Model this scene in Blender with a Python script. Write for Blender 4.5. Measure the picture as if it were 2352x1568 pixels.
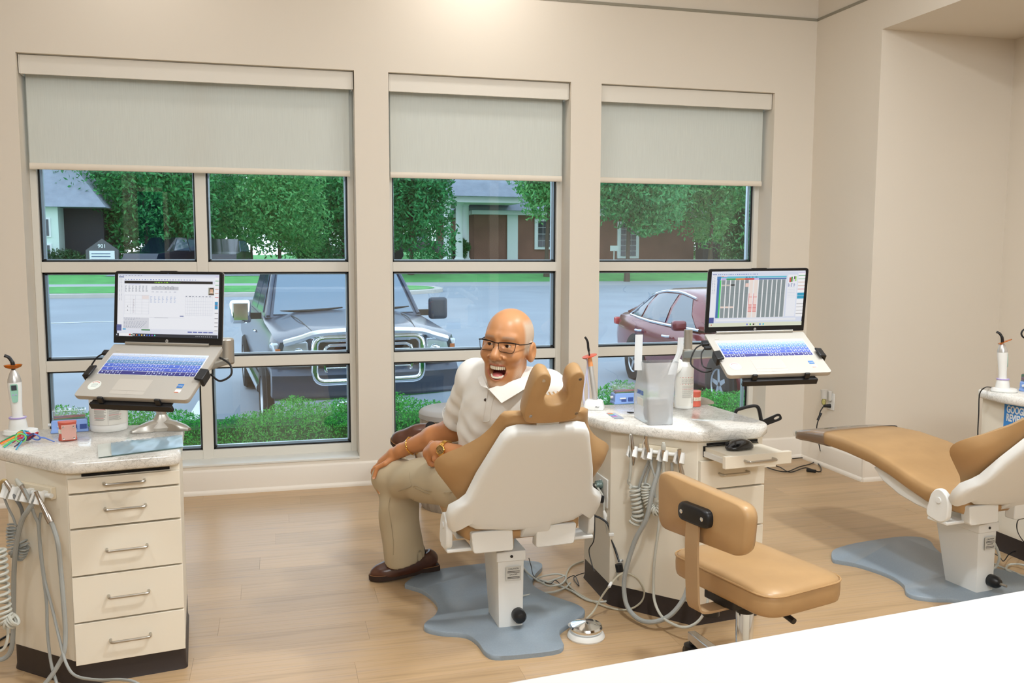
import bpy, bmesh, math, random
import numpy as np
from mathutils import Matrix, Vector
random.seed(7); RNG = np.random.default_rng(7)
S = bpy.context.scene
for o in list(bpy.data.objects): bpy.data.objects.remove(o)
COL = S.collection
V3 = Vector
# ------------------------------------------------------------------ camera, world, lights, exposure
F_PX = 2054.0; CAM_H = 1.5
_p, _y, _r = [math.radians(a) for a in (5.737, 14.773, .168)]
FWD = V3((math.sin(_y)*math.cos(_p), math.cos(_y)*math.cos(_p), -math.sin(_p)))
_R0 = V3((math.cos(_y), -math.sin(_y), 0)); _U0 = _R0.cross(FWD)
RGT = _R0*math.cos(_r) + _U0*math.sin(_r); UPV = _U0*math.cos(_r) - _R0*math.sin(_r)
CAM = V3((0, 0, CAM_H))
cam = bpy.data.cameras.new('camera'); camo = bpy.data.objects.new('camera', cam); COL.objects.link(camo)
cam.sensor_width = 36; cam.lens = F_PX/2352*36; cam.clip_start = .05; cam.clip_end = 500
camo.matrix_world = Matrix(((RGT.x, UPV.x, -FWD.x, 0), (RGT.y, UPV.y, -FWD.y, 0), (RGT.z, UPV.z, -FWD.z, CAM_H), (0, 0, 0, 1)))
S.camera = camo
S.view_settings.view_transform = 'Standard'; S.view_settings.look = 'None'
S.view_settings.gamma = 1; S.view_settings.use_curve_mapping = False
S.view_settings.exposure = -.40
W = bpy.data.worlds.new('overcast_sky'); S.world = W; W.use_nodes = True
_n = W.node_tree; _bg = _n.nodes['Background']
_tc = _n.nodes.new('ShaderNodeTexCoord'); _sx = _n.nodes.new('ShaderNodeSeparateXYZ'); _cr = _n.nodes.new('ShaderNodeValToRGB')
_n.links.new(_tc.outputs['Generated'], _sx.inputs[0]); _n.links.new(_sx.outputs['Z'], _cr.inputs[0]); _n.links.new(_cr.outputs[0], _bg.inputs[0])
_cr.color_ramp.elements[0].color = (.80, .90, 1.0, 1); _cr.color_ramp.elements[1].color = (.62, .80, 1.0, 1)
_bg.inputs[1].default_value = 3.3
def area(name, loc, tgt, size, power, col, sy=None):
    l = bpy.data.lights.new(name, 'AREA'); l.shape = 'RECTANGLE'; l.size = size; l.size_y = sy or size; l.energy = power; l.color = col
    o = bpy.data.objects.new(name, l); COL.objects.link(o); o.location = loc
    o.rotation_euler = (V3(tgt)-V3(loc)).to_track_quat('-Z', 'Y').to_euler(); return o
WARM = (.93, .972, 1.0)
for _x, _yy, _p in ((-1.3, 2.1, 22), (1.15, 1.75, 62), (2.46, 2.6, 60), (-1.3, -1.4, 12), (3.6, -1.4, 12)):
    area('ceiling_panel_light', (_x, _yy, 3.28), (_x, _yy, 0), .2, _p, WARM)
area('bounce_light', (.6, -3.0, 3.22), (.9, 4.6, 1.0), 3.4, 150, (.93, .972, 1), .6)
area('ceiling_bounce_light', (1.0, 2.7, 3.56), (1.0, 2.7, 0), 6.5, 75, (.92, .968, 1), 3.6)
for _x, _p in ((-.75, 3), (1.25, 7)):
    area('wall_washer_light', (_x, 5.15, 3.45), (_x, 5.75, 2.75), .2, _p, (1, .97, .93))
# ------------------------------------------------------------------ projection helpers: a pixel of the photograph to a point at a known depth
def ray(u, v): return FWD + RGT*((u-1176)/F_PX) - UPV*((v-784)/F_PX)
def onz(u, v, z): d = ray(u, v); return CAM + d*((z-CAM_H)/d.z)
def ony(u, v, y): d = ray(u, v); return CAM + d*(y/d.y)
def dep(u, v, t): return CAM + ray(u, v)*t
# ------------------------------------------------------------------ materials
def lin(c): return tuple((x/12.92 if x <= .04045 else ((x+.055)/1.055)**2.4) for x in [v/255 for v in c[:3]]) + (1,)
MATS = {}
def mat(name, rgb=(200,200,200), rough=.5, metal=0., noise=None, bump=None, coat=0, trans=0, emit=None, alpha=1, spec=.5, rnd=0, ior=1.45, attr=None, stretch=None, sss=0, transl=0, coords='Object'):
    if name in MATS: return MATS[name]
    m = bpy.data.materials.new(name); m.use_nodes = True; nt = m.node_tree; b = nt.nodes['Principled BSDF']
    b.inputs['Base Color'].default_value = lin(rgb); b.inputs['Roughness'].default_value = rough; b.inputs['Metallic'].default_value = metal
    b.inputs['Specular IOR Level'].default_value = spec; b.inputs['Coat Weight'].default_value = coat; b.inputs['Coat Roughness'].default_value = .1
    b.inputs['Transmission Weight'].default_value = trans; b.inputs['IOR'].default_value = ior; b.inputs['Alpha'].default_value = alpha
    if sss: b.inputs['Subsurface Weight'].default_value = sss; b.inputs['Subsurface Radius'].default_value = (.012, .006, .004); b.inputs['Subsurface Scale'].default_value = 1
    if emit: b.inputs['Emission Color'].default_value = lin(emit[0]); b.inputs['Emission Strength'].default_value = emit[1]
    L = nt.links.new; N = nt.nodes.new
    tc = None
    def coord():
        nonlocal tc
        if tc is None:
            tc = N('ShaderNodeTexCoord'); mp = N('ShaderNodeMapping'); L(tc.outputs[coords], mp.inputs[0])
            if stretch: mp.inputs['Scale'].default_value = stretch
            tc = mp.outputs[0]
        return tc
    col = None
    if attr:
        a = N('ShaderNodeVertexColor'); a.layer_name = attr; col = a.outputs[0]
    if noise:
        sc, amt = noise[:2]; t = N('ShaderNodeTexNoise'); t.inputs['Scale'].default_value = sc; t.inputs['Detail'].default_value = 5; L(coord(), t.inputs['Vector'])
        r = N('ShaderNodeMapRange'); r.inputs[1].default_value = .3; r.inputs[2].default_value = .7; r.inputs[3].default_value = 1-amt; r.inputs[4].default_value = 1+amt; L(t.outputs[0], r.inputs[0])
        h = N('ShaderNodeHueSaturation'); L(r.outputs[0], h.inputs['Value'])
        if col: L(col, h.inputs['Color'])
        else: h.inputs['Color'].default_value = lin(rgb)
        col = h.outputs[0]
        if len(noise) > 2:
            mx = N('ShaderNodeMix'); mx.data_type = 'RGBA'; L(col, mx.inputs[6]); mx.inputs[7].default_value = lin(noise[2])
            r2 = N('ShaderNodeMapRange'); r2.inputs[1].default_value = noise[3]; r2.inputs[2].default_value = noise[4]; L(t.outputs[0], r2.inputs[0]); L(r2.outputs[0], mx.inputs[0]); col = mx.outputs[2]
    if rnd:
        oi = N('ShaderNodeObjectInfo'); r = N('ShaderNodeMapRange'); r.inputs[3].default_value = 1-rnd; r.inputs[4].default_value = 1+rnd; L(oi.outputs['Random'], r.inputs[0])
        h = N('ShaderNodeHueSaturation'); L(r.outputs[0], h.inputs['Value'])
        if col: L(col, h.inputs['Color'])
        else: h.inputs['Color'].default_value = lin(rgb)
        col = h.outputs[0]
    if col: L(col, b.inputs['Base Color'])
    if bump:
        t = N('ShaderNodeTexNoise'); t.inputs['Scale'].default_value = bump[0]; t.inputs['Detail'].default_value = 4; L(coord(), t.inputs['Vector'])
        bp = N('ShaderNodeBump'); bp.inputs['Strength'].default_value = bump[1]; bp.inputs['Distance'].default_value = bump[2] if len(bump) > 2 else .002; L(t.outputs[0], bp.inputs['Height']); L(bp.outputs[0], b.inputs['Normal'])
    if transl:
        out = nt.nodes['Material Output']; tr = N('ShaderNodeBsdfTranslucent'); tr.inputs[0].default_value = lin(rgb); ms = N('ShaderNodeMixShader'); ms.inputs[0].default_value = transl
        if col: L(col, tr.inputs[0])
        L(b.outputs[0], ms.inputs[1]); L(tr.outputs[0], ms.inputs[2]); L(ms.outputs[0], out.inputs[0])
    MATS[name] = m; return m
def glass_mat(name, tint=(.94, .98, .97), ior=1.5, rough=0.0, boost=0.0, haze=None):
    m = bpy.data.materials.new(name); m.use_nodes = True; nt = m.node_tree; nt.nodes.remove(nt.nodes['Principled BSDF'])
    N = nt.nodes.new; L = nt.links.new
    t = N('ShaderNodeBsdfTransparent'); t.inputs[0].default_value = tint + (1,); g = N('ShaderNodeBsdfGlossy'); g.inputs['Roughness'].default_value = rough
    fr = N('ShaderNodeFresnel'); fr.inputs[0].default_value = ior; ms = N('ShaderNodeMixShader')
    ad = N('ShaderNodeMath'); ad.inputs[1].default_value = boost; L(fr.outputs[0], ad.inputs[0]); L(ad.outputs[0], ms.inputs[0])
    a = t.outputs[0]
    if haze:
        d = N('ShaderNodeBsdfDiffuse'); d.inputs[0].default_value = lin(haze[0]); m2 = N('ShaderNodeMixShader'); m2.inputs[0].default_value = haze[1]; L(a, m2.inputs[1]); L(d.outputs[0], m2.inputs[2]); a = m2.outputs[0]
    L(a, ms.inputs[1]); L(g.outputs[0], ms.inputs[2]); L(ms.outputs[0], nt.nodes['Material Output'].inputs[0]); MATS[name] = m; return m
# ------------------------------------------------------------------ object helpers
def link(o, parent=None):
    COL.objects.link(o)
    if parent is not None:
        o.parent = parent; o.matrix_parent_inverse = Matrix.Translation(-parent['_o']) if False else world_of(parent).inverted()
    return o
def world_of(o):
    return o.matrix_basis.copy() if o.parent is None else world_of(o.parent) @ o.matrix_parent_inverse @ o.matrix_basis
def tag(o, label=None, cat=None, group=None, kind=None):
    for k, v in (('label', label), ('category', cat), ('group', group), ('kind', kind)):
        if v: o[k] = v
    return o
def thing(name, label, cat, loc=(0, 0, 0), group=None, rz=0):
    o = bpy.data.objects.new(name, None); COL.objects.link(o); o.location = loc; o.rotation_euler = (0, 0, rz); o.empty_display_size = .05
    return tag(o, label, cat, group)
class MB:
    """collects shapes into one mesh; self.M is the current local-to-world matrix"""
    def __init__(s, M=None): s.v = []; s.f = []; s.m = []; s.M = M or Matrix.Identity(4); s.mi = 0
    def add(s, vs, fs):
        b = len(s.v); s.v += [tuple(s.M @ V3(p)) for p in vs]; s.f += [tuple(i+b for i in f) for f in fs]; s.m += [s.mi]*len(fs); return s
    def box(s, c, d, R=None):
        x, y, z = d[0]/2, d[1]/2, d[2]/2; c = V3(c)
        vs = [V3((a*x, b*y, e*z)) for a in (-1, 1) for b in (-1, 1) for e in (-1, 1)]
        if R is not None: vs = [R @ p for p in vs]
        return s.add([p+c for p in vs], [(0,1,3,2),(4,6,7,5),(0,4,5,1),(2,3,7,6),(0,2,6,4),(1,5,7,3)])
    def bb(s, a, b): return s.box([(a[i]+b[i])/2 for i in range(3)], [abs(b[i]-a[i]) for i in range(3)])
    def prism(s, poly, z0, z1, top=None):
        n = len(poly); top = top or poly
        vs = [(p[0], p[1], z0) for p in poly] + [(p[0], p[1], z1) for p in top]
        return s.add(vs, [tuple(range(n))[::-1], tuple(range(n, 2*n))] + [(i, (i+1) % n, n+(i+1) % n, n+i) for i in range(n)])
    def rings(s, rs, caps=True, closed=True):
        n = len(rs[0]); vs = [p for r in rs for p in r]; fs = []
        for k in range(len(rs)-1):
            for i in range(n if closed else n-1):
                j = (i+1) % n; fs.append((k*n+i, k*n+j, (k+1)*n+j, (k+1)*n+i))
        if caps and closed: fs += [tuple(range(n))[::-1], tuple(range((len(rs)-1)*n, len(rs)*n))]
        return s.add(vs, fs)
    def cyl(s, a, b, r0, r1=None, n=16):
        r1 = r0 if r1 is None else r1; a, b = V3(a), V3(b); d = (b-a).normalized(); u = d.orthogonal().normalized(); w = d.cross(u)
        return s.rings([[p+(u*math.cos(t)+w*math.sin(t))*r for t in [2*math.pi*i/n for i in range(n)]] for p, r in ((a, r0), (b, r1))])
    def lathe(s, prof, c=(0, 0, 0), n=24, R=None, sx=1, sy=1):
        c = V3(c); rs = []
        for r, z in prof:
            ring = [V3((r*sx*math.cos(2*math.pi*i/n), r*sy*math.sin(2*math.pi*i/n), z)) for i in range(n)]
            rs.append([(R @ p if R is not None else p)+c for p in ring])
        return s.rings(rs)
    def tube(s, path, r, n=8, closed=False, ell=None):
        P = [V3(p) for p in path]; k = len(P); rr = r if hasattr(r, '__len__') else [r]*k; rs = []; u = None
        for i in range(k):
            a = P[(i-1) % k] if (i > 0 or closed) else P[i]; b = P[(i+1) % k] if (i < k-1 or closed) else P[i]
            d = (b-a)
            d = d.normalized() if d.length > 1e-9 else V3((0, 0, 1))
            u = d.orthogonal().normalized() if u is None else (u - d*u.dot(d)).normalized()
            w = d.cross(u); e = ell or (1, 1)
            rs.append([P[i]+(u*math.cos(t)*e[0]+w*math.sin(t)*e[1])*rr[i] for t in [2*math.pi*j/n for j in range(n)]])
        if closed: rs.append(rs[0])
        return s.rings(rs, caps=not closed)
    def sph(s, c, r, n=12, sc=(1, 1, 1)):
        return s.rings([[V3(c)+V3((math.sin(a)*math.cos(b)*sc[0], math.sin(a)*math.sin(b)*sc[1], math.cos(a)*sc[2]))*r for b in [2*math.pi*j/n for j in range(n)]] for a in [math.pi*(i+.02)/(n//2+.04) for i in range(n//2+1)]])
    def build(s, name, mats, parent=None, bevel=0, smooth=True, seg=2, ang=35, sub=0):
        me = bpy.data.meshes.new(name); me.from_pydata(s.v, [], s.f)
        mats = mats if isinstance(mats, (list, tuple)) else [mats]
        for m in mats: me.materials.append(m)
        if len(mats) > 1: me.polygons.foreach_set('material_index', s.m)
        bm = bmesh.new(); bm.from_mesh(me); bmesh.ops.recalc_face_normals(bm, faces=bm.faces); bm.to_mesh(me); bm.free()
        if smooth:
            me.polygons.foreach_set('use_smooth', [True]*len(me.polygons)); me.set_sharp_from_angle(angle=math.radians(ang))
        o = bpy.data.objects.new(name, me); link(o, parent)
        if bevel:
            b = o.modifiers.new('bevel', 'BEVEL'); b.width = bevel; b.segments = seg; b.limit_method = 'ANGLE'; b.angle_limit = math.radians(40); b.harden_normals = False
        if sub:
            b = o.modifiers.new('sub', 'SUBSURF'); b.levels = sub; b.render_levels = sub
        return o
def spline(pts, n=8, closed=False):
    P = [V3(p) for p in pts]; k = len(P); out = []
    for i in range(k if closed else k-1):
        g = lambda j: P[j % k] if closed else P[max(0, min(k-1, j))]
        a, b, c, d = g(i-1), g(i), g(i+1), g(i+2)
        for q in range(n):
            t = q/n; out.append(.5*((2*b)+(c-a)*t+(2*a-5*b+4*c-d)*t*t+(3*b-a-3*c+d)*t**3))
    if not closed: out.append(P[-1])
    return out
def rpoly(pts, r, n=5):
    """rounded 2-D polygon"""
    out = []; k = len(pts); rr = r if hasattr(r, '__len__') else [r]*k
    for i in range(k):
        p = np.array(pts[i], float); a = np.array(pts[i-1], float); b = np.array(pts[(i+1) % k], float)
        da = (a-p); la = np.hypot(*da); da /= la; db = (b-p); lb = np.hypot(*db); db /= lb; q = min(rr[i], la*.45, lb*.45)
        if q < 1e-5: out.append(tuple(p)); continue
        for j in range(n+1):
            t = j/n; out.append(tuple((1-t)**2*(p+da*q)+2*t*(1-t)*p+t*t*(p+db*q)))
    return out
def text(body, size, M, material, parent, name='lettering', ext=.0004, align='CENTER', bold=0, sx=1):
    c = bpy.data.curves.new(name, 'FONT'); c.body = body; c.size = size; c.extrude = ext; c.align_x = align; c.align_y = 'CENTER'; c.offset = bold
    t = bpy.data.objects.new(name, c); COL.objects.link(t); bpy.context.view_layer.update()
    me = bpy.data.meshes.new_from_object(t.evaluated_get(bpy.context.evaluated_depsgraph_get())); COL.objects.unlink(t); bpy.data.objects.remove(t)
    me.transform(M @ Matrix.Diagonal((sx, 1, 1, 1))); me.materials.clear(); me.materials.append(material); o = bpy.data.objects.new(name, me); link(o, parent); return o
def frame(o, x, y, z=None):
    """matrix with origin o and axes x, y (z = x cross y)"""
    x = V3(x).normalized(); y = (V3(y)-x*V3(y).dot(x)).normalized(); z = x.cross(y)
    return Matrix(((x.x, y.x, z.x, o[0]), (x.y, y.y, z.y, o[1]), (x.z, y.z, z.z, o[2]), (0, 0, 0, 1)))
def copies(src, M, label=None, group=None):
    """a copy of a thing with its parts and sub-parts, moved by matrix M"""
    def rec(o, par):
        c = o.copy(); COL.objects.link(c)
        if par: c.parent = par
        for ch in o.children: rec(ch, c)
        return c
    c = rec(src, None); c.matrix_basis = M @ src.matrix_basis
    if label: c['label'] = label
    if group: c['group'] = group
    return c
# ------------------------------------------------------------------ surface from a distance field (for soft organic shapes)
def sdf_mesh(fn, lo, hi, h):
    lo = np.array(lo, float); hi = np.array(hi, float); n = np.maximum(np.ceil((hi-lo)/h).astype(int)+1, 3)
    ax = [lo[i]+h*np.arange(n[i]) for i in range(3)]
    X, Y, Z = np.meshgrid(*ax, indexing='ij'); D = fn(X.astype(np.float32), Y.astype(np.float32), Z.astype(np.float32)); In = D < 0
    c = np.zeros(tuple(n-1), int); acc = np.zeros(tuple(n-1)+(3,)); cnt = np.zeros(tuple(n-1))
    sl = lambda o: tuple(slice(o[i], n[i]-1+o[i]) for i in range(3))
    cor = [(i, j, k) for i in (0, 1) for j in (0, 1) for k in (0, 1)]
    for a in cor:
        for d in range(3):
            if a[d]: continue
            b = list(a); b[d] = 1; b = tuple(b)
            x = In[sl(a)] != In[sl(b)]; da = D[sl(a)]; db = D[sl(b)]
            with np.errstate(divide='ignore', invalid='ignore'): t = np.where(x, da/(da-db), 0)
            for q in range(3): acc[..., q] += np.where(x, a[q]+(t if q == d else 0), 0)
            cnt += x
    act = cnt > 0; idx = -np.ones(tuple(n-1), int); idx[act] = np.arange(act.sum())
    ijk = np.argwhere(act); vs = lo + h*(ijk + acc[act]/cnt[act][:, None]); fs = []
    for d in range(3):
        e = [slice(None)]*3; e2 = [slice(None)]*3; e[d] = slice(0, n[d]-1); e2[d] = slice(1, n[d])
        x = In[tuple(e)] != In[tuple(e2)]; u, w = (d+1) % 3, (d+2) % 3
        P = np.argwhere(x); ok = (P[:, u] > 0) & (P[:, w] > 0) & (P[:, u] < n[u]-1) & (P[:, w] < n[w]-1); P = P[ok]
        ins = In[tuple(P.T)]
        def g(du, dw):
            Q = P.copy(); Q[:, u] -= du; Q[:, w] -= dw; return idx[tuple(Q.T)]
        q = np.stack([g(1, 1), g(0, 1), g(0, 0), g(1, 0)], 1); q[~ins] = q[~ins][:, ::-1]; fs.append(q)
    return vs, np.concatenate(fs)
def np_obj(name, vs, fs, mats, parent=None, smooth=True, col=None, mi=None):
    me = bpy.data.meshes.new(name); nv, nf, k = len(vs), len(fs), fs.shape[1]
    me.vertices.add(nv); me.vertices.foreach_set('co', np.asarray(vs, np.float32).ravel()); me.loops.add(nf*k); me.loops.foreach_set('vertex_index', fs.astype(np.int32).ravel())
    me.polygons.add(nf); me.polygons.foreach_set('loop_start', np.arange(0, nf*k, k, dtype=np.int32)); me.polygons.foreach_set('use_smooth', [smooth]*nf)
    for m in (mats if isinstance(mats, (list, tuple)) else [mats]): me.materials.append(m)
    if mi is not None: me.polygons.foreach_set('material_index', np.asarray(mi, np.int32))
    me.update(calc_edges=True)
    if col is not None:
        a = me.color_attributes.new('Col', 'FLOAT_COLOR', 'POINT'); a.data.foreach_set('color', np.concatenate([col, np.ones((nv, 1))], 1).astype(np.float32).ravel())
    o = bpy.data.objects.new(name, me); link(o, parent); return o
# distance-field pieces (all take arrays)
def d_ell(X, Y, Z, c, r):
    a, b, e = (X-c[0])/r[0], (Y-c[1])/r[1], (Z-c[2])/r[2]; k = np.sqrt(a*a+b*b+e*e); g = np.sqrt((a/r[0])**2+(b/r[1])**2+(e/r[2])**2)+1e-9
    return k*(k-1)/g
def d_cap(X, Y, Z, a, b, ra, rb):
    a = np.array(a, float); b = np.array(b, float); d = b-a; t = np.clip(((X-a[0])*d[0]+(Y-a[1])*d[1]+(Z-a[2])*d[2])/(d@d), 0, 1)
    return np.sqrt((X-a[0]-t*d[0])**2+(Y-a[1]-t*d[1])**2+(Z-a[2]-t*d[2])**2)-(ra+(rb-ra)*t)
def d_box(X, Y, Z, c, hx, r, M=None):
    x, y, z = X-c[0], Y-c[1], Z-c[2]
    if M is not None: M = np.array(M); x, y, z = [M[i][0]*x+M[i][1]*y+M[i][2]*z for i in range(3)]
    qx, qy, qz = np.abs(x)-hx[0]+r, np.abs(y)-hx[1]+r, np.abs(z)-hx[2]+r
    return np.sqrt(np.maximum(qx, 0)**2+np.maximum(qy, 0)**2+np.maximum(qz, 0)**2)+np.minimum(np.maximum(qx, np.maximum(qy, qz)), 0)-r
def smin(a, b, k): h = np.clip(.5+.5*(b-a)/k, 0, 1); return b+(a-b)*h-k*h*(1-h)
def smax(a, b, k): return -smin(-a, -b, k)
# ------------------------------------------------------------------ room shell
YW, XR, YN, XN, ZT, ZC = 5.712, 3.717, 5.0, 4.73, 3.125, 3.6
SILL, HEAD = .184, 2.609
OPEN = [(-1.39, .495), (.705, 1.903), (2.115, 3.402)]
m_wall = mat('wall_paint', (228, 219, 205), .85, bump=(180, .12, .001), spec=.2)
m_ceil = mat('ceiling_paint', (236, 230, 220), .9, spec=.2)
m_trim = mat('trim_paint', (236, 228, 216), .45)
m_frame = mat('window_frame_paint', (226, 222, 212), .45)
m_gask = mat('black_gasket', (16, 18, 20), .5)
m_glass = glass_mat('window_glass', (.93, .96, .97), 1.5, 0, .03)
m_alu = mat('bare_aluminium_edge', (200, 212, 225), .35, .6)
def struct(o, label=None): return tag(o, label, None, None, 'structure')
w = MB(); xs = [-4.2] + [v for o in OPEN for v in o] + [XR]
for i in range(0, 8, 2): w.bb((xs[i], YW, 0), (xs[i+1], YW+.24, ZT))
for a, b in OPEN: w.bb((a, YW, 0), (b, YW+.24, SILL)); w.bb((a, YW, HEAD), (b, YW+.24, ZT))
w.bb((-4.2, YW+.012, ZT), (XR+.012, YW+.24, ZC)); struct(w.build('wall_back', m_wall), 'beige window wall with three tall window openings')
w = MB(); w.bb((XR, YN, 0), (XR+.3, YW+.24, ZT)); w.bb((XR, -8, 2.896), (XR+1.3, YN, ZT)); w.bb((XR+.012, -8, ZT), (XR+.3, YW+.24, ZC))
struct(w.build('wall_right', m_wall), 'short beige wall beside the window corner with lowered soffit over niche')
w = MB(); w.bb((XR+.3, YN, 0), (XN+.2, YN+.2, 2.896)); struct(w.build('wall_niche', m_wall), 'beige wall of the niche behind the reclined chair')
w = MB(); w.bb((XN, -8, 0), (XN+.2, YN, 2.9)); struct(w.build('wall_far_right', m_wall), 'right hand beige wall of the niche')
w = MB(); w.bb((-4.4, -8, 0), (-4.2, YW+.24, ZC)); struct(w.build('wall_left', m_wall), 'left beige wall')
w = MB(); w.bb((-4.4, -8.2, 0), (XN+.2, -8, ZC)); struct(w.build('wall_front', m_wall), 'beige wall behind the camera')
w = MB(); w.bb((-4.4, -8.2, ZC), (XN+.3, YW+.24, ZC+.1)); struct(w.build('ceiling', m_ceil), 'off-white ceiling')
w = MB(); w.bb((-4.2, YW-.004, ZT-.012), (XR, YW+.012, ZT+.006)); struct(w.build('trim_1', mat('shadow_reveal', (150, 145, 130), .7)), 'thin shadow reveal line high on the window wall')
w = MB(); w.bb((XR-.004, -8, ZT-.012), (XR+.012, YW, ZT+.006)); struct(w.build('trim_2', MATS['shadow_reveal']), 'thin shadow reveal line above the soffit')
def baseboard(name, a, b, nrm, label):
    a, b = V3(a), V3(b); d = (b-a).normalized(); n = V3(nrm); M = Matrix.Translation(a)
    prof = [(0, 0), (.028, 0), (.028, .010), (.024, .022), (.016, .028), (.016, .142), (.013, .149), (.006, .155), (0, .155)]
    w = MB(); w.rings([[a+n*q[0]+V3((0, 0, q[1])) for q in prof], [b+n*q[0]+V3((0, 0, q[1])) for q in prof]]); struct(w.build(name, m_trim), label)
baseboard('baseboard_back', (-4.2, YW, 0), (XR, YW, 0), (0, -1, 0), 'white baseboard under the windows')
baseboard('baseboard_right', (XR, YW, 0), (XR, YN-.017, 0), (-1, 0, 0), 'white baseboard on the short corner wall')
baseboard('baseboard_niche', (XR-.017, YN, 0), (XN, YN, 0), (0, -1, 0), 'white baseboard in the niche')
# floor of vinyl oak planks
m_plank = mat('oak_vinyl', (194, 162, 122), .33, noise=(4.5, .26, (164, 140, 114), .47, .70), bump=(9, .15, .0012), rnd=.07, stretch=(.28, 9, 1), coords='Generated' if False else 'Object')
fl = MB().bb((-4.4, -8.2, -.12), (XN+.3, YW+.24, -.004)).build('floor', mat('subfloor', (150, 122, 92), .6)); struct(fl, 'oak look vinyl plank floor')
PL, PW = 1.22, .18
pm = None; k = 0
for j in range(25):
    y1 = YW-.002-j*PW; off = (j*.47) % 1.0*PL
    for i in range(7):
        x0 = -2.9+off-PL+i*PL; x0 -= .0; k += 1
        if x0 > XN or x0+PL < -2.6: continue
        if pm is None:
            b = MB().bb((-PL/2+.0003, -PW/2+.0003, -.004), (PL/2-.0003, PW/2-.0003, 0)); o = b.build('plank', m_plank, None, smooth=False); pm = o.data; COL.objects.unlink(o); bpy.data.objects.remove(o)
        o = bpy.data.objects.new('plank', pm); COL.objects.link(o); o.parent = fl; o.location = (x0+PL/2, y1-PW/2, 0)
        if k % 2: o.rotation_euler = (0, 0, math.pi)
y_end = YW-25*PW
MB().bb((-4.2, -8, -.004), (XN, y_end, 0)).build('plank_field', m_plank, fl)
# windows
YF, YG = 5.885, 5.925
MUL = {0: [(-.472, -.406)], 1: [], 2: []}; RAIL = [(.768, .833), (1.367, 1.43)]
for wi, (a, b) in enumerate(OPEN):
    win = thing('window_%d' % (wi+1), None, None, ((a+b)/2, YF, SILL)); tag(win, ['wide left window with two columns of panes', 'middle window behind the seated man', 'right window with red car outside'][wi], kind='structure')
    ca = [a+.038]+[v for m in MUL[wi] for v in m]+[b-.038]; za = [.24, .768, .833, 1.367, 1.43, 2.57]
    m = MB(); m.bb((a, YF, SILL), (a+.038, YF+.06, HEAD)); m.bb((b-.038, YF, SILL), (b, YF+.06, HEAD)); m.bb((a+.038, YF, SILL), (b-.038, YF+.06, .24)); m.bb((a+.038, YF, 2.57), (b-.038, YF+.06, HEAD)); m.build('window_frame', m_frame, win, bevel=.003)
    for x0, x1 in MUL[wi]: MB().bb((x0, YF-.002, SILL), (x1, YF+.06, HEAD)).build('mullion', m_frame, win, bevel=.003)
    for c in range(0, len(ca), 2):
        for z0, z1 in RAIL: MB().bb((ca[c], YF, z0), (ca[c+1], YF+.06, z1)).build('rail', m_frame, win, bevel=.003)
        for q in range(0, 6, 2):
            x0, x1, z0, z1 = ca[c], ca[c+1], za[q], za[q+1]; g = .010
            pn = MB().bb((x0+.003, YG, z0+.003), (x1-.003, YG+.006, z1-.003)).build('pane', m_glass, win)
            m = MB()
            for (p0, p1) in (((x0, z0), (x1, z0+g)), ((x0, z1-g), (x1, z1)), ((x0, z0), (x0+g, z1)), ((x1-g, z0), (x1, z1))): m.bb((p0[0], YG-.012, p0[1]), (p1[0], YG-.001, p1[1]))
            m.build('gasket', m_gask, pn)
            m = MB(); g = .017
            for (p0, p1) in (((x0, z0), (x1, z0+g)), ((x0, z1-g), (x1, z1)), ((x0, z0), (x0+g, z1)), ((x1-g, z0), (x1, z1))): m.bb((p0[0], YG+.03, p0[1]), (p1[0], YG+.055, p1[1]))
            m.build('outer_glazing_bead', m_alu, pn)
m_sill = mat('sill_paint', (226, 226, 220), .4)
for wi, (a, b) in enumerate(OPEN): struct(MB().bb((a, YW-.004, SILL-.01), (b, YF, SILL+.003)).build('trim_%d' % (wi+3), m_sill, bevel=.002), 'pale sill board of the %s window' % ('left', 'middle', 'right')[wi])
# roller blinds
m_fab = mat('blind_fabric', (234, 236, 229), .9, transl=.3, noise=(220, .03), bump=(500, .1, .0005), stretch=(1, 1, .03))
m_val = mat('blind_fascia', (228, 222, 210), .5)
for (a, b), nm in zip(OPEN, ('wide roller blind half drawn over the left window', 'narrow roller blind half drawn over the middle window behind the man', 'narrow roller blind half drawn over the right window by the wall corner')):
    t = thing('roller_blind', nm, 'blind', ((a+b)/2, 5.8, 2.5), 'roller blinds')
    MB().bb((a+.012, 5.742, 2.497), (b-.012, 5.752, 2.604)).build('fascia', m_val, t, bevel=.002)
    MB().bb((a+.006, 5.742, 2.5), (a+.012, 5.85, 2.604)).build('end_bracket', m_val, t); MB().bb((b-.012, 5.742, 2.5), (b-.006, 5.85, 2.604)).build('end_bracket', m_val, t)
    MB().bb((a+.022, 5.818, 1.99), (b-.028, 5.8195, 2.56)).build('fabric', m_fab, t)
    MB().cyl((a+.02, 5.819, 2.555), (b-.02, 5.819, 2.555), .022).build('roller_tube', m_val, t)
    MB().rings([[V3((x, 5.819+.009*math.cos(q), 1.988+.019*math.sin(q))) for q in [2*math.pi*i/12 for i in range(12)]] for x in (a+.02, b-.026)]).build('hem_bar', mat('hem_bar_paint', (232, 222, 206), .5), t)
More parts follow.
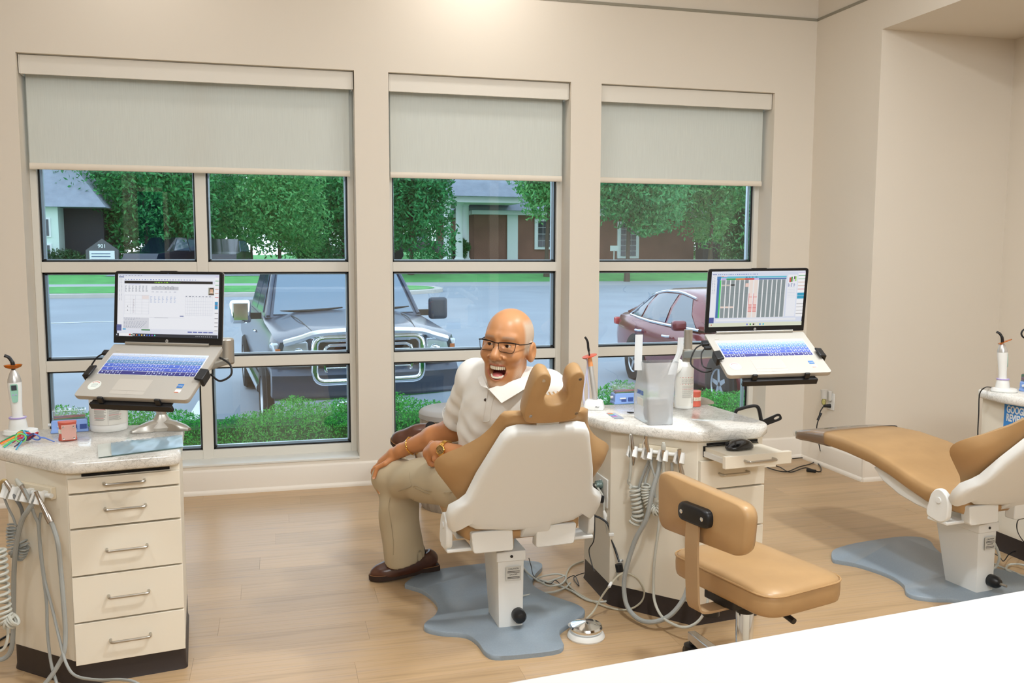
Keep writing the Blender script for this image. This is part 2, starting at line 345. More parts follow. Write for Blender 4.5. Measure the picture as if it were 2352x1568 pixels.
# parts of the room behind the camera that the panes mirror
m_post = mat('white_casing', (236, 232, 224), .5)
for i, (u, w_, zt_, yb) in enumerate(((1527, .09, 2.75, -3.0), (300, .2, 3.6, -3.4), (1135, .16, 2.9, -3.6))):
    p_ = ony(u, 560, 11.856-yb); struct(MB().bb((p_.x-w_/2, yb-.08, 0), (p_.x+w_/2, yb, zt_)).build('trim_%d' % (6+i), m_post), ('white door casing behind the camera', 'beige column behind the camera', 'white column behind the camera')[i])
pf = ony(347, 520, 11.856+3.5); fr_ = thing('picture_frame', 'white framed blue panel mirrored faintly in the upper left pane', 'picture frame', (pf.x, -3.5, 1.2)); m = MB()
for a, b in (((-.26, .6), (-.19, 2.5)), ((.19, .6), (.26, 2.5)), ((-.26, 2.43), (.26, 2.5))): m.bb((pf.x+a[0], -3.55, a[1]), (pf.x+b[0], -3.5, b[1]))
m.build('frame', m_post, fr_); MB().bb((pf.x-.19, -3.54, .6), (pf.x+.19, -3.53, 2.43)).build('panel', mat('blue_panel', (40, 80, 120), .5), fr_)
for u, v in ((1235, 425), (1430, 433)):
    q_ = ony(u, v, 11.856+6.6); t = thing('linear_lamp', 'twin tube ceiling lamp mirrored as two bright bars in the %s window' % ('middle' if u < 1300 else 'right'), 'lamp', (q_.x, -6.6, q_.z))
    for dy in (-.25, .25): MB().bb((q_.x-.12, -6.6+dy-.05, q_.z), (q_.x+.12, -6.6+dy+.05, q_.z+.03)).build('tube', mat('lamp_tube', (255, 255, 250), .5, emit=((255, 252, 244), 6)), t)
    MB().bb((q_.x-.14, -6.9, q_.z+.03), (q_.x+.14, -6.3, q_.z+.06)).build('housing', m_post, t); MB().bb((q_.x-.01, -6.61, q_.z+.06), (q_.x+.01, -6.59, ZC)).build('stem', m_post, t)
# ------------------------------------------------------------------ outside: ground, planting, buildings, vehicles
GP = [(5.96, -.5), (16, -.5), (30, -.14), (38, .16), (47, .98), (62, 1.0), (120, 1.6)]
def gz(y, x=50): return float(np.interp(y, [p[0] for p in GP], [p[1] for p in GP]) - .6*np.clip((5.5-x)/5, 0, 1)*np.clip((y-40)/8, 0, 1))
m_asph = mat('asphalt', (142, 150, 158), .8, noise=(.5, .08), bump=(60, .3, .004))
m_conc = mat('concrete', (186, 184, 176), .8, noise=(2, .06)); m_lawn = mat('lawn', (84, 158, 84), .9, noise=(1.5, .16), bump=(40, .8, .02))
m_road = mat('road_grey', (158, 162, 165), .8, noise=(.6, .06)); m_paint = mat('road_paint', (222, 224, 224), .7)
def gstrip(name, m, x0, x1, ys, dz, kind, label=None):
    xx = [x0]+[q for q in (-4, .5, 1.5, 2.5, 3.5, 4.5, 5.5) if x0 < q < x1]+[x1]; r = [[V3((x, y, gz(y, x)+dz)) for x in xx] for y in ys]; b = MB(); b.rings(r, caps=False, closed=False); o = b.build(name, m); tag(o, label, kind='structure'); return o
gstrip('ground_parking_lot', m_asph, -90, 110, [5.96, 16, 23, 30, 36], 0, 0, 'grey asphalt parking lot outside the windows')
gstrip('ground_road', m_road, -90, 110, [36, 38.2], .0, 0, 'pale road beyond the parking lot')
gstrip('ground_lawn', m_lawn, -90, 110, [38.2, 40, 44, 47, 62, 90, 119], .0, 0, 'green lawn rising towards the buildings')
gstrip('ground_street', m_asph, -7.2, 5.5, [42, 44, 47, 50, 56, 62], .02, 0, 'far street behind the lawn where dark cars stand')
isl = [(-80, 32), (4.6, 32), (6.2, 33.2), (6.0, 34.6), (4.2, 35.6), (-80, 35.6)]; isl = rpoly(isl, [0, 1.2, .8, .8, 1.2, 0])
b = MB(); n = len(isl); b.add([(x, y, gz(y)-.05) for x, y in isl]+[(x, y, gz(y)+.13) for x, y in isl], [tuple(range(n, 2*n))]+[(i, (i+1) % n, n+(i+1) % n, n+i) for i in range(n)])
ki = b.build('kerb_island', m_conc); tag(ki, 'long grass island with pale kerb at the far side of the parking lot', 'kerb island')
ins = [(x if abs(x) > 70 else x-.3*np.sign(x-2) if x > 3 else x, 33.8+(y-33.8)*.82) for x, y in isl]
b = MB(); b.add([(x, y, gz(y)+.14) for x, y in ins], [tuple(range(n))]); b.build('turf', m_lawn, ki)
for i, (a, c) in enumerate((((-1.05, 8.2), (-.98, 12.5)), ((4.35, 10.5), (4.1, 14.5)), ((-4.0, 14), (-7.5, 14.0)), ((-6.5, 24), (-2.5, 24.5)))):
    a, c = V3((a[0], a[1], 0)), V3((c[0], c[1], 0)); d = (c-a).normalized(); s_ = V3((-d.y, d.x, 0))*.06; q = [a+s_, a-s_, c-s_, c+s_]
    b = MB(); b.add([(p.x, p.y, gz(p.y)+.006) for p in q], [(0, 1, 2, 3)]); tag(b.build('parking_stripe', m_paint), ['white parking stripe left of the dark pickup', 'white parking stripe beside the red car', 'white stripe across the open lot at the left', 'far white stripe in the lot at the left'][i], 'road marking', 'white parking lot stripes')
# foliage made of leaf blades
m_hleaf = mat('hedge_leaf', (42, 128, 52), .5, attr='Col', transl=.25); m_leaf = mat('tree_leaf', (30, 110, 60), .5, attr='Col', transl=.3); m_bark = mat('bark', (88, 78, 66), .9, bump=(20, .6, .01))
def leaves(pts, size, cols, jit=.35):
    n = len(pts); a = RNG.normal(size=(n, 3)); a /= np.linalg.norm(a, axis=1)[:, None]; c = RNG.normal(size=(n, 3)); c -= a*(a*c).sum(1)[:, None]; c /= np.linalg.norm(c, axis=1)[:, None]
    s = size*(1+jit*RNG.uniform(-1, 1, n))[:, None]
    v = np.stack([pts-a*s, pts+c*s*.42+np.cross(a, c)*s*.12, pts+a*s, pts-c*s*.42+np.cross(a, c)*s*.12], 1).reshape(-1, 3); f = np.arange(4*n).reshape(n, 4)
    k = np.repeat(cols, 4, 0); return v, f, k
def pal(n, c0, c1): t = RNG.uniform(0, 1, n)[:, None]; return np.array(lin(c0)[:3])*(1-t)+np.array(lin(c1)[:3])*t
# hedge right outside the glass
x = RNG.uniform(-2.6, 5.2, 240000); top = .385+.05*np.sin(x*3.1)+.035*np.sin(x*7.3+1)+.02*np.sin(x*17)
yy = RNG.uniform(0, 1, len(x)); zz = RNG.uniform(0, 1, len(x))**.6; Yh = 6.12+.95*yy; bul = np.sin(np.pi*np.clip(yy, .02, .98))**.35; zz = -.45+(top*bul+.45)*zz
sel = (zz > top*bul-.14) | (Yh < 6.28); x, Yh, zz = x[sel], Yh[sel], zz[sel]
v, f, c = leaves(np.stack([x, Yh, zz], 1), .0108, pal(len(x), (30, 140, 52), (104, 214, 92)))
hb = MB(); hb.rings([[V3((-2.7, 6.3+.75*q[0], q[1])) for q in ((0, -.5), (0, .12), (.25, .26), (.75, .26), (1, .1), (1, -.5))], [V3((5.3, 6.3+.75*q[0], q[1])) for q in ((0, -.5), (0, .12), (.25, .26), (.75, .26), (1, .1), (1, -.5))]])
hg = thing('hedge', 'clipped green hedge running along outside the windows', 'hedge', (1.3, 6.6, -.5))
hb.build('twig_mass', mat('hedge_core', (24, 84, 34), 1., noise=(30, .4)), hg); tag(np_obj('foliage', v, f, m_hleaf, hg, False, c), kind='stuff')
def tree(label, x, y, z0, zc, rx, rz, n, leaf, c0, c1, trunk=.16, lean=0, cone=False):
    t = thing('leafy_tree', label, 'tree', (x, y, z0), 'trees beyond the parking lot')
    dz_ = gz(y, x)-z0; z0 += dz_; zc += dz_*.8; n = int(n*3.6); leaf *= .62; nb = 40; cc = RNG.normal(size=(nb, 3)); cc /= np.linalg.norm(cc, axis=1)[:, None]; cc *= (RNG.uniform(.3, .92, nb))[:, None]; r = RNG.uniform(.28, .5, nb)
    i = RNG.integers(0, nb, n); p = RNG.normal(size=(n, 3)); p /= np.linalg.norm(p, axis=1)[:, None]; p *= (RNG.uniform(.5, 1.05, n)**.5*r[i])[:, None]; p += cc[i]
    if cone: p[:, :2] *= (.55*(1.1-p[:, 2:3]))
    p = p*np.array([rx, rx, rz])+np.array([x+lean, y, zc]); p = p[p[:, 2] > z0+.15]
    k = pal(len(p), c0, c1); v, f, kk = leaves(p, leaf, k); tag(np_obj('crown', v, f, m_leaf, t, False, kk), kind='stuff')
    b = MB(); b.tube(spline([(x, y, z0-.1), (x+.05, y, (z0+zc)/2), (x+lean, y, zc)], 4), [trunk, trunk*.9]+[trunk*.6]*7, 8)
    for q in range(5): e = V3((x+lean, y, zc))+V3(cc[q])*rx*.7; b.tube([V3((x+lean*.7, y, zc-rz*.5)), e], [trunk*.4, trunk*.12], 5)
    b.build('trunk', m_bark, t)
G = gz
D0, D1, E0, E1 = (14, 98, 50), (74, 166, 88), (58, 146, 78), (126, 196, 116)
tree('full round dark tree beside the grey roofed house at far left', -6.3, 48.5, G(48), 5.2, 3.2, 3.7, 5200, .19, D0, D1)
tree('dark tree right of the round one, behind the sign', -4.6, 52, G(52), 5.0, 2.6, 4.2, 3400, .2, D0, D1)
tree('pale green airy tree in the centre of the left window', .2, 52, G(52), 4.6, 2.7, 3.4, 3600, .19, E0, E1)
tree('dense tree filling the right side of the left window', 4.3, 60, G(60), 5.5, 4.0, 4.6, 4600, .24, D0, D1)
tree('broad tree left of the porch in the middle window', 6.0, 41, G(41), 4.2, 2.3, 3.2, 4200, .17, D0, (70, 160, 90))
tree('light green tree in front of the brick wall, middle window', 12.2, 40, G(40), 5.0, 1.9, 2.0, 2800, .16, E0, E1, lean=.4)
tree('large maple with drooping leaves at the left of the right window', 15.4, 38, G(38), 4.7, 3.0, 2.2, 5600, .17, (24, 120, 66), (100, 180, 110))
tree('big open tree at the right of the right window', 22.6, 44, G(44), 5.6, 4.2, 3.2, 5200, .19, (30, 120, 66), (110, 184, 110))
tree('dark conical evergreen at the right edge of the right window', 25.2, 45, G(45), 2.6, 2.0, 2.4, 2600, .14, (18, 84, 48), (52, 130, 76), cone=True)
tree('tall tree far behind the brick building', 30, 70, G(70), 7, 6.5, 6, 4200, .3, D0, D1)
tree('tall tree far behind the red tailed pickup', 9.5, 75, G(75), 7, 5.5, 5.5, 3600, .3, D0, D1)
tree('wide dark tree behind the house and the round tree', -14.5, 62, G(62), 5.6, 5.6, 5.2, 6500, .34, D0, D1)
tree('wide dark tree behind the monument sign', -6.5, 66, G(66), 5.2, 5.0, 5.2, 5000, .34, D0, D1)
tree('wide pale tree at the far end of the street', 3.0, 78, G(78), 6.6, 6.0, 5.4, 5500, .36, E0, E1)
tree('wide dark tree right of the brick building', 33, 58, G(58), 5.4, 5.6, 5.6, 6000, .3, D0, D1)
tree('bushy tree between brick wall and evergreen', 27, 54, G(54), 3.6, 2.8, 3.4, 3800, .2, E0, E1)
tree('tall dark tree far behind the street', -2, 80, G(80), 6.2, 6.0, 4.6, 3600, .3, D0, D1)
tree('low dark shrub in front of the house at far left', -9.4, 46, G(46), 1.35, 1.1, .6, 900, .12, (40, 60, 40), (60, 110, 60), .06)
tree('round green bush beside the porch columns', 9.55, 47.0, G(47), 1.7, .55, .62, 900, .1, (24, 96, 44), (50, 130, 60), .05)
tree('row of green shrubs beyond the street', 2.6, 64, G(64), 2.0, 2.2, 1.0, 1800, .15, D0, D1, .06)
# buildings
m_roof = mat('roof_shingle', (138, 146, 158), .9, noise=(3, .1), bump=(12, .5, .03)); m_siding = mat('pale_siding', (206, 222, 216), .8, bump=(3, .3, .02), stretch=(.05, .05, 6))
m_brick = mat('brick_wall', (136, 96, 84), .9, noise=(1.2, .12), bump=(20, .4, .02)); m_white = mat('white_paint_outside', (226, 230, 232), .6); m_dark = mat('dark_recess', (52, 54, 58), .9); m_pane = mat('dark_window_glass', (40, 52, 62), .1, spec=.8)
h = thing('house', 'pale sided house with steep grey roof at far left', 'house', (-11.5, 47, G(47)))
MB().bb((-14, 46, .2), (-9.75, 52, 3.6)).build('wall', m_siding, h)
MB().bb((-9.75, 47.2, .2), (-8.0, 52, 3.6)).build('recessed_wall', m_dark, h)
MB().rings([[V3((-14.4, 45.6, 3.5)), V3((-10.6, 48.5, 7.2)), V3((-7.6, 48.5, 3.5)), V3((-7.6, 45.6, 3.5))], [V3((-14.4, 53, 3.5)), V3((-10.6, 51, 7.2)), V3((-7.6, 51, 3.5)), V3((-7.6, 53, 3.5))]]).build('roof', m_roof, h)
for x, z in ((-10.35, 2.55), (-10.35, 1.35)):
    fr = MB().bb((x-.28, 45.95, z-.45), (x+.28, 46.0, z+.45)).build('window', m_white, h); MB().bb((x-.2, 45.92, z-.38), (x+.2, 45.95, z+.38)).build('pane', m_pane, fr)
h = thing('brick_building', 'brick building with grey hip roof and columned porch', 'building', (17, 50, G(48)))
MB().bb((10.5, 48, .9), (23.6, 60, 3.55)).build('wall', m_brick, h); MB().bb((10.3, 47.6, 3.5), (23.9, 60, 3.78)).build('fascia', m_white, h)
MB().rings([[V3((9.9, 47.3, 3.72)), V3((24.2, 47.3, 3.72)), V3((24.2, 61, 3.72)), V3((9.9, 61, 3.72))], [V3((14, 53, 7.0)), V3((20, 53, 7.0)), V3((20, 55, 7.0)), V3((14, 55, 7.0))]]).build('roof', m_roof, h)
MB().bb((8.1, 45.2, 4.0), (12.4, 52, 4.35)).build('porch_beam', m_white, h)
MB().rings([[V3((7.9, 44.9, 4.3)), V3((12.6, 44.9, 4.3)), V3((12.6, 52, 4.3)), V3((7.9, 52, 4.3))], [V3((9.2, 49, 8.4)), V3((13.2, 49, 8.4)), V3((13.2, 52, 8.4)), V3((9.2, 52, 8.4))]]).build('porch_roof', m_roof, h)
for x, y in ((8.55, 45.5), (9.35, 46.4), (9.9, 47.4)):
    c = MB().lathe([(.26, 0), (.26, .2), (.2, .25), (.18, 3.0), (.25, 3.06), (.25, 3.15)], (x, y, .93), 12).build('porch_column', m_white, h)
MB().bb((12.35, 47.9, 1.0), (12.95, 47.99, 3.6)).build('corner_pier', m_white, h)
for x0, x1, z0, z1, nx, nz, nm in ((14.1, 15.25, 1.75, 3.2, 4, 4, 'window'), (19.0, 19.95, 1.25, 3.1, 3, 6, 'door')):
    fr = MB().bb((x0-.18, 47.9, z0-.12), (x1+.18, 47.99, z1+.12)).build(nm, m_white, h); p = MB()
    for i in range(nx):
        for j in range(nz): p.bb((x0+(x1-x0)*(i+.06)/nx, 47.86, z0+(z1-z0)*(j+.05)/nz), (x0+(x1-x0)*(i+.94)/nx, 47.9, z0+(z1-z0)*(j+.95)/nz))
    p.build('pane', m_pane, fr)
t = thing('air_conditioner', 'dark outdoor condenser unit standing on lawn right of the brick wall', 'condenser', (24.0, 47, G(47)))
MB().bb((23.5, 46.6, 1.05), (24.6, 47.6, 2.05)).build('housing', mat('dark_grey_metal', (64, 70, 80), .5), t, bevel=.05); MB().lathe([(.4, 0), (.42, .03), (.1, .08)], (24.05, 47.1, 2.05)).build('fan_grille', m_gask, t)
t = thing('lawn_sign', 'small white sign on a post on the lawn in the right window', 'sign', (18.3, 47, G(47)))
MB().bb((18.0, 46.9, 1.55), (18.45, 46.94, 1.85)).build('board', m_white, t); MB().bb((18.2, 46.9, .9), (18.25, 46.94, 1.6)).build('post', m_white, t)
SX, SY, SZ = ony(235, 590, 45.2).x, 45.2, gz(45.2, -8); m_sg = mat('sign_frame_paint', (92, 92, 96), .7)
sg = thing('monument_sign', 'grey house-shaped roadside sign with white panels in the left window', 'sign', (SX, SY, SZ))
MB().rings([[V3((SX+x, y, SZ+z*1.32)) for x, z in ((-.70, -.1), (.70, -.1), (.70, .82), (0, 1.22), (-.70, .82))] for y in (SY, SY+.25)]).build('frame', m_sg, sg)
for z0, z1 in ((.42, .80), (.02, .38)): MB().bb((SX-.54, SY-.05, SZ+z0*1.32), (SX+.54, SY, SZ+z1*1.32)).build('panel', m_white, sg)
text('901', .24, frame((SX, SY-.01, SZ+.96*1.32), (1, 0, 0), (0, 0, 1)), m_white, sg, bold=.004)
for z in (.70, .60, .50, .27): MB().bb((SX-.45, SY-.06, SZ+z*1.32-.02), (SX+.36-.1*(z < .55), SY-.05, SZ+z*1.32+.02)).build('text_line', mat('sign_text', (90, 110, 140), .7), sg)
# ------------------------------------------------------------------ vehicles
m_tyre = mat('tyre_rubber', (26, 27, 29), .8); m_chrome = mat('chrome', (232, 236, 240), .08, 1.); m_rim = mat('alloy_rim', (190, 195, 200), .3, .8); m_cglass = mat('vehicle_glass', (70, 90, 108), .05, spec=.8, coat=.5)
def wheel(parent, c, r, w, axis, name='wheel'):
    a = V3(axis).normalized(); c = V3(c); u = V3((0, 0, 1)); w_ = a.cross(u); R = Matrix((w_, u, a)).transposed()
    t = MB().lathe([(r*.6, -w*.2), (r*.62, -w/2), (r*.93, -w/2), (r, -w*.36), (r, w*.36), (r*.93, w/2), (r*.62, w/2), (r*.6, w*.2)], c, 28, R).build(name, m_tyre, parent)
    b = MB(); b.lathe([(r*.02, w*.30), (r*.12, w*.34), (r*.13, w*.2)], c, 12, R); b.lathe([(r*.55, w*.35), (r*.64, w*.5), (r*.62, w*.1), (r*.56, w*.1)], c, 28, R)
    for i in range(5):
        q = 2*math.pi*i/5+.2; d = R @ V3((math.cos(q), math.sin(q), 0)); e = R @ V3((-math.sin(q), math.cos(q), 0))
        b.rings([[c+d*(r*k)+e*(s*r*wd)+a*(w*z) for s, z in ((-1, .24), (1, .24), (1, .4), (-1, .4))] for k, wd in ((.08, .1), (.6, .07))])
    b.build('rim', m_rim, t); MB().lathe([(r*.0, w*.02), (r*.6, w*.05)], c, 24, R).build('brake', m_gask, t)
# dark pickup facing the building
TM = Matrix.Translation((.90, 9.15, -.5)) @ Matrix.Rotation(math.radians(5.0), 4, 'Z') @ Matrix.Diagonal((.97, 1, 1.03, 1))
tk = thing('pickup_truck', 'dark grey pickup truck parked nose towards the windows, chrome grille', 'truck', TM.translation)
m_tk = mat('dark_truck_paint', (58, 70, 88), .3, .3, coat=.5)
def secs(st, n=0):   # st: y, list of (x,z) for the right half bottom->top centre
    return [[V3((x, y, z)) for x, z in p]+[V3((-x, y, z)) for x, z in p[::-1]] for y, p in st]
b = MB(TM)
b.rings(secs([(.06, [(.80, .80), (.90, .84), (.93, .98), (.90, 1.06), (.55, 1.10), (.0, 1.12)]), (.16, [(.92, .62), (.985, .8), (.99, .98), (.95, 1.09), (.55, 1.15), (0, 1.17)]),
  (.5, [(.93, .6), (1.0, .8), (1.0, 1.0), (.95, 1.12), (.6, 1.19), (0, 1.21)]), (1.25, [(.93, .5), (1.0, .75), (1.0, 1.05), (.96, 1.17), (.6, 1.24), (0, 1.27)]), (1.6, [(.93, .45), (1.0, .75), (1.0, 1.08), (.95, 1.2), (.6, 1.27), (0, 1.29)]),
  (3.9, [(.93, .45), (1.0, .75), (1.0, 1.08), (.95, 1.2), (.6, 1.22), (0, 1.22)]), (5.5, [(.93, .5), (1.0, .75), (1.0, 1.08), (.95, 1.2), (.6, 1.21), (0, 1.21)])]))
b.build('body', m_tk, tk, ang=50)
b = MB(TM)   # cab
b.rings([[V3((x, y, z)) for x, y, z in q] for q in ([(-.94, 1.42, 1.2), (.94, 1.42, 1.2), (.94, 3.9, 1.2), (-.94, 3.9, 1.2)], [(-.78, 2.05, 1.76), (.78, 2.05, 1.76), (.78, 3.65, 1.76), (-.78, 3.65, 1.76)], [(-.68, 2.25, 1.84), (.68, 2.25, 1.84), (.66, 3.5, 1.84), (-.66, 3.5, 1.84)])])
b.build('cab', m_tk, tk, ang=50, bevel=.02)
L_ = lambda a, c, t: V3(a)*(1-t)+V3(c)*t
def quadp(name, q, m, off, par, M=TM):
    q = [V3(p) for p in q]; n = (q[1]-q[0]).cross(q[3]-q[0]).normalized()*off; bb = MB(M); bb.add([p+n for p in q]+[p+n*.2 for p in q], [(0, 1, 2, 3), (4, 7, 6, 5)]+[(i, i+4, (i+1) % 4+4, (i+1) % 4) for i in range(4)]); return bb.build(name, m, par)
quadp('windshield', [(-.84, 1.46, 1.235), (.84, 1.46, 1.235), (.72, 2.03, 1.74), (-.72, 2.03, 1.74)], mat('windscreen_glass', (110, 132, 150), .06, spec=.7, coat=.4), .012, tk)
for s in (-1, 1):
    for y0, y1, t0, t1 in ((1.72, 2.55, 2.14, 2.55), (2.62, 3.5, 2.62, 3.4)):
        q = [(s*.93, y0, 1.25), (s*.93, y1, 1.25), (s*.80, t1, 1.71), (s*.80, t0, 1.71)]; quadp('side_window', q if s < 0 else q[::-1], m_cglass, -.012 if s < 0 else -.012, tk)
    b = MB(TM); b.tube(spline([(s*.9, 1.44, 1.22), (s*.83, 1.75, 1.5), (s*.75, 2.06, 1.775)], 4), .025, 8); b.build('pillar', m_tk, tk)
    m = MB(TM); m.box((s*1.2, 1.62, 1.27), (.24, .1, .26)); o = m.build('mirror', m_chrome if s < 0 else mat('dark_mirror_shell', (62, 68, 78), .4), tk, bevel=.04, seg=3)
    MB(TM).box((s*1.03, 1.65, 1.22), (.14, .05, .07)).build('mirror_arm', m_gask, o)
    wheel(tk, TM @ V3((s*.90, 1.0, .39)), .39, .26, TM.to_3x3() @ V3((s, 0, 0))); wheel(tk, TM @ V3((s*.90, 4.5, .39)), .39, .26, TM.to_3x3() @ V3((s, 0, 0)))
    MB(TM).cyl((s*.99, 1.5, .42), (s*.99, 3.7, .42), .06).build('running_board', m_chrome, tk)
    b = MB(TM); b.lathe([(.0, .0)] if False else [(.44, -.02), (.47, 0), (.47, .03)], (0, 0, 0), 20) if False else None
    MB(TM).cyl((s*.9, 1.0, .39), (s*1.001, 1.0, .39), .46, n=28).build('wheel_arch', m_gask, tk)
    # headlamp
    hl = MB(TM); hl.rings([[V3((s*x, y, z)) for x, y, z in q] for q in ([(.6, -.01, .82), (.93, .06, .82), (.985, .10, 1.05), (.63, -.01, 1.07)], [(.6, .12, .82), (.97, .22, .82), (1.0, .26, 1.05), (.63, .12, 1.07)])]); hl = hl.build('headlamp', mat('headlamp_lens', (196, 206, 214), .08, .3, coat=1), tk, bevel=.02)
    MB(TM).sph((s*.72, .012, .94), .07, 12, (1, .4, 1)).build('bulb', m_chrome, hl); MB(TM).box((s*.925, .055, .94), (.05, .03, .12)).build('indicator', mat('amber_lens', (206, 120, 70), .3), hl)
    MB(TM).tube([(s*1.005, 1.95, 1.02), (s*1.02, 1.98, 1.02), (s*1.02, 2.12, 1.02), (s*1.005, 2.15, 1.02)], .014, 6).build('door_handle', m_chrome, tk)
# grille
def rrect(w, h, r, n=5): return rpoly([(-w, -h), (w, -h), (w, h), (-w, h)], r, n)
gr = MB(TM).tube([V3((x, -.035, .885+z)) for x, z in rrect(.565, .215, .1, 6)], .04, 12, True).build('grille', m_chrome, tk)
MB(TM).box((0, .06, .885), (1.06, .04, .38)).build('grille_mesh', m_gask, gr)
MB(TM).tube([V3((x, -.01, .885+z)) for x, z in rrect(.46, .14, .07, 6)], .018, 10, True).build('grille_inner_ring', m_chrome, gr)
b = MB(TM)
for z in (.80, .885, .97): b.cyl((-.46, .0, z), (.46, .0, z), .011)
b.build('grille_bar', m_chrome, gr); MB(TM).sph((0, -.035, .885), .1, 20, (1.15, .2, .5)).build('emblem', mat('blue_emblem', (60, 90, 150), .3, .5), gr)
b = MB(TM); b.tube(spline([(-.86, .03, 1.055), (-.7, -.03, 1.1), (-.5, -.055, 1.15), (0, -.075, 1.165), (.5, -.055, 1.15), (.7, -.03, 1.1), (.86, .03, 1.055)], 5), .036, 8); b.build('bug_deflector', m_chrome, tk)
b = MB(TM)
b.rings([[V3((x, y0+.1*abs(x)**3, z)) for x in np.linspace(-.99, .99, 17)] + [V3((x, y0+.28, z)) for x in np.linspace(.99, -.99, 17)] for y0, z in ((-.02, .52), (-.06, .6), (-.06, .74), (0, .80))]); bp = b.build('bumper', m_tk, tk)
b = MB(TM); b.rings([[V3((x, y0+.1*abs(x)**3, z)) for x in np.linspace(-.97, .97, 17)] + [V3((x, y0+.2, z)) for x in np.linspace(.97, -.97, 17)] for y0, z in ((.04, .30), (-.05, .34), (-.09, .46), (-.09, .52), (-.05, .53))]); b.build('bumper_valance', m_chrome, bp)
MB(TM).tube([V3((x, -.085, .40+z)) for x, z in rrect(.34, .06, .05, 6)], .024, 10, True).build('air_intake', m_chrome, bp); MB(TM).box((0, -.09, .40), (.62, .03, .09)).build('intake_mesh', m_gask, bp)
for x0, x1 in ((-.78, -.02), (.05, .8)):
    b = MB(TM); b.tube([(x0, 1.5, 1.27), ((x0+x1)/2, 1.465, 1.275), (x1, 1.52, 1.30)], [.012, .018, .01], 6); b.build('wiper', m_gask, tk)
for x in (-.62, .62): MB(TM).tube(spline([(x*1.05, 1.3, 1.235), (x, .8, 1.225), (x*.9, .2, 1.15)], 4), .006, 5).build('bonnet_crease', m_gask, tk)
# sedan facing the building at the right
SM = Matrix.Translation((6.33, 9.25, -.5))
sd = thing('red_sedan', 'dark red sedan parked nose towards the right window', 'car', SM.translation)
m_sd = mat('maroon_paint', (120, 26, 40), .25, .2, coat=.6)
def sec(hw, zb, zbelt, ztop): return [(hw*.86, zb), (hw*.98, zb+.1), (hw, zb+.3), (hw*.985, (zb+.3+zbelt)/2), (hw*.95, zbelt-.02), (hw*.86, zbelt+.02), (hw*.5, ztop), (0, ztop+.01)]
b = MB(SM); b.rings(secs([(.0, sec(.70, .3, .62, .66)), (.12, sec(.82, .22, .72, .76)), (.6, sec(.90, .2, .80, .88)), (1.5, sec(.92, .2, .90, .97)), (2.2, sec(.92, .2, .92, .96)), (3.3, sec(.92, .2, .95, .98)), (4.0, sec(.91, .22, .98, 1.02)), (4.55, sec(.88, .26, .99, 1.05)), (4.8, sec(.80, .34, .92, .98)), (4.86, sec(.72, .42, .80, .84))])); b.build('body', m_sd, sd, ang=60)
b = MB(SM)
gh = [(1.35, .80, .94, .80, .95), (1.75, .82, .95, .70, 1.2), (2.15, .83, .95, .62, 1.38), (2.7, .84, .95, .60, 1.455), (3.3, .84, .96, .60, 1.45), (3.75, .82, .98, .62, 1.36), (4.2, .78, 1.0, .66, 1.17), (4.45, .74, 1.02, .70, 1.06)]
b.rings([[V3((a, y, z0)), V3(((a+c)/2+.03, y, (z0+z1)/2)), V3((c, y, z1-.03)), V3((c*.8, y, z1)), V3((0, y, z1+.02)), V3((-c*.8, y, z1)), V3((-c, y, z1-.03)), V3((-(a+c)/2-.03, y, (z0+z1)/2)), V3((-a, y, z0))] for y, a, z0, c, z1 in gh]); b.build('roof', m_sd, sd, ang=60)
ghA = np.array(gh)
def gp(y, t, s, o): a, z0, c, z1 = [np.interp(y, ghA[:, 0], ghA[:, i]) for i in (1, 2, 3, 4)]; x = a*(1-t)+(c)*t+.03*(1-abs(2*t-1)); return V3((s*(x+o), y, z0+(z1-.03-z0)*t))
for s in (-1, 1):
    for y0, y1, y2, y3 in ((1.82, 2.72, 2.68, 2.3), (2.8, 3.66, 3.5, 2.78), (3.72, 4.12, 3.78, 3.58)):
        rows = [[gp(y0+(y1-y0)*q, .06, s, .012) for q in np.linspace(0, 1, 6)], [gp((y0+y3)/2+((y1+y2)/2-(y0+y3)/2)*q, .5, s, .014) for q in np.linspace(0, 1, 6)], [gp(y3+(y2-y3)*q, .93, s, .012) for q in np.linspace(0, 1, 6)]]
        b = MB(SM); b.rings(rows, closed=False); b.build('side_window', m_cglass, sd)
    b = MB(SM); b.tube([gp(y, .0, s, .02) for y in np.linspace(1.7, 4.2, 12)]+[gp(4.2, .1, s, .02)]+[gp(4.2-.5*q, .1+.87*q, s, .02) for q in (.4, .7, 1)]+[gp(y, .99, s, .012) for y in np.linspace(3.6, 2.2, 8)], .02, 6); b.build('chrome_strip', m_chrome, sd)
    wheel(sd, SM @ V3((s*.835, .95, .33)), .33, .22, (s, 0, 0)); wheel(sd, SM @ V3((s*.835, 3.75, .33)), .33, .22, (s, 0, 0))
    for y in (.95, 3.75): MB(SM).cyl((s*.80, y, .34), (s*.921, y, .34), .39, n=28).build('wheel_arch', m_gask, sd)
    for y in (2.45, 3.45): MB(SM).tube([(s*.925, y, .80), (s*.96, y+.03, .80), (s*.96, y+.17, .80), (s*.925, y+.2, .80)], .018, 6).build('door_handle', m_chrome, sd)
    MB(SM).box((s*1.02, 1.95, 1.0), (.2, .12, .14)).build('mirror', m_sd, sd, bevel=.04, seg=3)
    MB(SM).box((s*.76, 4.74, .86), (.2, .16, .12)).build('tail_lamp', mat('tail_lamp_red', (180, 40, 40), .2), sd, bevel=.03); MB(SM).box((s*.72, .1, .66), (.22, .2, .1)).build('headlamp', MATS['headlamp_lens'], sd, bevel=.03)
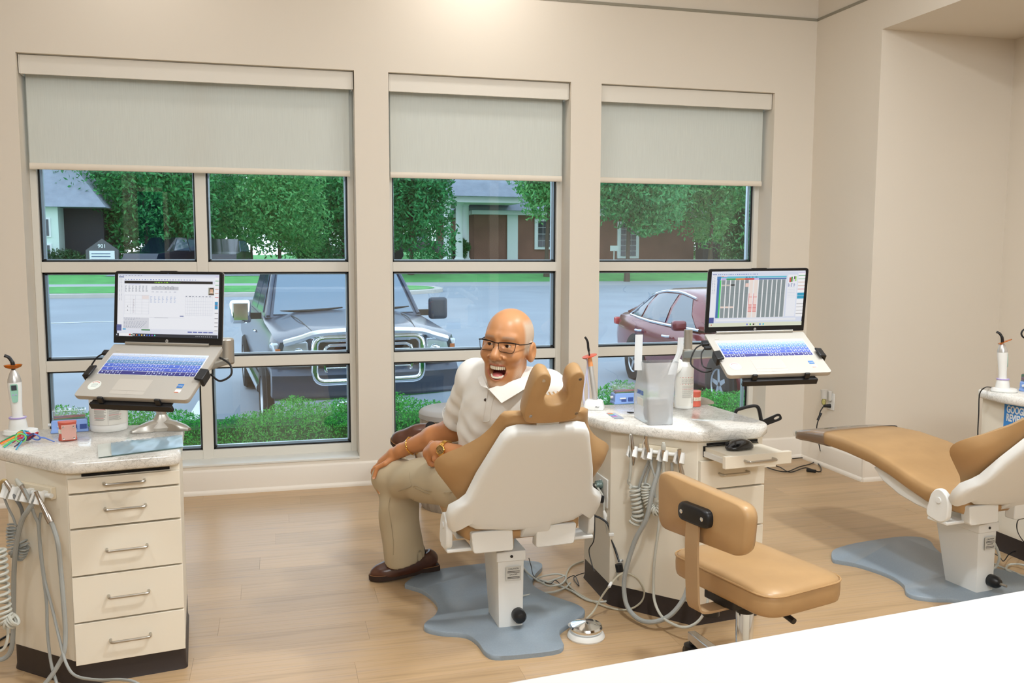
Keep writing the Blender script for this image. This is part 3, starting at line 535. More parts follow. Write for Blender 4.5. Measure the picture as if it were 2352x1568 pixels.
b = MB(SM); b.rings([[V3((x, y, z)) for x in (-1, 1) for x in [x*w]] for y, w, z in ((1.4, .72, .985), (1.75, .64, 1.235), (2.1, .56, 1.4))], closed=False); b.build('windshield', m_cglass, sd)
# distant cars
def far_car(label, x, y, ln, hw, ht, col, rot, lamp=False, bed=False, cat='car', name='parked_car'):
    z = gz(y, x)+.02; M = Matrix.Translation((x, y, z)) @ Matrix.Rotation(rot, 4, 'Z'); t = thing(name, label, cat, (x, y, z), 'cars on the far street'); m = mat('far_paint_%d%d%d' % col, col, .25, .3, coat=1)
    h = ht*.6; L2 = ln/2
    pf = [(-L2, .34), (-L2, h*.86), (-L2*.95, h), (-L2*.80, ht*.97), (-L2*.5, ht), (L2*.12, ht), (L2*.46, h*1.02), (L2*.93, h*.9), (L2, h*.66), (L2, .34)] if not bed else [(-L2, .45), (-L2, h), (-L2*.1, h), (-L2*.05, ht*.97), (L2*.3, ht), (L2*.52, h*1.05), (L2*.93, h*.98), (L2, h*.7), (L2, .45)]
    b = MB(M); b.rings([[V3((x, y*hw, min(z, zc) if zc < 9 else z)) for x, z in pf] for y, zc in ((-1, h), (-.96, h*1.02), (-.74, 9), (.74, 9), (.96, h*1.02), (1, h))]); b.build('body', m, t, ang=50)
    for s in (-1, 1):
        for x0, x1, x2, x3 in (((-L2*.86, -L2*.3, -L2*.3, -L2*.74), (-L2*.26, L2*.34, L2*.1, -L2*.26)) if not bed else ((0, L2*.45, L2*.28, .02*L2),)):
            q = [(x0, .965, h*1.04), (x1, .965, h*1.04), (x2, .79, ht*.95), (x3, .79, ht*.95)]; b = MB(M); b.add([V3((x, s*(y*hw+o), z)) for o in (.012, -.01) for x, y, z in q], [(0, 1, 2, 3), (7, 6, 5, 4)]+[(i, i+4, (i+1) % 4+4, (i+1) % 4) for i in range(4)]); b.build('side_window', m_cglass, t)
    if not bed: b = MB(M); b.add([V3((x, y*hw, z)) for x, y, z in ((-L2*.95-.03, -.8, h*1.02), (-L2*.95-.03, .8, h*1.02), (-L2*.82-.03, .7, ht*.94), (-L2*.82-.03, -.7, ht*.94))], [(0, 1, 2, 3)]); b.build('rear_window', m_cglass, t)
    for sx in (-.32, .32):
        for sy in (-1, 1): MB(M).cyl((sx*ln, sy*hw*.86, .33), (sx*ln, sy*hw*1.02, .33), .33, n=18).build('wheel', m_tyre, t)
    for sy in (-1, 1): MB(M).box((-ln/2, sy*hw*.8, h*.85), (.1, .2, .2)).build('tail_lamp', mat('far_tail_lamp', (220, 50, 40), .3), t)
far_car('dark blue SUV on the far street seen in the left pane', ony(384, 590, 46.5).x, 46.5, 4.4, .9, 1.66, (30, 38, 54), math.radians(243))
far_car('black car on the far street beside the central mullion', ony(518, 590, 46.8).x, 46.8, 4.2, .9, 1.6, (22, 24, 30), math.radians(262))
far_car('distant white car at the right edge of the left window', 3.4, 70, 4.4, .9, 1.5, (226, 230, 234), math.radians(10))
far_car('black pickup with red tail lamp left of the brick building', 8.0, 50, 4.6, .98, 1.75, (30, 32, 38), math.radians(176), bed=True, cat='truck', name='far_pickup')
# ------------------------------------------------------------------ cabinets with quartz tops
def quartz():
    m = bpy.data.materials.new('quartz'); m.use_nodes = True; nt = m.node_tree; b = nt.nodes['Principled BSDF']; N = nt.nodes.new; L = nt.links.new
    b.inputs['Roughness'].default_value = .12; tc = N('ShaderNodeTexCoord'); mp = N('ShaderNodeMapping'); mp.inputs['Scale'].default_value = (1, 1.5, 1.6); mp.inputs['Rotation'].default_value = (.3, .2, .35); L(tc.outputs['Object'], mp.inputs[0])
    last = None
    for sc, dist, lo, hi, c in ((16, 2.6, .455, .54, (172, 170, 160)), (42, 3.0, .475, .515, (128, 126, 116))):
        t = N('ShaderNodeTexNoise'); t.inputs['Scale'].default_value = sc; t.inputs['Detail'].default_value = 6; t.inputs['Distortion'].default_value = dist; L(mp.outputs[0], t.inputs['Vector'])
        r = N('ShaderNodeValToRGB'); e = r.color_ramp.elements; e[0].position = lo; e[0].color = (0, 0, 0, 1); e[1].position = (lo+hi)/2; e[1].color = (1, 1, 1, 1); q = e.new(hi); q.color = (0, 0, 0, 1); L(t.outputs[0], r.inputs[0])
        t2 = N('ShaderNodeTexNoise'); t2.inputs['Scale'].default_value = sc*.4; L(mp.outputs[0], t2.inputs['Vector']); ml = N('ShaderNodeMath'); ml.operation = 'MULTIPLY'; L(r.outputs[0], ml.inputs[0]); L(t2.outputs[0], ml.inputs[1])
        mx = N('ShaderNodeMix'); mx.data_type = 'RGBA'; L(ml.outputs[0], mx.inputs[0]); mx.inputs[7].default_value = lin(c)
        if last: L(last, mx.inputs[6])
        else: mx.inputs[6].default_value = lin((240, 238, 232))
        last = mx.outputs[2]
    L(last, b.inputs['Base Color']); return m
m_quartz = quartz()
m_cab = mat('cabinet_laminate', (232, 224, 207), .45); m_toe = mat('dark_vinyl_base', (52, 44, 42), .45); m_steel = mat('brushed_steel', (190, 186, 178), .28, 1.); m_slot = mat('dark_slot', (28, 26, 24), .9); m_plate = mat('holder_plate', (226, 214, 190), .5)
m_plastic = mat('white_plastic', (232, 232, 228), .35); m_black = mat('black_plastic', (24, 24, 26), .35); m_grey = mat('grey_hose', (160, 163, 160), .5); m_lgrey = mat('pale_grey_hose', (190, 190, 180), .5)
TOE, CT0, CT1 = .09, .757, .80
def faceM(a, b): return frame((a[0], a[1], 0), (b[0]-a[0], b[1]-a[1], 0), (0, 0, 1))   # x along, y up, z outward
def onface(u, v, a, b, off):
    a, b = V3((a[0], a[1], 0)), V3((b[0], b[1], 0)); d = (b-a).normalized(); n = V3((d.y, -d.x, 0)); r = ray(u, v); return CAM + r*(((a+n*off-CAM).dot(n))/r.dot(n))
ROWS = [(.683, .734), (.562, .679), (.396, .558), (.232, .393), (.080, .229)]
def cabinet(P, top, label, tlabel, rows, pulled=None):
    c = thing('cabinet', label, 'cabinet', (sum(p[0] for p in P)/5, sum(p[1] for p in P)/5, 0), 'treatment cabinets in a row')
    MB().prism(P, TOE, CT0).build('body', m_cab, c, bevel=.002)
    ctr = np.mean(np.array(P), 0); K = [tuple(ctr+(np.array(p)-ctr)*1.004) for p in P]; K2 = [tuple(ctr+(np.array(p)-ctr)*1.02) for p in P]
    MB().rings([[(p[0], p[1], z) for p in rpoly(k, .02, 3)] for k, z in ((K2, 0), (K, .018), (K, TOE+.002))]).build('toe_kick', m_toe, c, ang=60)
    M = faceM(P[2], P[3]); w = (V3(P[3])-V3(P[2])).length if len(P[3]) == 3 else math.hypot(P[3][0]-P[2][0], P[3][1]-P[2][1])
    MB(M).box((w*.52, .7405, .001), (w*.78, .009, .006)).build('pull_slot', m_slot, c)
    for i, (z0, z1) in enumerate(rows):
        o = pulled if (i == 0 and pulled) else 0
        d = MB(M).box((w*.505, (z0+z1)/2, .011+o), (w*.985, z1-z0-.003, .02)).build('drawer', m_cab, c, bevel=.0015)
        if o:
            MB(M).box((w*.505, z1-.012, o/2), (w*.8, .018, o)).build('tray_board', m_cab, d)
            for s in (.1, .91): MB(M).box((w*s, z1-.03, o/2), (.012, .02, o)).build('slide', m_plastic, d)
            MB(M).box((w*.5, (z0+z1)/2+.004, .002), (w*.84, z1-z0-.008, .006)).build('tray_opening', m_slot, d)
        h = (z0+z1)/2+.003; q = .064; y = .021+o
        MB(M).tube(rpolyl([(w*.5-q, h, y), (w*.5-q, h, y+.03), (w*.5+q, h, y+.03), (w*.5+q, h, y)], .012), .0048, 10).build('handle', m_steel, d)
    t = MB(); out = rpoly(top, .04, 4); cc = np.mean(np.array(out), 0); ins = [tuple(cc+(np.array(p)-cc)*(1-.006/np.hypot(*(np.array(p)-cc)))) for p in out]
    t.rings([[(p[0], p[1], z) for p in k] for k, z in ((ins, CT0), (out, CT0+.006), (out, CT1-.006), (ins, CT1))]); t = t.build('countertop', m_quartz, None, ang=60)
    tag(t, tlabel, 'countertop', 'quartz cabinet tops'); return c
def rpolyl(pts, r, n=4):
    P = [V3(p) for p in pts]; out = [P[0]]
    for i in range(1, len(P)-1):
        a, b = (P[i-1]-P[i]).normalized(), (P[i+1]-P[i]).normalized()
        for j in range(n+1): t = j/n; out.append((P[i]+a*r)*(1-t)**2+P[i]*2*t*(1-t)+(P[i]+b*r)*t*t)
    return out+[P[-1]]
PA = [(-.925, 3.79), (-.937, 3.446), (-.70, 3.242), (-.345, 3.297), (-.385, 3.80)]
TA = [(-1.10, 3.82), (-.985, 3.50), (-.695, 3.195), (-.335, 3.25), (-.345, 3.40), (-.375, 3.83)]
cabA = cabinet(PA, TA, 'cream cabinet with five drawers at far left, under left laptop', 'white veined quartz top of the left cabinet', ROWS)
PB = [(1.35, 3.80), (1.345, 3.465), (1.60, 3.178), (1.905, 3.21), (1.89, 3.77)]
TB = [(1.30, 3.83), (1.27, 3.62), (1.31, 3.44), (1.585, 3.15), (1.875, 3.165), (1.955, 3.25), (1.91, 3.80)]
cabB = cabinet(PB, TB, 'cream cabinet between the two chairs, with its top tray pulled out', 'white veined quartz top carrying the plastic bag', ROWS, pulled=.165)
PC = [(x+2.17, y+.0) for x, y in PB]; TC = [(x+2.2, y-.0) for x, y in TB]
cabC = cabinet(PC, TC, 'cream cabinet at the right edge, behind the reclined chair', 'white veined quartz top at the right edge of the photo', ROWS)
MB(faceM(PA[0], PA[1])).cyl((.17, .2, 0), (.17, .2, .012), .03).build('black_knob', m_black, cabA)
# blue sign on the third cabinet
sgn = thing('review_sign', 'blue sign with white capital letters on the right cabinet side', 'sign', (3.5, 3.6, .6)); FC = faceM(PC[0], PC[1])
sx = [(onface(u, v, PC[0], PC[1], .004)) for u, v in ((2308, 925), (2352, 985))]; Fi = FC.inverted(); a_ = Fi @ sx[0]
MB(FC).box((a_.x+.11, a_.y-.14, .003), (.22, .29, .004)).build('board', mat('sign_blue', (58, 134, 206), .5), sgn)
for s, dz in (('GOOGLE', .036), ('REVIEWS', .078)): text(s, .05, FC @ Matrix.Translation((a_.x+.016, a_.y-dz+.008, .0056)), m_plastic, sgn, align='LEFT', bold=.0016, sx=.66)
MB(FC).box((a_.x+.05, a_.y-.122, .0055), (.055, .03, .001)).build('white_box_outline', m_plastic, sgn); MB(FC).box((a_.x+.05, a_.y-.122, .0062), (.049, .024, .001)).build('box_fill', MATS['sign_blue'], sgn)
# ------------------------------------------------------------------ treatment chairs
m_tan = mat('tan_vinyl', (178, 142, 98), .42, noise=(7, .07), bump=(45, .12, .0015), spec=.4); m_shell = mat('chair_shell_white', (230, 231, 228), .38); m_base = mat('blue_grey_base', (138, 150, 160), .36, noise=(160, .05), bump=(300, .15, .0005)); m_rod = mat('dark_rod', (70, 68, 66), .3, .8)
m_wrap = glass_mat('clear_plastic_cover', (1., 1., 1.0), 1.4, .06, .02, ((244, 246, 250), .07))
BASE = [(-.33, .50), (-.24, .60), (-.10, .64), (.06, .65), (.24, .645), (.33, .60), (.325, .53), (.27, .45), (.225, .36), (.22, .29), (.26, .18), (.335, .05), (.33, -.03), (.24, -.11), (.175, -.17), (.155, -.25), (.145, -.30), (.09, -.33), (-.10, -.32), (-.15, -.28), (-.16, -.18), (-.19, -.10), (-.27, -.06), (-.325, -.01), (-.325, .04), (-.27, .11), (-.24, .2), (-.245, .30), (-.275, .40), (-.32, .46)]
def se(t, p): return math.copysign(abs(t)**p, t)
def treat_chair(label, o, yb, yu, tilt, off):
    t = thing('treatment_chair', label, 'chair', (o[0], o[1], 0), 'tan treatment chairs')
    B = Matrix.Translation((o[0], o[1], 0)) @ Matrix.Rotation(math.radians(yb), 4, 'Z'); U = Matrix.Translation((o[0], o[1], 0)) @ Matrix.Rotation(math.radians(yu), 4, 'Z') @ Matrix.Translation((off, 0, 0))
    bs = [(p.x, p.y) for p in spline([(x, y, 0) for x, y in BASE], 4, True)]
    MB(B).rings([[(x, y, z) for x, y in k] for k, z in ((bs, .0), (bs, .017), ([(x*.99, y*.99+.002) for x, y in bs], .02))]).build('base_plate', m_base, t, ang=60)
    pb = rpoly([(-.05, -.082), (.05, -.082), (.05, .088), (-.05, .088)], .008, 2); ptp = rpoly([(-.055, -.08), (.055, -.08), (.055, .16), (-.055, .16)], .008, 2)
    MB(B).prism(pb, .02, .315, ptp).build('pedestal', m_shell, t)
    MB(B).prism(rpoly([(-.06, -.088), (.06, -.088), (.06, .10), (-.06, .10)], .006, 2), .288, .328).build('pedestal_collar', m_shell, t, bevel=.002)
    MB(B).cyl((0, 0.02, .30), (0, .02, .385), .032, n=20).build('lift_column', m_rod, t)
    MB(B).box((0, -.02, .352), (.045, .05, .05)).build('lock_block', m_steel, t)
    MB(B).cyl((0, -.083, .308), (0, -.091, .308), .006, n=12).build('screw_hole', m_black, t)
    k = MB(B); k.rings([[V3((.028+r*math.cos(q), y, .068+r*math.sin(q))) for q in [2*math.pi*i/20 for i in range(20)]] for y, r in ((-.078, .027), (-.10, .028), (-.118, .026), (-.131, .017), (-.135, .004))]); k = k.build('black_cap', m_black, t)
    if tilt > 35: MB(B).cyl((.028, -.12, .068), (.028, -.165, .068), .006, n=10).build('pin', m_steel, k)
    LB = frame(B @ V3((.008, -.0865, .238)), B.to_3x3() @ V3((1, 0, 0)), V3((0, .0, 1)))
    lb = MB(LB).box((0, 0, .002), (.062, .056, .001)).build('caution_label', mat('label_silver', (200, 200, 194), .4), t)
    text('CAUTION', .0095, LB @ Matrix.Translation((0, .019, .0026)), m_black, lb); text('DANGER', .008, LB @ Matrix.Translation((0, -.004, .0026)), m_black, lb)
    for z in (.009, .004, -.014, -.019): MB(LB).box((0, z, .0027), (.05, .0022, .0003)).build('text_line', m_black, lb)
    # seat and leg rest: one upholstered sweep
    st = [(-.15, .20, .475, .06), (-.135, .235, .49, .095), (-.08, .25, .495, .10), (.03, .26, .505, .10), (.13, .262, .53, .095), (.25, .26, .563, .09), (.38, .255, .588, .088), (.55, .25, .603, .086), (.70, .238, .600, .078), (.84, .22, .578, .062), (.93, .205, .557, .05), (.965, .195, .546, .04), (.975, .18, .54, .022)]
    def ring(y, hw, zt, th, g=0, n=28): return [V3(((hw+g)*se(math.cos(q), .38), y, zt-th/2+(th/2+g)*se(math.sin(q), .55)-(.018*math.cos(q)**8 if False else 0)+(.012*(abs(math.cos(q))**3) if math.sin(q) > 0 else 0))) for q in [2*math.pi*i/n for i in range(n)]]
    sp = [tuple(p) for p in np.array([[*p] for p in st])]; fine = []
    for a, b in zip(sp[:-1], sp[1:]):
        for q in (0, .5): fine.append([a[i]*(1-q)+b[i]*q for i in range(4)])
    fine.append(sp[-1]); MB(U).rings([ring(*q) for q in fine]).build('seat_cushion', m_tan, t, ang=70)
    MB(U).rings([ring(y, hw, zt, th, .006) for y, hw, zt, th in fine if y > .69]+[ring(.995, .19, .545, .03, .004)]).build('foot_cover', m_wrap, t, ang=70)
    ub = [(.36, .495), (.30, .445), (.2, .405), (.10, .385), (-.02, .375), (-.02, .43), (.12, .455), (.34, .505)]
    MB(U).rings([[V3((x, y, z)) for y, z in ub] for x in (-.235, -.2, .2, .235)]).build('underside_shell', m_shell, t, bevel=.006)
    for s in (-1, 1):
        oc = [(-.05+.0, .375), (-.10, .365), (-.135, .385), (-.14, .45), (-.13, .49), (-.10, .512), (-.07, .508), (-.045, .48), (-.025, .40), (-.03, .38)]
        br = MB(U).rings([[V3((s*x, y, z)) for y, z in rpoly(oc, .02, 3)] for x in (.278, .304)]).build('hinge_plate', m_shell, t, bevel=.005)
        MB(U).cyl((s*.303, -.09, .462), (s*.308, -.09, .462), .013, n=16).build('pivot_cap', m_shell, br)
        MB(U).rings([[V3((s*x, y, z)) for y, z in ((-.135, .363), (-.03, .363), (-.03, .377), (-.135, .377))] for x in (.2, .285, .30)]).build('hinge_foot', m_shell, br, bevel=.004)
        MB(U).rings([[V3((s*x, -.168+.0*(z > .4), z)) for x, z in rpoly([(.045, .36), (.205, .362), (.215, .445), (.05, .447)], .012, 3)], [V3((s*x, -.12, z)) for x, z in rpoly([(.045, .36), (.205, .362), (.215, .445), (.05, .447)], .012, 3)]]).build('rear_tray', m_shell, t, bevel=.004)
    # backrest frame: origin at the pivot, y up the back, z towards the sitter
    ti = math.radians(tilt); P0 = U @ V3((0, -.15, .455)); R = U.to_3x3(); up = R @ V3((0, -math.sin(ti), math.cos(ti))); BK = frame(P0, R @ V3((1, 0, 0)), up); BKi = BK
    # frame(): z = x cross y -> points backwards from the sitter; use d = -z for forward
    ro = [(0, .508), (.115, .508), (.148, .496), (.166, .465), (.19, .39), (.225, .28), (.25, .17), (.272, .14), (.305, .11), (.31, .06), (.30, .015), (.285, -.005), (.265, .03), (.24, .035), (.20, .012), (.05, .0), (0, .0)]
    ol = [(-x, y) for x, y in ro[::-1][1:-1]]; poly = ro+ol
    outs = []
    for k, zz in ((1., -.0), (1., .020), (.988, .030), (.965, .036), (.9, .04), (.8, .04), (.65, .04), (.5, .04), (.3, .04), (.12, .04), (.0, .04)): outs.append([V3((x*k, .26+(y-.26)*k, zz-.03*(abs(x*k)/.3)**2.0)) for x, y in poly])
    MB(BK).rings(outs, caps=True).build('back_shell', m_shell, t, ang=60, bevel=0)
    # cushion with forward curling wings
    rows = [(.0, .19, .0, .03), (.02, .24, .015, .05), (.09, .258, .035, .06), (.145, .302, .066, .07), (.195, .342, .092, .07), (.24, .352, .095, .07), (.28, .330, .085, .07), (.32, .286, .07, .065), (.36, .246, .055, .065), (.40, .216, .042, .06), (.45, .19, .03, .058), (.49, .177, .022, .055), (.53, .165, .015, .05), (.545, .14, .008, .03), (.55, .11, .0, .012)]
    rr = []; sp3 = spline([(r[1], r[2], r[3]) for r in rows], 12); hq = np.interp(np.arange(len(sp3))/12, range(len(rows)), [r[0] for r in rows])
    fr = [[q]+[float(np.interp(q, hq, [p[i] for p in sp3])) for i in range(3)] for q in np.concatenate([[0, .006, .013], np.linspace(.02, .52, 26), [.53, .538, .545, .549]])]
    for h, Wd, wf, th in fr:
        bk, ft = [], []
        for s in np.linspace(-1, 1, 23): f = wf*abs(s)**2.6; e = th/2*(1-abs(s)**7)**.5; bk.append(V3((Wd*s, h, -(f+th/2-e-.0)))); ft.append(V3((Wd*s, h, -(f+th/2+e))))
        rr.append(bk+ft[::-1][1:-1])
    cu = MB(BK).rings(rr).build('back_cushion', m_tan, t, ang=70)
    MB(BK).box((0, .525, .0), (.085, .07, .012)).build('headrest_post', m_plastic, t, bevel=.002)
    # U-shaped head rest
    ho = [(-.088, .53), (-.110, .552), (-.114, .60), (-.106, .69), (-.096, .742), (-.076, .762), (-.052, .757), (-.036, .735), (-.036, .69), (-.046, .66), (-.044, .635), (-.026, .617), (0, .612)]
    ho = [(x*.90-0, .542+(y-.53)*.93) for x, y in ho]; hp = ho+[(-x, y) for x, y in ho[::-1][1:]]; hp = [(p.x, p.y) for p in spline([(x, y, 0) for x, y in hp+[(0.0, .535)]], 3, True)]; c0 = np.array((0, .64)); hn = len(hp); hr = []
    nr = np.array(hp); tg = np.roll(nr, -1, 0)-np.roll(nr, 1, 0); nm = np.stack([tg[:, 1], -tg[:, 0]], 1); nm /= np.linalg.norm(nm, axis=1)[:, None]
    if np.sum(nr[:, 0]*np.roll(nr[:, 1], -1)-np.roll(nr[:, 0], -1)*nr[:, 1]) > 0: nm = nm
    else: nm = -nm
    for ins, zz in ((.0065, .0125), (.0018, .0105), (.0, .005), (-.001, -.02), (.0, -.042), (.006, -.052), (.014, -.057)): hr.append([V3((p[0]-q[0]*ins-.006, p[1]-q[1]*ins, zz+.02)) for p, q in zip(nr, nm)])
    hd = MB(BK).rings(hr).build('headrest', m_tan, t, ang=70)
    for x, y in ((-.085, .575), (.085, .575), (-.066, .728), (.066, .728)): MB(BK).lathe([(.0, .034), (.006, .034), (.007, .031), (.007, .028)], (x, y, 0), 12).build('screw', m_chrome, hd)
    for i in range(5): MB(BK).tube(spline([V3((-.035+.0175*i, .612+.0*i, -.0)), V3((-.034+.017*i, .617, -.02)), V3((-.032+.016*i, .613, -.045))], 3), .003, 6).build('pleat', m_tan, hd)
    # centre hinge arm under the shell
    MB(BK).rings([[V3((x, y, z)) for y, z in ((.05, .036), (.0, .038), (-.05, .022), (-.09, -.015), (-.10, -.06), (-.06, -.07), (-.02, -.02), (.04, .0))] for x in (-.012, .0, .08, .10)]).build('hinge_arm', m_shell, t, bevel=.008)
    return t, U, BK
ch1, U1, BK1 = treat_chair('tan treatment chair the laughing man sits in, seen from behind', (.87, 3.39), 1, 3.5, 30, .024)
ch2, U2, BK2 = treat_chair('empty tan treatment chair at right, leg rest wrapped in clear plastic', (2.975, 3.23), 6.5, 6.5, 37, 0)
# ------------------------------------------------------------------ operator stool
dl = V3((.233, -.972, 0)).normalized(); nb = V3((-.972, -.233, 0)).normalized(); sc0 = V3((1.53, 2.596, 0))
SM_ = frame(sc0, dl, -nb)    # x along the back edge, y forward (away from the back), z up (x cross y)
if SM_.to_3x3()[2][2] < 0: SM_ = frame(sc0, -dl, -nb)
sx_ = SM_.to_3x3() @ V3((1, 0, 0))
stl = thing('operator_stool', 'tan wheeled stool with low padded back, in front of middle cabinet', 'stool', (1.5, 2.56, 0))
seat = rpoly([(-.245, -.175), (.245, -.175), (.235, .175), (-.235, .175)], .075, 6)
def pad(poly, prof, M, name, m, par): return MB(M).rings([[V3((x*k, y*k, z)) for x, y in poly] for k, z in prof]).build(name, m, par, ang=65)
st_ = pad(seat, [(.93, .385), (.985, .392), (1.0, .405), (1.005, .43), (1.0, .448), (.985, .458), (.95, .466), (.8, .474), (.5, .478), (.02, .479)], SM_, 'seat', mat('tan_stool_vinyl', (178, 143, 100), .34, noise=(9, .06), bump=(60, .1, .001), spec=.45), stl)
MB(SM_).tube([V3((x*1.004, y*1.006, .4575)) for x, y in seat], .0032, 6, True).build('piping', MATS['tan_vinyl'], st_)
e0 = V3((0, -.23, 0)); bt = math.radians(6)
BM = SM_ @ Matrix.Translation((0, -.235, .67)) @ Matrix.Rotation(math.radians(90)-bt*0, 4, 'X')
bkp = rpoly([(-.21, -.10), (.21, -.085), (.225, .075), (-.215, .10)], .05, 6)
bk_ = pad(bkp, [(.9, -.034), (.97, -.03), (1.0, -.012), (1.0, .004), (.985, .014), (.94, .019), (.1, .021)], BM, 'backrest', MATS['tan_stool_vinyl'], stl)
if (BM.to_3x3() @ V3((0, 0, 1))).dot(nb) < 0: pass
for x in (1,):
    MB(BM).rings([[V3((px*k, py*k, z)) for px, py in rpoly([(-.075, -.03), (.075, -.03), (.075, .03), (-.075, .03)], .03, 6)] for k, z in ((1, .018), (1, .034), (.93, .043), (.7, .046))]).build('bracket', m_black, bk_, ang=60)
    for q in (-.05, .05): MB(BM).lathe([(.007, .040), (.007, .047), (.004, .048), (0, .046)], (q, 0, 0), 12).build('screw', m_chrome, bk_)
sp_ = [(0, -.272, .655), (0, -.275, .56), (0, -.268, .42), (0, -.262, .375), (0, -.24, .352), (0, -.15, .348), (0, -.02, .352)]
st2 = spline(sp_, 5); b = MB(SM_); b.rings([[V3((x, p.y, p.z))+V3((0, o*.004*(1 if i < 18 else .3), o*.004*(0 if i < 18 else 1))) for x, o in ((-.03, -1), (.03, -1), (.03, 1), (-.03, 1))] for i, p in enumerate(st2)]); b.build('strap', mat('tan_strap', (170, 140, 104), .45), stl)
MB(SM_).box((.0, -.08, .37), (.14, .16, .03)).build('seat_mechanism', m_black, stl, bevel=.004)
MB(SM_).cyl((0, -.19, .345), (0, -.19, .325), .028).build('tension_knob', m_black, stl)
lv = SM_.inverted() @ onz(1795, 1405, .37); lv2 = SM_.inverted() @ onz(1824, 1427, .36)
MB(SM_).tube([lv+(lv-lv2)*.6, lv, lv2], [.006, .010, .010], 10).build('lever', m_black, stl)
pl = SM_.inverted() @ V3((1.468, 2.55, 0)); pl.z = 0
MB(SM_).lathe([(.029, .12), (.029, .335), (.027, .338)], pl, 24).build('gas_cylinder', m_chrome, stl); MB(SM_).lathe([(.030, .325), (.031, .345), (.026, .352), (.014, .354), (.014, .40)], pl, 20).build('cylinder_cap', m_black, stl)
pw = SM_ @ pl
for i in range(5):
    a = math.radians(92+72*i); d = V3((math.cos(a), math.sin(a), 0)); s_ = V3((-d.y, d.x, 0)); L0 = .36
    lg = MB(); lg.rings([[pw+d*r+s_*q*w+V3((0, 0, z)) for q, z in ((-1, zb), (1, zb), (1, zt), (-1, zt))] for r, w, zb, zt in ((.02, .022, .07, .125), (L0, .015, .075, .108))]); lg = lg.build('base_leg', mat('polished_alu', (200, 200, 200), .15, 1.), stl, bevel=.004)
    w = MB(); ce = pw+d*(L0-.01)
    for q in (-.015, .015): w.cyl(ce+s_*(q-.009)+V3((0, 0, .028)), ce+s_*(q+.009)+V3((0, 0, .028)), .028, n=18)
    tag(w.build('caster', m_black, lg), None); MB().lathe([(.03, .04), (.03, .058), (.012, .062), (.008, .08)], ce, 14).build('caster_hood', m_black, lg)
# white ledge in the foreground
dd = V3((.748, .079, 0)).normalized(); n2 = V3((-dd.y, dd.x, 0)); lo_ = V3((.216, .871, 0))
FGM = frame((lo_.x, lo_.y, 0), dd, n2)
lg = thing('ledge', 'plain white laminate ledge across the lower right corner', 'ledge', (.8, .6, 0))
MB(FGM).bb((-.9, -.62, 1.01), (2.2, 0, 1.05)).build('top', mat('white_laminate', (206, 206, 206), .35), lg, bevel=.004)
MB(FGM).bb((-.85, -.5, 0), (2.15, -.06, 1.01)).build('front_panel', m_cab, lg)
# ------------------------------------------------------------------ laptops on arms
m_lap = mat('laptop_silver', (184, 179, 170), .38, .25); m_bez = mat('laptop_bezel', (18, 18, 20), .35); m_film = mat('keyboard_film', (214, 218, 226), .4); m_alum = mat('satin_aluminium', (186, 182, 174), .35, .85)
def screen_mat():
    m = bpy.data.materials.new('screen_picture'); m.use_nodes = True; nt = m.node_tree; b = nt.nodes['Principled BSDF']; a = nt.nodes.new('ShaderNodeVertexColor'); a.layer_name = 'Col'
    nt.links.new(a.outputs[0], b.inputs['Emission Color']); b.inputs['Emission Strength'].default_value = 1.15; b.inputs['Base Color'].default_value = (.02, .02, .02, 1); b.inputs['Roughness'].default_value = .3; return m
m_scr = screen_mat()
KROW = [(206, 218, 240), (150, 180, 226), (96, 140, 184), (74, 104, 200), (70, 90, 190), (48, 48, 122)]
KW = [[19/17]*17, [.8]+[1]*12+[2.2]+[1]*4, [1.5]+[1]*12+[1.5]+[1]*4, [1.8]+[1]*11+[2.2]+[1]*4, [2.3]+[1]*10+[2.7]+[1]*4, [1.3, 1, 1, 1, 5.2, 1, 1, 1, 1.25, 1.25, 2, 1, 1]]
keymesh = {}
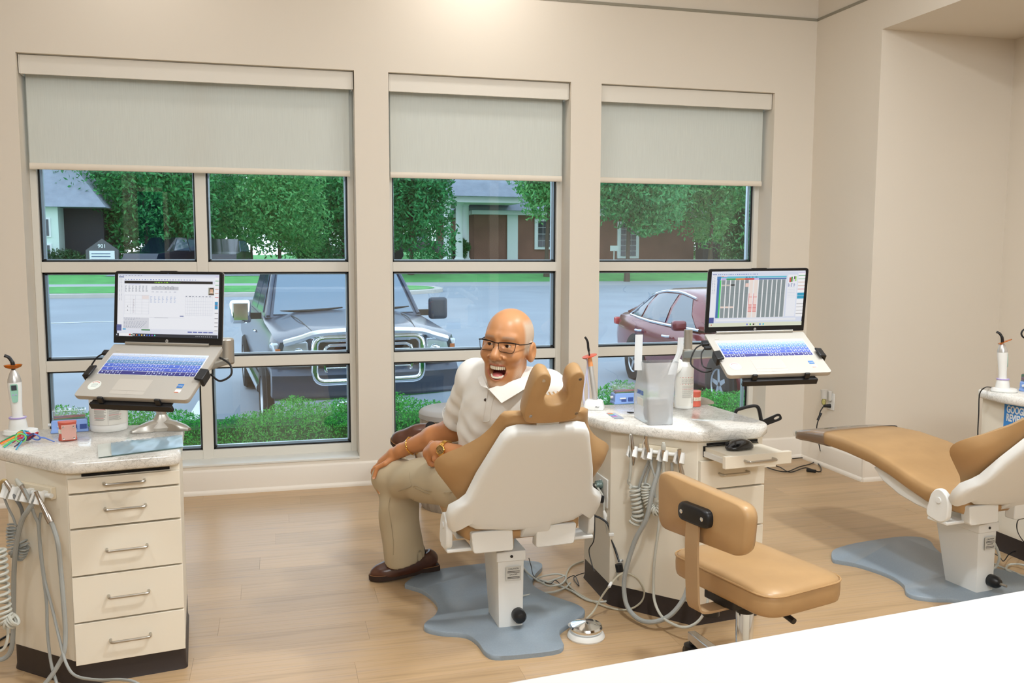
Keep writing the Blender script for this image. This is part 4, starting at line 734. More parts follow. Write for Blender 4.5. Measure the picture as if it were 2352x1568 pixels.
def laptop(label, o, x, y, lid, rects, ph=None):
    M = frame(o, x, y); t = thing('laptop', label, 'laptop', o, 'laptops on swing arms')
    Wd, Dp = .40, .258
    q = rpoly([(-.2, -Dp), (.2, -Dp), (.2, 0), (-.2, 0)], [.014, .014, .004, .004], 4)
    base = MB(M).rings([[V3((p[0]*k, -.129+(p[1]+.129)*k, z)) for p in q] for k, z in ((.985, -.017), (.997, -.012), (1, -.004), (1, -.001), (.997, 0))]).build('base', m_lap, t, ang=50)
    kb = MB(M); kb.prism(rpoly([(-.176, -.153), (.176, -.153), (.176, -.047), (-.176, -.047)], .004, 2), .0, .0008); kb.build('keyboard_film', m_film, base)
    u = .0182; ys = [-.0555, -.0715, -.0895, -.1075, -.1255, -.1435]; hs = [.009, .0145, .0145, .0145, .0145, .0145]; lg = MB(M)
    for r, row in enumerate(KW):
        cx = -.173
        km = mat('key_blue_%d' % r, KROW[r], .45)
        for w in row:
            kk = (r, round(w, 3))
            if kk not in keymesh:
                b = MB().bb((-(w*u-.0026)/2, -hs[r]/2, 0), ((w*u-.0026)/2, hs[r]/2, .0014)); ob = b.build('key', km, None, smooth=False); keymesh[kk] = ob.data; COL.objects.unlink(ob); bpy.data.objects.remove(ob)
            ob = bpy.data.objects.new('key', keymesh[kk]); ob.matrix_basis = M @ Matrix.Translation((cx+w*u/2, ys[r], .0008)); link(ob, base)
            if r: lg.bb((cx+w*u/2-.0022, ys[r]-.002, .0022), (cx+w*u/2+.0022, ys[r]+.003, .0025))
            cx += w*u
    tag(lg.build('key_legend', mat('key_legend', (186, 200, 232), .5), base, smooth=False), kind='stuff')
    tp = MB(M).prism(rpoly([(-.082, -.243), (.038, -.243), (.038, -.172), (-.082, -.172)], .003, 2), 0, .0004); tp.build('touchpad', mat('touchpad_silver', (194, 188, 178), .3, .2), base)
    MB(M).bb((-.023, -.243, .0004), (-.0225, -.226, .0007)).build('touchpad_split', m_steel, base); MB(M).bb((-.082, -.2262, .0004), (.038, -.2258, .0007)).build('touchpad_line', m_steel, base)
    MB(M).bb((.135, -.205, 0), (.155, -.187, .0006)).build('blue_sticker', mat('sticker_blue', (40, 110, 180), .4), base); text('CORE', .0065, M @ Matrix.Translation((.145, -.197, .0007)), m_plastic, base)
    MB(M).bb((.138, -.226, 0), (.158, -.212, .0006)).build('white_sticker', m_plastic, base); MB(M).bb((.138, -.2262, .0003), (.152, -.224, .0008)).build('sticker_edge', mat('sticker_orange', (226, 110, 70), .5), base)
    rs = MB(M).lathe([(.0, .0002), (.0215, .0002), (.0215, .0008), (0, .0009)], (-.153, -.207, 0), 28).build('round_sticker', mat('sticker_paper', (222, 226, 218), .6), base)
    for k in range(6): MB(M).bb((-.153-.012+.001*abs(k-2), -.212-.003*k+.012, .0009), (-.153+.012-.001*abs(k-2), -.2112-.003*k+.012, .0011)).build('text_line', mat('faint_print', (176, 190, 186), .6), rs)
    for k in range(5): MB(M @ Matrix.Translation((-.153, -.207, .001)) @ Matrix.Rotation(math.radians(40-20*k), 4, 'Z')).bb((-.0025, .0155, 0), (.0025, .0178, .0002)).build('red_text_mark', mat('red_print', (206, 96, 96), .6), rs)
    MB(M).bb((-.172, -.036, 0), (-.155, -.031, .001)).build('power_key', mat('power_key', (196, 188, 176), .4), base)
    MB(M).cyl((-.155, .002, .004), (.155, .002, .004), .0055).build('hinge_bar', m_alum, base)
    up = V3((0, math.cos(lid), math.sin(lid))); LM = M @ frame((0, 0, .005), (1, 0, 0), up)
    q = rpoly([(-.2, 0), (.2, 0), (.2, .243), (-.2, .243)], [.003, .003, .012, .012], 4)
    ld = MB(LM).prism(q, -.007, 0).build('lid', m_bez, t, bevel=.001); MB(LM).prism(rpoly([(-.2, 0), (.2, 0), (.2, .243), (-.2, .243)], [.003, .003, .012, .012], 4), -.009, -.0072).build('lid_back', m_lap, ld)
    MB(LM).bb((-.03, .243, -.006), (.03, .2445, 0)).build('camera_bump', m_bez, ld); MB(LM).lathe([(0, .0006), (.0022, .0006), (.0022, 0)], (0, .2355, 0), 12).build('camera_lens', mat('lens_blue', (50, 60, 80), .1), ld)
    sw, sh, sy = .374, .2105, .023
    vs, fs, cs = [], [], []
    for i, (u0, v0, u1, v1, c) in enumerate(rects):
        for uu, vv in ((u0, v0), (u1, v0), (u1, v1), (u0, v1)): vs.append(LM @ V3(((uu-.5)*sw, sy+(1-vv)*sh, .0004+.000012*i))); cs.append(lin(c)[:3])
        fs.append((4*i+3, 4*i+2, 4*i+1, 4*i))
    np_obj('screen', np.array(vs), np.array(fs), m_scr, ld, False, np.array(cs))
    lo = MB(LM).lathe([(0, .0009), (.0052, .0009), (.0055, .0003)], (0, .0105, 0), 20).build('round_logo', mat('logo_silver', (206, 206, 206), .3, .5), ld)
    text('hp', .0075, LM @ Matrix.Translation((0, .011, .001)) , m_bez, lo)
    # holder tray with lips and side grips
    h = thing('laptop_holder', 'black tray and silver swing arm holding the '+label.split(',')[0].replace('open silver ', ''), 'laptop arm', M @ V3((0, -.13, -.05)), 'laptop arms')
    MB(M).bb((-.14, -.262, -.024), (.14, -.03, -.0185)).build('tray', m_black, h, bevel=.001)
    MB(M).bb((-.143, -.274, -.04), (.143, -.262, -.0185)).build('front_lip', m_black, h, bevel=.001)
    for s in (-.10, .10): MB(M).bb((s-.009, -.270, -.03), (s+.009, -.2605, .005)).build('clip', m_black, h, bevel=.002)
    for s in (-1, 1):
        MB(M).rings([[V3((s*a, y0, z)) for a, z in ((.202, -.02), (.212, -.02), (.214, .012), (.186, .016), (.186, .008), (.202, .004))] for y0 in (-.175, -.125)]).build('side_grip', m_black, h, bevel=.003)
        MB(M).bb((s*.13, -.16, -.0255), (s*.205, -.14, -.0195)).build('grip_arm', m_black, h)
    return t, M, h, base
def dash(R, x0, x1, y, h, c, n, gap=.4, jit=.5):
    w = (x1-x0)/n
    for i in range(n): R.append((x0+i*w, y, x0+i*w+w*(1-gap)*(1-jit*random.random()), y+h, c))
def zr(x0, y0, x1, y1, c): return ((x0-530)/1008, (y0-152)/616, (x1-530)/1008, (y1-152)/616, c)
S1 = [(0, 0, 1, 1, (226, 229, 241)), zr(530, 152, 1538, 168, (206, 212, 230)), zr(533, 176, 592, 710, (236, 238, 244)), zr(538, 178, 591, 187, (66, 88, 150)), zr(598, 188, 1500, 216, (238, 240, 248))]
def zd(x0, x1, y, n, c=(150, 156, 176), h=4): q = zr(x0, y, x1, y+h, c); dash(S1, q[0], q[2], q[1], q[3]-q[1], c, n)
zd(545, 790, 166, 8); [zd(545, 582, 195+13.3*i, 2) for i in range(17)]; zd(605, 1330, 203, 26, (110, 130, 190), 7)
S1 += [zr(598, 220, 1476, 246, (16, 16, 18)), zr(598, 247, 1500, 690, (240, 242, 248)), zr(640, 248, 760, 256, (206, 210, 240)), zr(872, 275, 1142, 308, (198, 200, 208)), zr(597, 580, 852, 688, (214, 216, 224))]
zd(903, 1045, 229, 9, (150, 220, 40), 10); zd(1050, 1170, 228, 7, (70, 130, 40), 7)
for i in range(7): zd(605, 850, 268+9*i, 7, (140, 146, 160))
zd(910, 1110, 270, 5); zd(1010, 1110, 283, 4, (110, 112, 120)); zd(1010, 1110, 293, 4, (110, 112, 120)); zd(875, 1140, 325, 6)
for x in (605, 665, 690, 715, 780, 850): S1.append(zr(x, 358, x+1.6, 545, (186, 190, 200)))
for y in (358, 362, 400, 430, 455, 485, 515, 544): S1.append(zr(605, y, 850, y+1.5, (200, 203, 212)))
S1 += [zr(782, 364, 848, 398, (236, 226, 226)), zr(634, 466, 641, 474, (20, 20, 24)), zr(634, 505, 641, 513, (20, 20, 24))]
for i in range(12): zd(690, 715, 405+11*i, 1, (170, 160, 170)); 
for i in range(5): zd(862, 1140, 372+13*i, 7, (150, 170, 210))
for x in range(1215, 1490, 22): S1.append(zr(x, 362, x+1.5, 548, (196, 199, 210)))
for y in (362, 374, 415, 442, 470, 500, 530, 548): S1.append(zr(1215, y, 1480, y+1.5, (196, 199, 210)))
zd(1218, 1480, 364, 8, (90, 100, 120), 5); zd(600, 780, 585, 7); zd(620, 720, 597, 4); [zd(602, 850-12*i, 620+12*i, 9) for i in range(6)]
S1 += [zr(862, 575, 1205, 577, (196, 199, 210)), zr(912, 574, 1048, 582, (204, 206, 214)), zr(1165, 556, 1202, 564, (60, 80, 150)), zr(594, 690, 626, 702, (50, 160, 210)), zr(783, 695, 871, 706, (26, 120, 54))]
for i in range(5): S1.append(zr(1245+51*i, 708, 1287+51*i, 719, (96, 108, 176)))
S1 += [zr(533, 652, 582, 712, (72, 84, 146))]+[zr(533, 664+12*i, 582, 666+12*i, (150, 160, 200)) for i in range(4)]
S1 += [zr(1504, 168, 1540, 710, (244, 244, 248))]+[zr(1506, y, 1540, y+5, c) for y, c in ((173, (170, 140, 220)), (212, (60, 170, 90)), (252, (60, 170, 90)), (292, (200, 120, 60)), (332, (190, 110, 60)), (372, (200, 60, 60)), (523, (120, 120, 124)), (575, (120, 120, 124)), (615, (120, 120, 124)), (652, (120, 120, 124)), (692, (120, 120, 124)))]+[zr(1506, 415, 1535, 488, (54, 150, 200)), zr(1506, 450, 1535, 453, (200, 90, 60))]
S1 += [zr(1440, 280, 1497, 352, (168, 166, 150)), zr(1452, 283, 1490, 318, (58, 44, 40)), zr(1457, 294, 1485, 334, (220, 176, 146)), zr(1462, 322, 1480, 326, (240, 230, 226)), zr(1446, 338, 1494, 352, (90, 74, 66))]
S1 += [zr(524, 738, 1540, 770, (24, 32, 48)), zr(558, 738, 696, 764, (244, 244, 246)), zr(660, 742, 678, 758, (200, 40, 50)), zr(680, 744, 692, 758, (40, 120, 60))]+[zr(705+26*i, 746, 718+26*i, 759, c) for i, c in enumerate(((230, 230, 230), (220, 110, 50), (60, 140, 220), (230, 190, 80), (210, 220, 230), (80, 110, 220), (70, 120, 220), (130, 80, 200), (90, 200, 190)))]
zd(1325, 1495, 752, 9, (200, 204, 214), 6); S1.append(zr(532, 746, 541, 756, (230, 234, 240)))
lapA, MA, hA, baseA = laptop('open silver laptop on the left arm, patient form on its screen', (-.3562, 3.1695, 1.185), (.8963, -.4433, 0), (.3688, .7458, .5548), .8857, S1)
S2 = [(0, 0, 1, 1, (218, 224, 240)), (0, 0, 1, .02, (230, 234, 244)), (.005, .05, .055, .9, (236, 238, 244)), (.01, .05, .055, .062, (60, 80, 150)), (.0, .83, .05, .94, (66, 80, 150)), (.06, .09, .80, .12, (96, 192, 216)), (.06, .09, .10, .15, (60, 130, 190)), (.105, .088, .13, .10, (220, 130, 60)), (.13, .088, .165, .10, (240, 180, 220))]
dash(S2, .07, .5, .045, .02, (110, 130, 190), 22); dash(S2, .36, .5, .1, .012, (40, 80, 120), 4)
for i in range(16): dash(S2, .01, .05, .08+.021*i, .007, (150, 156, 176), 2)
HC = [(196, 170, 230), (40, 160, 80), (40, 160, 80), (220, 130, 50), (220, 130, 50), (206, 40, 44), (206, 40, 44), (200, 180, 236)]+[(76, 108, 166)]*6
S2 += [(.062, .13, .088, .84, (66, 108, 176)), (.088, .155, .104, .84, (74, 206, 108))]
for i in range(14):
    u0 = .107+.0493*i; S2.append((u0, .125, u0+.0493, .152, HC[i])); S2.append((u0, .152, u0+.0493, .845, (236, 238, 240)))
    pk = i in (6, 7); S2.append((u0+.003, .155, u0+.041, .84, (238, 224, 216) if pk else (136, 148, 152)))
    if not pk: dash(S2, u0+.003, u0+.041, .40, .004, (112, 126, 130), 1, 0, 0)
for u0 in (.105, .155): S2.append((u0+.005, .235, u0+.04, .262, (200, 196, 186)))
S2 += [(.205, .232, .248, .255, (20, 20, 22)), (.362, .215, .40, .28, (238, 206, 196))]
for u0 in (.107, .156, .205): S2.append((u0+.004, .628, u0+.04, .66, (232, 210, 200)))
for u0 in (.4028, .4521): S2 += [(u0+.002, .40, u0+.041, .735, (244, 222, 216)), (u0+.002, .40, u0+.006, .735, (206, 60, 80)), (u0+.002, .46, u0+.041, .468, (206, 70, 70)), (u0+.002, .60, u0+.041, .735, (238, 180, 176)), (u0+.002, .60, u0+.041, .606, (206, 70, 70)), (u0+.002, .66, u0+.041, .666, (190, 80, 90)), (u0+.002, .728, u0+.041, .735, (206, 70, 70))]
S2 += [(.815, .07, .915, .83, (238, 240, 246)), (.83, .12, .86, .2, (206, 90, 80)), (.85, .11, .865, .2, (60, 150, 70)), (.87, .13, .885, .19, (230, 200, 220)), (.88, .10, .892, .15, (20, 40, 60)), (.893, .10, .905, .19, (150, 220, 70)), (.83, .19, .85, .205, (190, 60, 50))]
for i in range(3): dash(S2, .82, .91, .23+.022*i, .012, (90, 110, 170), 3)
for i in range(7): S2.append((.82, .31+.028*i, .90, .313+.028*i, (190, 196, 206)))
S2.append((.925, .02, 1, .84, (246, 246, 248)))
for v, c in ((.025, (170, 140, 220)), (.085, (60, 170, 90)), (.145, (60, 170, 90)), (.205, (200, 120, 60)), (.27, (200, 120, 60)), (.33, (200, 50, 50)), (.60, (150, 150, 154)), (.66, (150, 150, 154)), (.72, (150, 150, 154)), (.78, (150, 150, 154))): S2.append((.927, v, 1, v+.008, c))
S2 += [(.927, .40, 1, .51, (40, 160, 196)), (.927, .452, 1, .458, (210, 220, 226)), (.07, .86, .93, .9, (236, 238, 242)), (0, .93, 1, 1, (222, 226, 204))]
for i, c in enumerate(((110, 120, 220), (60, 160, 80), (40, 40, 44), (230, 230, 230), (60, 140, 220), (50, 190, 210))): S2.append((.40+.035*i, .95, .415+.035*i, .98, c))
S2.append((.02, .955, .03, .975, (200, 60, 60)))
lapB, MBm, hB, baseB = laptop('open silver laptop on the right arm, day schedule of grey columns on its screen', (1.7633, 3.0547, 1.1939), (.9958, -.091, .0117), (.0735, .8672, .4924), 1.1796, S2)
# arms and posts (parts of the holders)
def post(h, base, top, r, feet, jz):
    x, y = base
    b = MB(); b.lathe([(.058, CT1+.001), (.06, CT1+.014), (.045, CT1+.03), (.028, CT1+.045), (r, CT1+.06)], (x, y, 0), 24); b = b.build('foot_hub', m_alum, h)
    for a in feet:
        d = V3((math.cos(a), math.sin(a), 0)); s_ = V3((-d.y, d.x, 0)); MB().rings([[V3((x, y, CT1))+d*q+s_*(w*e)+V3((0, 0, zz*hh+.0015)) for e, zz in ((-1, 0), (1, 0), (.8, .8), (.3, 1), (-.3, 1), (-.8, .8))] for q, w, hh in ((.0, .04, .045), (.06, .032, .034), (.10, .024, .022), (.125, .012, .010))]).build('foot', m_alum, b, ang=50)
    MB().cyl((x, y, CT1+.03), (x, y, top), r, n=24).build('post', m_alum, h)
    MB().lathe([(r*1.02, jz-.04), (r*1.32, jz-.038), (r*1.35, jz+.03), (r*1.1, jz+.034)], (x, y, 0), 24).build('collar', m_alum, h)
def armlink(h, a, b, w, ht, name='arm_link'):
    a, b = V3(a), V3(b); d = (b-a).normalized(); s_ = d.cross(V3((0, 0, 1))).normalized(); u = s_.cross(d); L0 = (b-a).length; n = 10
    pr = [(-w*math.cos(t), w*math.sin(t)) for t in np.linspace(-math.pi/2, math.pi/2, n)]+[(L0+w*math.cos(t), w*math.sin(t)) for t in np.linspace(math.pi/2, -math.pi/2, n)]
    return MB().rings([[a+d*p[0]+s_*p[1]+u*z for p in pr] for z in (-ht/2, ht/2)]).build(name, m_alum, h, bevel=.006, seg=3)
post(hA, (-.448, 3.711), 1.12, .019, (math.radians(215), math.radians(-30), math.radians(95)), 1.08)
e1 = dep(519, 806, 3.36)
armlink(hA, (-.448, 3.711, 1.085), e1+V3((0, 0, .02)), .026, .035); MB().cyl(e1+V3((0, 0, -.05)), e1+V3((0, 0, .05)), .030, n=24).build('elbow', m_alum, hA, bevel=.008)
armlink(hA, e1+V3((0, 0, -.035)), MA @ V3((0.02, -.10, -.06)), .022, .025, 'arm_link'); MB().cyl(MA @ V3((.02, -.12, -.07)), MA @ V3((.02, -.12, -.022)), .02).build('tilt_head', m_alum, hA)
PBs = ony(1579, 850, 3.755); post(hB, (PBs.x, 3.755), ony(1579, 757, 3.755).z, .0195, (math.radians(-12), math.radians(100), math.radians(215)), ony(1579, 818, 3.755).z)
jz = ony(1579, 815, 3.755).z
armlink(hB, (PBs.x, 3.755, jz), MBm @ V3((.0, -.02, -.07)), .024, .04); armlink(hB, MBm @ V3((.0, -.02, -.075)), MBm @ V3((.0, -.13, -.05)), .02, .03)
def cable(name, pts, r, m, label, cat='cable', group=None, n=6, parent=None):
    o = MB().tube(spline(pts, n), r, 8).build(name, m, parent)
    return tag(o, label, cat, group) if parent is None else o
cA = [MA @ V3(p) for p in ((-.20, -.03, -.01), (-.215, -.032, -.012), (-.245, -.05, -.02), (-.262, -.09, -.045), (-.24, -.12, -.06), (-.20, -.12, -.045))]
MB(MA).bb((-.225, -.045, -.016), (-.20, -.025, -.004)).build('plug', m_black, baseA, bevel=.002); cable('charging_lead', cA, .0028, m_black, '', parent=baseA)
cable('cable_loop', [MA @ V3(p) for p in ((.19, -.02, -.03), (.225, -.03, -.05), (.235, -.06, -.07), (.205, -.085, -.075), (.17, -.07, -.06))], .0035, m_black, '', parent=baseA)
MB(MBm).bb((-.225, -.06, -.018), (-.20, -.035, -.003)).build('plug', m_black, baseB, bevel=.002); MB(MBm).bb((-.225, -.085, -.014), (-.20, -.068, -.004)).build('plug', m_black, baseB, bevel=.002)
cable('charging_lead', [MBm @ V3(p) for p in ((-.22, -.05, -.01), (-.25, -.055, -.03), (-.27, -.09, -.07), (-.235, -.13, -.08), (-.21, -.15, -.06))], .003, m_black, '', parent=baseB); cable('charging_lead', [MBm @ V3(p) for p in ((-.22, -.075, -.01), (-.235, -.085, -.03), (-.235, -.12, -.06), (-.215, -.15, -.05))], .0026, m_black, '', parent=baseB)
# ------------------------------------------------------------------ small things on the counters
m_orange = glass_mat('orange_shield', (1., .45, .05), 1.45, .05, .0, ((235, 130, 30), .45)); m_lil = mat('lilac_ring', (176, 160, 210), .4); m_mint = mat('mint_panel', (150, 200, 180), .4); m_silver = mat('silver_plastic', (200, 198, 194), .3, .6)
def curing_light(label, base, a, shield, lean, pan=0):
    M = Matrix.Translation(base) @ Matrix.Rotation(a, 4, 'Z'); t = thing('curing_light', label, 'curing light', base, 'white curing lights')
    MB(M).lathe([(.048, 0.0), (.05, .004), (.047, .016), (.036, .02)], (0, 0, 0), 32, None, 1.25, .9).build('charger_base', m_plastic, t)
    MB(M).lathe([(.034, .016), (.031, .04), (.027, .062), (.024, .066), (.018, .067)], (-.008, 0, 0), 28).build('holder_cup', m_plastic, t)
    MB(M).tube([V3((-.008+.0275*math.cos(q), .0275*math.sin(q), .064)) for q in [2*math.pi*i/28 for i in range(28)]], .0035, 8, True).build('lilac_ring', m_lil, t)
    L = M @ Matrix.Translation((-.008, 0, .05)) @ Matrix.Rotation(lean[0], 4, 'X') @ Matrix.Rotation(lean[1], 4, 'Y')
    MB(L).lathe([(.0185, -.03), (.0185, .03), (.0195, .06), (.0225, .10), (.0245, .13), (.0242, .15)], (0, 0, 0), 28, None, 1, .85).build('handle', m_plastic, t)
    MB(L).lathe([(.0242, .15), (.0225, .163), (.015, .185), (.008, .197), (.007, .20)], (0, 0, 0), 28, None, 1, .85).build('silver_cone', m_silver, t)
    LP = L @ Matrix.Rotation(pan, 4, 'Z'); pl = MB(LP).rings([[V3((x*k, -.0205-.0008*j, z)) for x, z in rpoly([(-.009, .075), (.009, .075), (.0135, .115), (.013, .145), (-.013, .145), (-.0135, .115)], .006, 3)] for j, k in ((0, 1), (1.6, 1))]).build('control_panel', m_mint, t)
    MB(LP).bb((-.009, -.0235, .122), (.009, -.0215, .141)).build('display', mat('dark_display', (60, 66, 72), .3), pl)
    for x in (-.005, .005): MB(LP).lathe([(0, .0003), (.003, .0003), (.003, -.001)], (x, -.0222, .104), 10, Matrix.Rotation(math.pi/2, 3, 'X')).build('button', m_lil, pl)
    MB(L).lathe([(.0, .203), (.012, .202), (.024, .208), (.0285, .216), (.027, .217), (.012, .206), (0, .206)] if shield == 0 else [(0, .2), (.034, .2), (.034, .2032), (0, .2032)], (0, 0, 0), 28, Matrix.Rotation(shield, 3, 'Y') if shield else None, 1.15, .8).build('orange_shield', m_orange, t) if not shield else MB(L @ Matrix.Translation((.012, 0, .203)) @ Matrix.Rotation(shield, 4, 'Y')).lathe([(0, 0), (.034, 0), (.034, .003), (0, .003)], (0, 0, 0), 28, None, 1, .7).build('orange_shield', m_orange, t)
    MB(L).tube(spline([(0, 0, .197), (0, 0, .215), (-.002, 0, .228), (-.012, 0, .246), (-.026, 0, .254)], 5), [.0075]*11+[.0065]*5+[.006]*5, 10).build('black_tip', m_black, t)
    return t
pa = onz(48, 996, CT1+.001); curing_light('white curing light with orange cone shield, standing on the left counter', pa, .1, 0, (0, -.03))
pc = onz(2306, 899, CT1+.001); curing_light('white curing light with tilted orange disc shield on the right-hand counter', pc, math.radians(-38), -.35, (.0, -.06), math.radians(105))
# slim light of the middle cabinet
pb_ = onz(1364, 938, CT1+.001); FBd = V3((.9, -.43, 0)).normalized(); LBm = frame(pb_, FBd, V3((.43, .9, 0)))
t = thing('curing_light', 'slim silver pen-like curing light in a white charger on the middle counter', 'curing light', pb_, 'white curing lights')
b = MB(LBm); qb = rpoly([(-.045, -.035), (.045, -.035), (.045, .04), (-.045, .04)], .012, 3); b.rings([[V3((x*k, y*k, z)) for x, y in qb] for k, z in ((1, 0), (1.0, .01), (.86, .034), (.7, .04))]); cb = b.build('charger_base', m_plastic, t)
text('AD', .013, LBm @ Matrix.Translation((.018, -.0345, .014)) @ Matrix.Rotation(math.radians(68), 4, 'X'), m_black, cb)
a0, a1 = LBm @ V3((.006, .01, .03)), dep(1354, 818, (LBm @ V3((.006, .01, .03))-CAM).dot(FWD)); dA = (a1-a0)
MB().tube([a0, a0+dA*.35, a0+dA*.8, a0+dA], [.0115, .0118, .0105, .008], 18).build('handle', m_silver, t); MB().tube([a0+dA*.78, a0+dA*.99], [.0108, .0085], 18).build('orange_glow_collar', mat('orange_collar', (226, 150, 90), .4), t)
tp = [a0+dA, a0+dA*1.04, a0+dA*1.12]+[dep(*q, (a1-CAM).dot(FWD)) for q in ((1351, 797), (1350, 786), (1346, 777), (1343, 774))]
MB().tube(spline(tp, 4), [.0035]*8+[.0055]*9+[.005]*8, 10).build('black_tip', m_black, t)
R_ = (dA.normalized()).to_track_quat('Z', 'Y').to_matrix() @ Matrix.Rotation(math.radians(12), 3, 'Y'); MB().lathe([(0, 0), (.034, 0), (.034, .003), (0, .003)], a1, 28, R_).build('red_disc_shield', mat('red_orange_disc', (214, 84, 50), .3), t)
for q in (((1343, 935), (1340, 900), (1345, 870), (1350, 830), (1340, 822)), ((1352, 918), (1352, 890), (1349, 860), (1352, 828))): MB().tube(spline([dep(*p, (a0-CAM).dot(FWD)+.02) for p in q], 4), .0045, 8).build('lead_guide', mat('lilac_white', (206, 206, 228), .4), t)
# boxes with clear lids
m_blue = mat('pastel_blue_plastic', (132, 164, 222), .4); m_lidc = glass_mat('clear_lid', (.96, .99, 1.), 1.4, .02, .02, ((225, 235, 240), .12))
def wire_box(label, c, ang, w=.125, d=.055):
    M = Matrix.Translation(c) @ Matrix.Rotation(ang, 4, 'Z'); t = thing('wire_dispenser', label, 'dispenser box', c, 'blue dispenser boxes')
    MB(M).rings([[V3((x*w/2, y*d/2, z)) for x, y in ((-k, -k), (k, -k), (k, k), (-k, k))] for k, z in ((1.06, 0), (1.06, .008), (1, .012), (1, .045), (.92, .05))]).build('base', m_blue, t, bevel=.002)
    for s in (-.25, .02, .29): MB(M).bb((s*w, -d/2-.002, .012), (s*w+.024, -d/2+.001, .03)).build('slot', mat('slot_navy', (60, 84, 150), .6), t)
    MB(M).bb((-.32*w, -d/2-.004, .024), (-.08*w, -d/2-.001, .03)).build('toothed_cutter', m_plastic, t)
    b = MB(M); b.rings([[V3((x*w/2*.94, y*d/2*.86, z)) for x, y in ((-k, -k), (k, -k), (k, k), (-k, k))] for k, z in ((1, .048), (1, .083), (.93, .088))]); b.build('clear_lid', m_lidc, t)
    for i, c_ in enumerate(((70, 160, 90), (210, 120, 90), (90, 100, 150), (60, 60, 70), (200, 204, 214), (180, 90, 110))): y = -.014+.0056*i; MB(M).cyl((-w*.43, y, .05+.004*(i % 3)), (w*.43, y, .054+.004*(i % 2)), .003, n=8).build('elastic_strand', mat('strand_%d' % i, c_, .5), t)
    MB(M).cyl((-w/2-.012, .0, .03), (-w/2, 0, .03), .006, n=12).build('knob', m_plastic, t); return t
wire_box('pastel blue wire box with clear lid behind the red block, left counter', onz(161, 990, CT1+.001), math.radians(9))
wire_box('pastel blue wire box with clear lid beside the plastic bag', onz(1436, 925, CT1+.001), math.radians(2))
wire_box('pastel blue wire box with clear lid cut off by the right photo edge', onz(2372, 897, CT1+.001), math.radians(8))
# dental models
m_gum = mat('coral_gum', (214, 104, 84), .45, noise=(30, .05)); m_tooth = mat('ivory_tooth', (236, 228, 208), .35)
def dental_model(label, c, ang, plate):
    M = Matrix.Translation(c) @ Matrix.Rotation(ang, 4, 'Z'); t = thing('dental_model', label, 'dental model', c, 'coral dental models'); w, d = .03, .022
    arch = [(-w, d), (-w, -.004), (-w*.75, -d*.75), (-w*.35, -d*1.05), (w*.35, -d*1.05), (w*.75, -d*.75), (w, -.004), (w, d)]
    for z0, z1, f in ((0.0, .028, 1), (.042, .07, -1)): MB(M).rings([[V3((x*k, y*k, z)) for x, y in rpoly(arch, .006, 2)] for k, z in ((1.06 if f > 0 else .93, z0), (1.0, (z0+z1)/2), (.93 if f > 0 else 1.06, z1))]).build('gum', m_gum, t, bevel=.002)
    for rz in (.0275, .0355):
        for i in range(10):
            a = math.pi*(1.02+.96*i/9); MB(M).sph((w*.9*math.cos(a), d*1.0*math.sin(a)*.98, rz+.0035), .0048, 8, (.8, .8, 1.15)).build('tooth', m_tooth, t)
    if plate:
        MB(M).bb((-.020, -d*1.45, .006), (.028, -d*1.28, .062)).build('back_plate', mat('pink_acrylic', (226, 178, 166), .35), t, bevel=.001)
        for x in (-.013, .021):
            for z in (.012, .054): MB(M).lathe([(.0035, 0), (.0035, .003), (0, .0035)], (x, -d*1.45, z), 10, Matrix.Rotation(math.pi/2, 3, 'X')).build('screw', m_chrome, t)
    return t
dental_model('coral dental model with a pink acrylic plate screwed on, left counter', onz(156, 1010, CT1+.001), math.radians(12), True)
dental_model('coral dental model with ivory teeth behind the white canister', onz(1597, 932, CT1+.001), math.radians(50), False)
# canisters
m_lab = mat('label_paper', (228, 226, 218), .5); m_prn = mat('print_grey', (150, 148, 142), .6); m_prr = mat('print_red', (200, 96, 104), .6)
def canister(label, c, r, h, facing, lines, lid=False):
    t = thing('wipes_canister', label, 'canister', c, 'white wipes canisters'); M = Matrix.Translation(c) @ Matrix.Rotation(facing, 4, 'Z')
    MB(M).lathe([(r*.96, 0), (r, .006), (r, h*.12), (r*.985, h*.14), (r*.985, h*.9), (r, h*.92), (r*.96, h)] if not lid else [(r*.97, 0), (r, .005), (r, h*.74), (r*1.02, h*.76), (r*1.02, h*.86), (r*.95, h*.93), (r*.55, h*1.0), (.3*r, h*1.0)], (0, 0, 0), 40).build('body', m_plastic, t)
    a = [math.radians(-100+200*i/24) for i in range(25)]; z0, z1 = (h*.15, h*.89) if not lid else (h*.06, h*.7)
    pa_ = MB(M); pa_.rings([[V3((r*1.004*math.sin(q), -r*1.004*math.cos(q), z)) for q in a] for z in (z0, z1)], closed=False); pa_ = pa_.build('label', m_lab, t)
    for k, (f0, q0, q1, th, mm) in enumerate(lines):
        z = z0+(z1-z0)*f0; aa = [math.radians(q0+(q1-q0)*i/8) for i in range(9)]; b = MB(M); b.rings([[V3((r*1.008*math.sin(q), -r*1.008*math.cos(q), zz)) for q in aa] for zz in (z, z+th)], closed=False); b.build('print_line', mm, pa_)
    if lid: MB(M @ Matrix.Translation((-r*.5, .02, h*1.0)) @ Matrix.Rotation(math.radians(-58), 4, 'Y')).lathe([(0, .0), (r*.95, 0), (r, .004), (r*.9, .012), (0, .016)], (-r*.6, 0, 0), 28).build('open_lid', m_plastic, t)
    return t
ln = [(.95-.028*i, (-45 if random.random() < .8 else -40), (-4-10*random.random()), .0016, m_prr if i % 9 == 0 else m_prn) for i in range(30)]+[(.95-.028*i, 2, (30+12*random.random()), .0016, m_prr if i in (0, 12, 24) else m_prn) for i in range(30)]+[(.0, -1.2, -.4, .12, m_prn)]
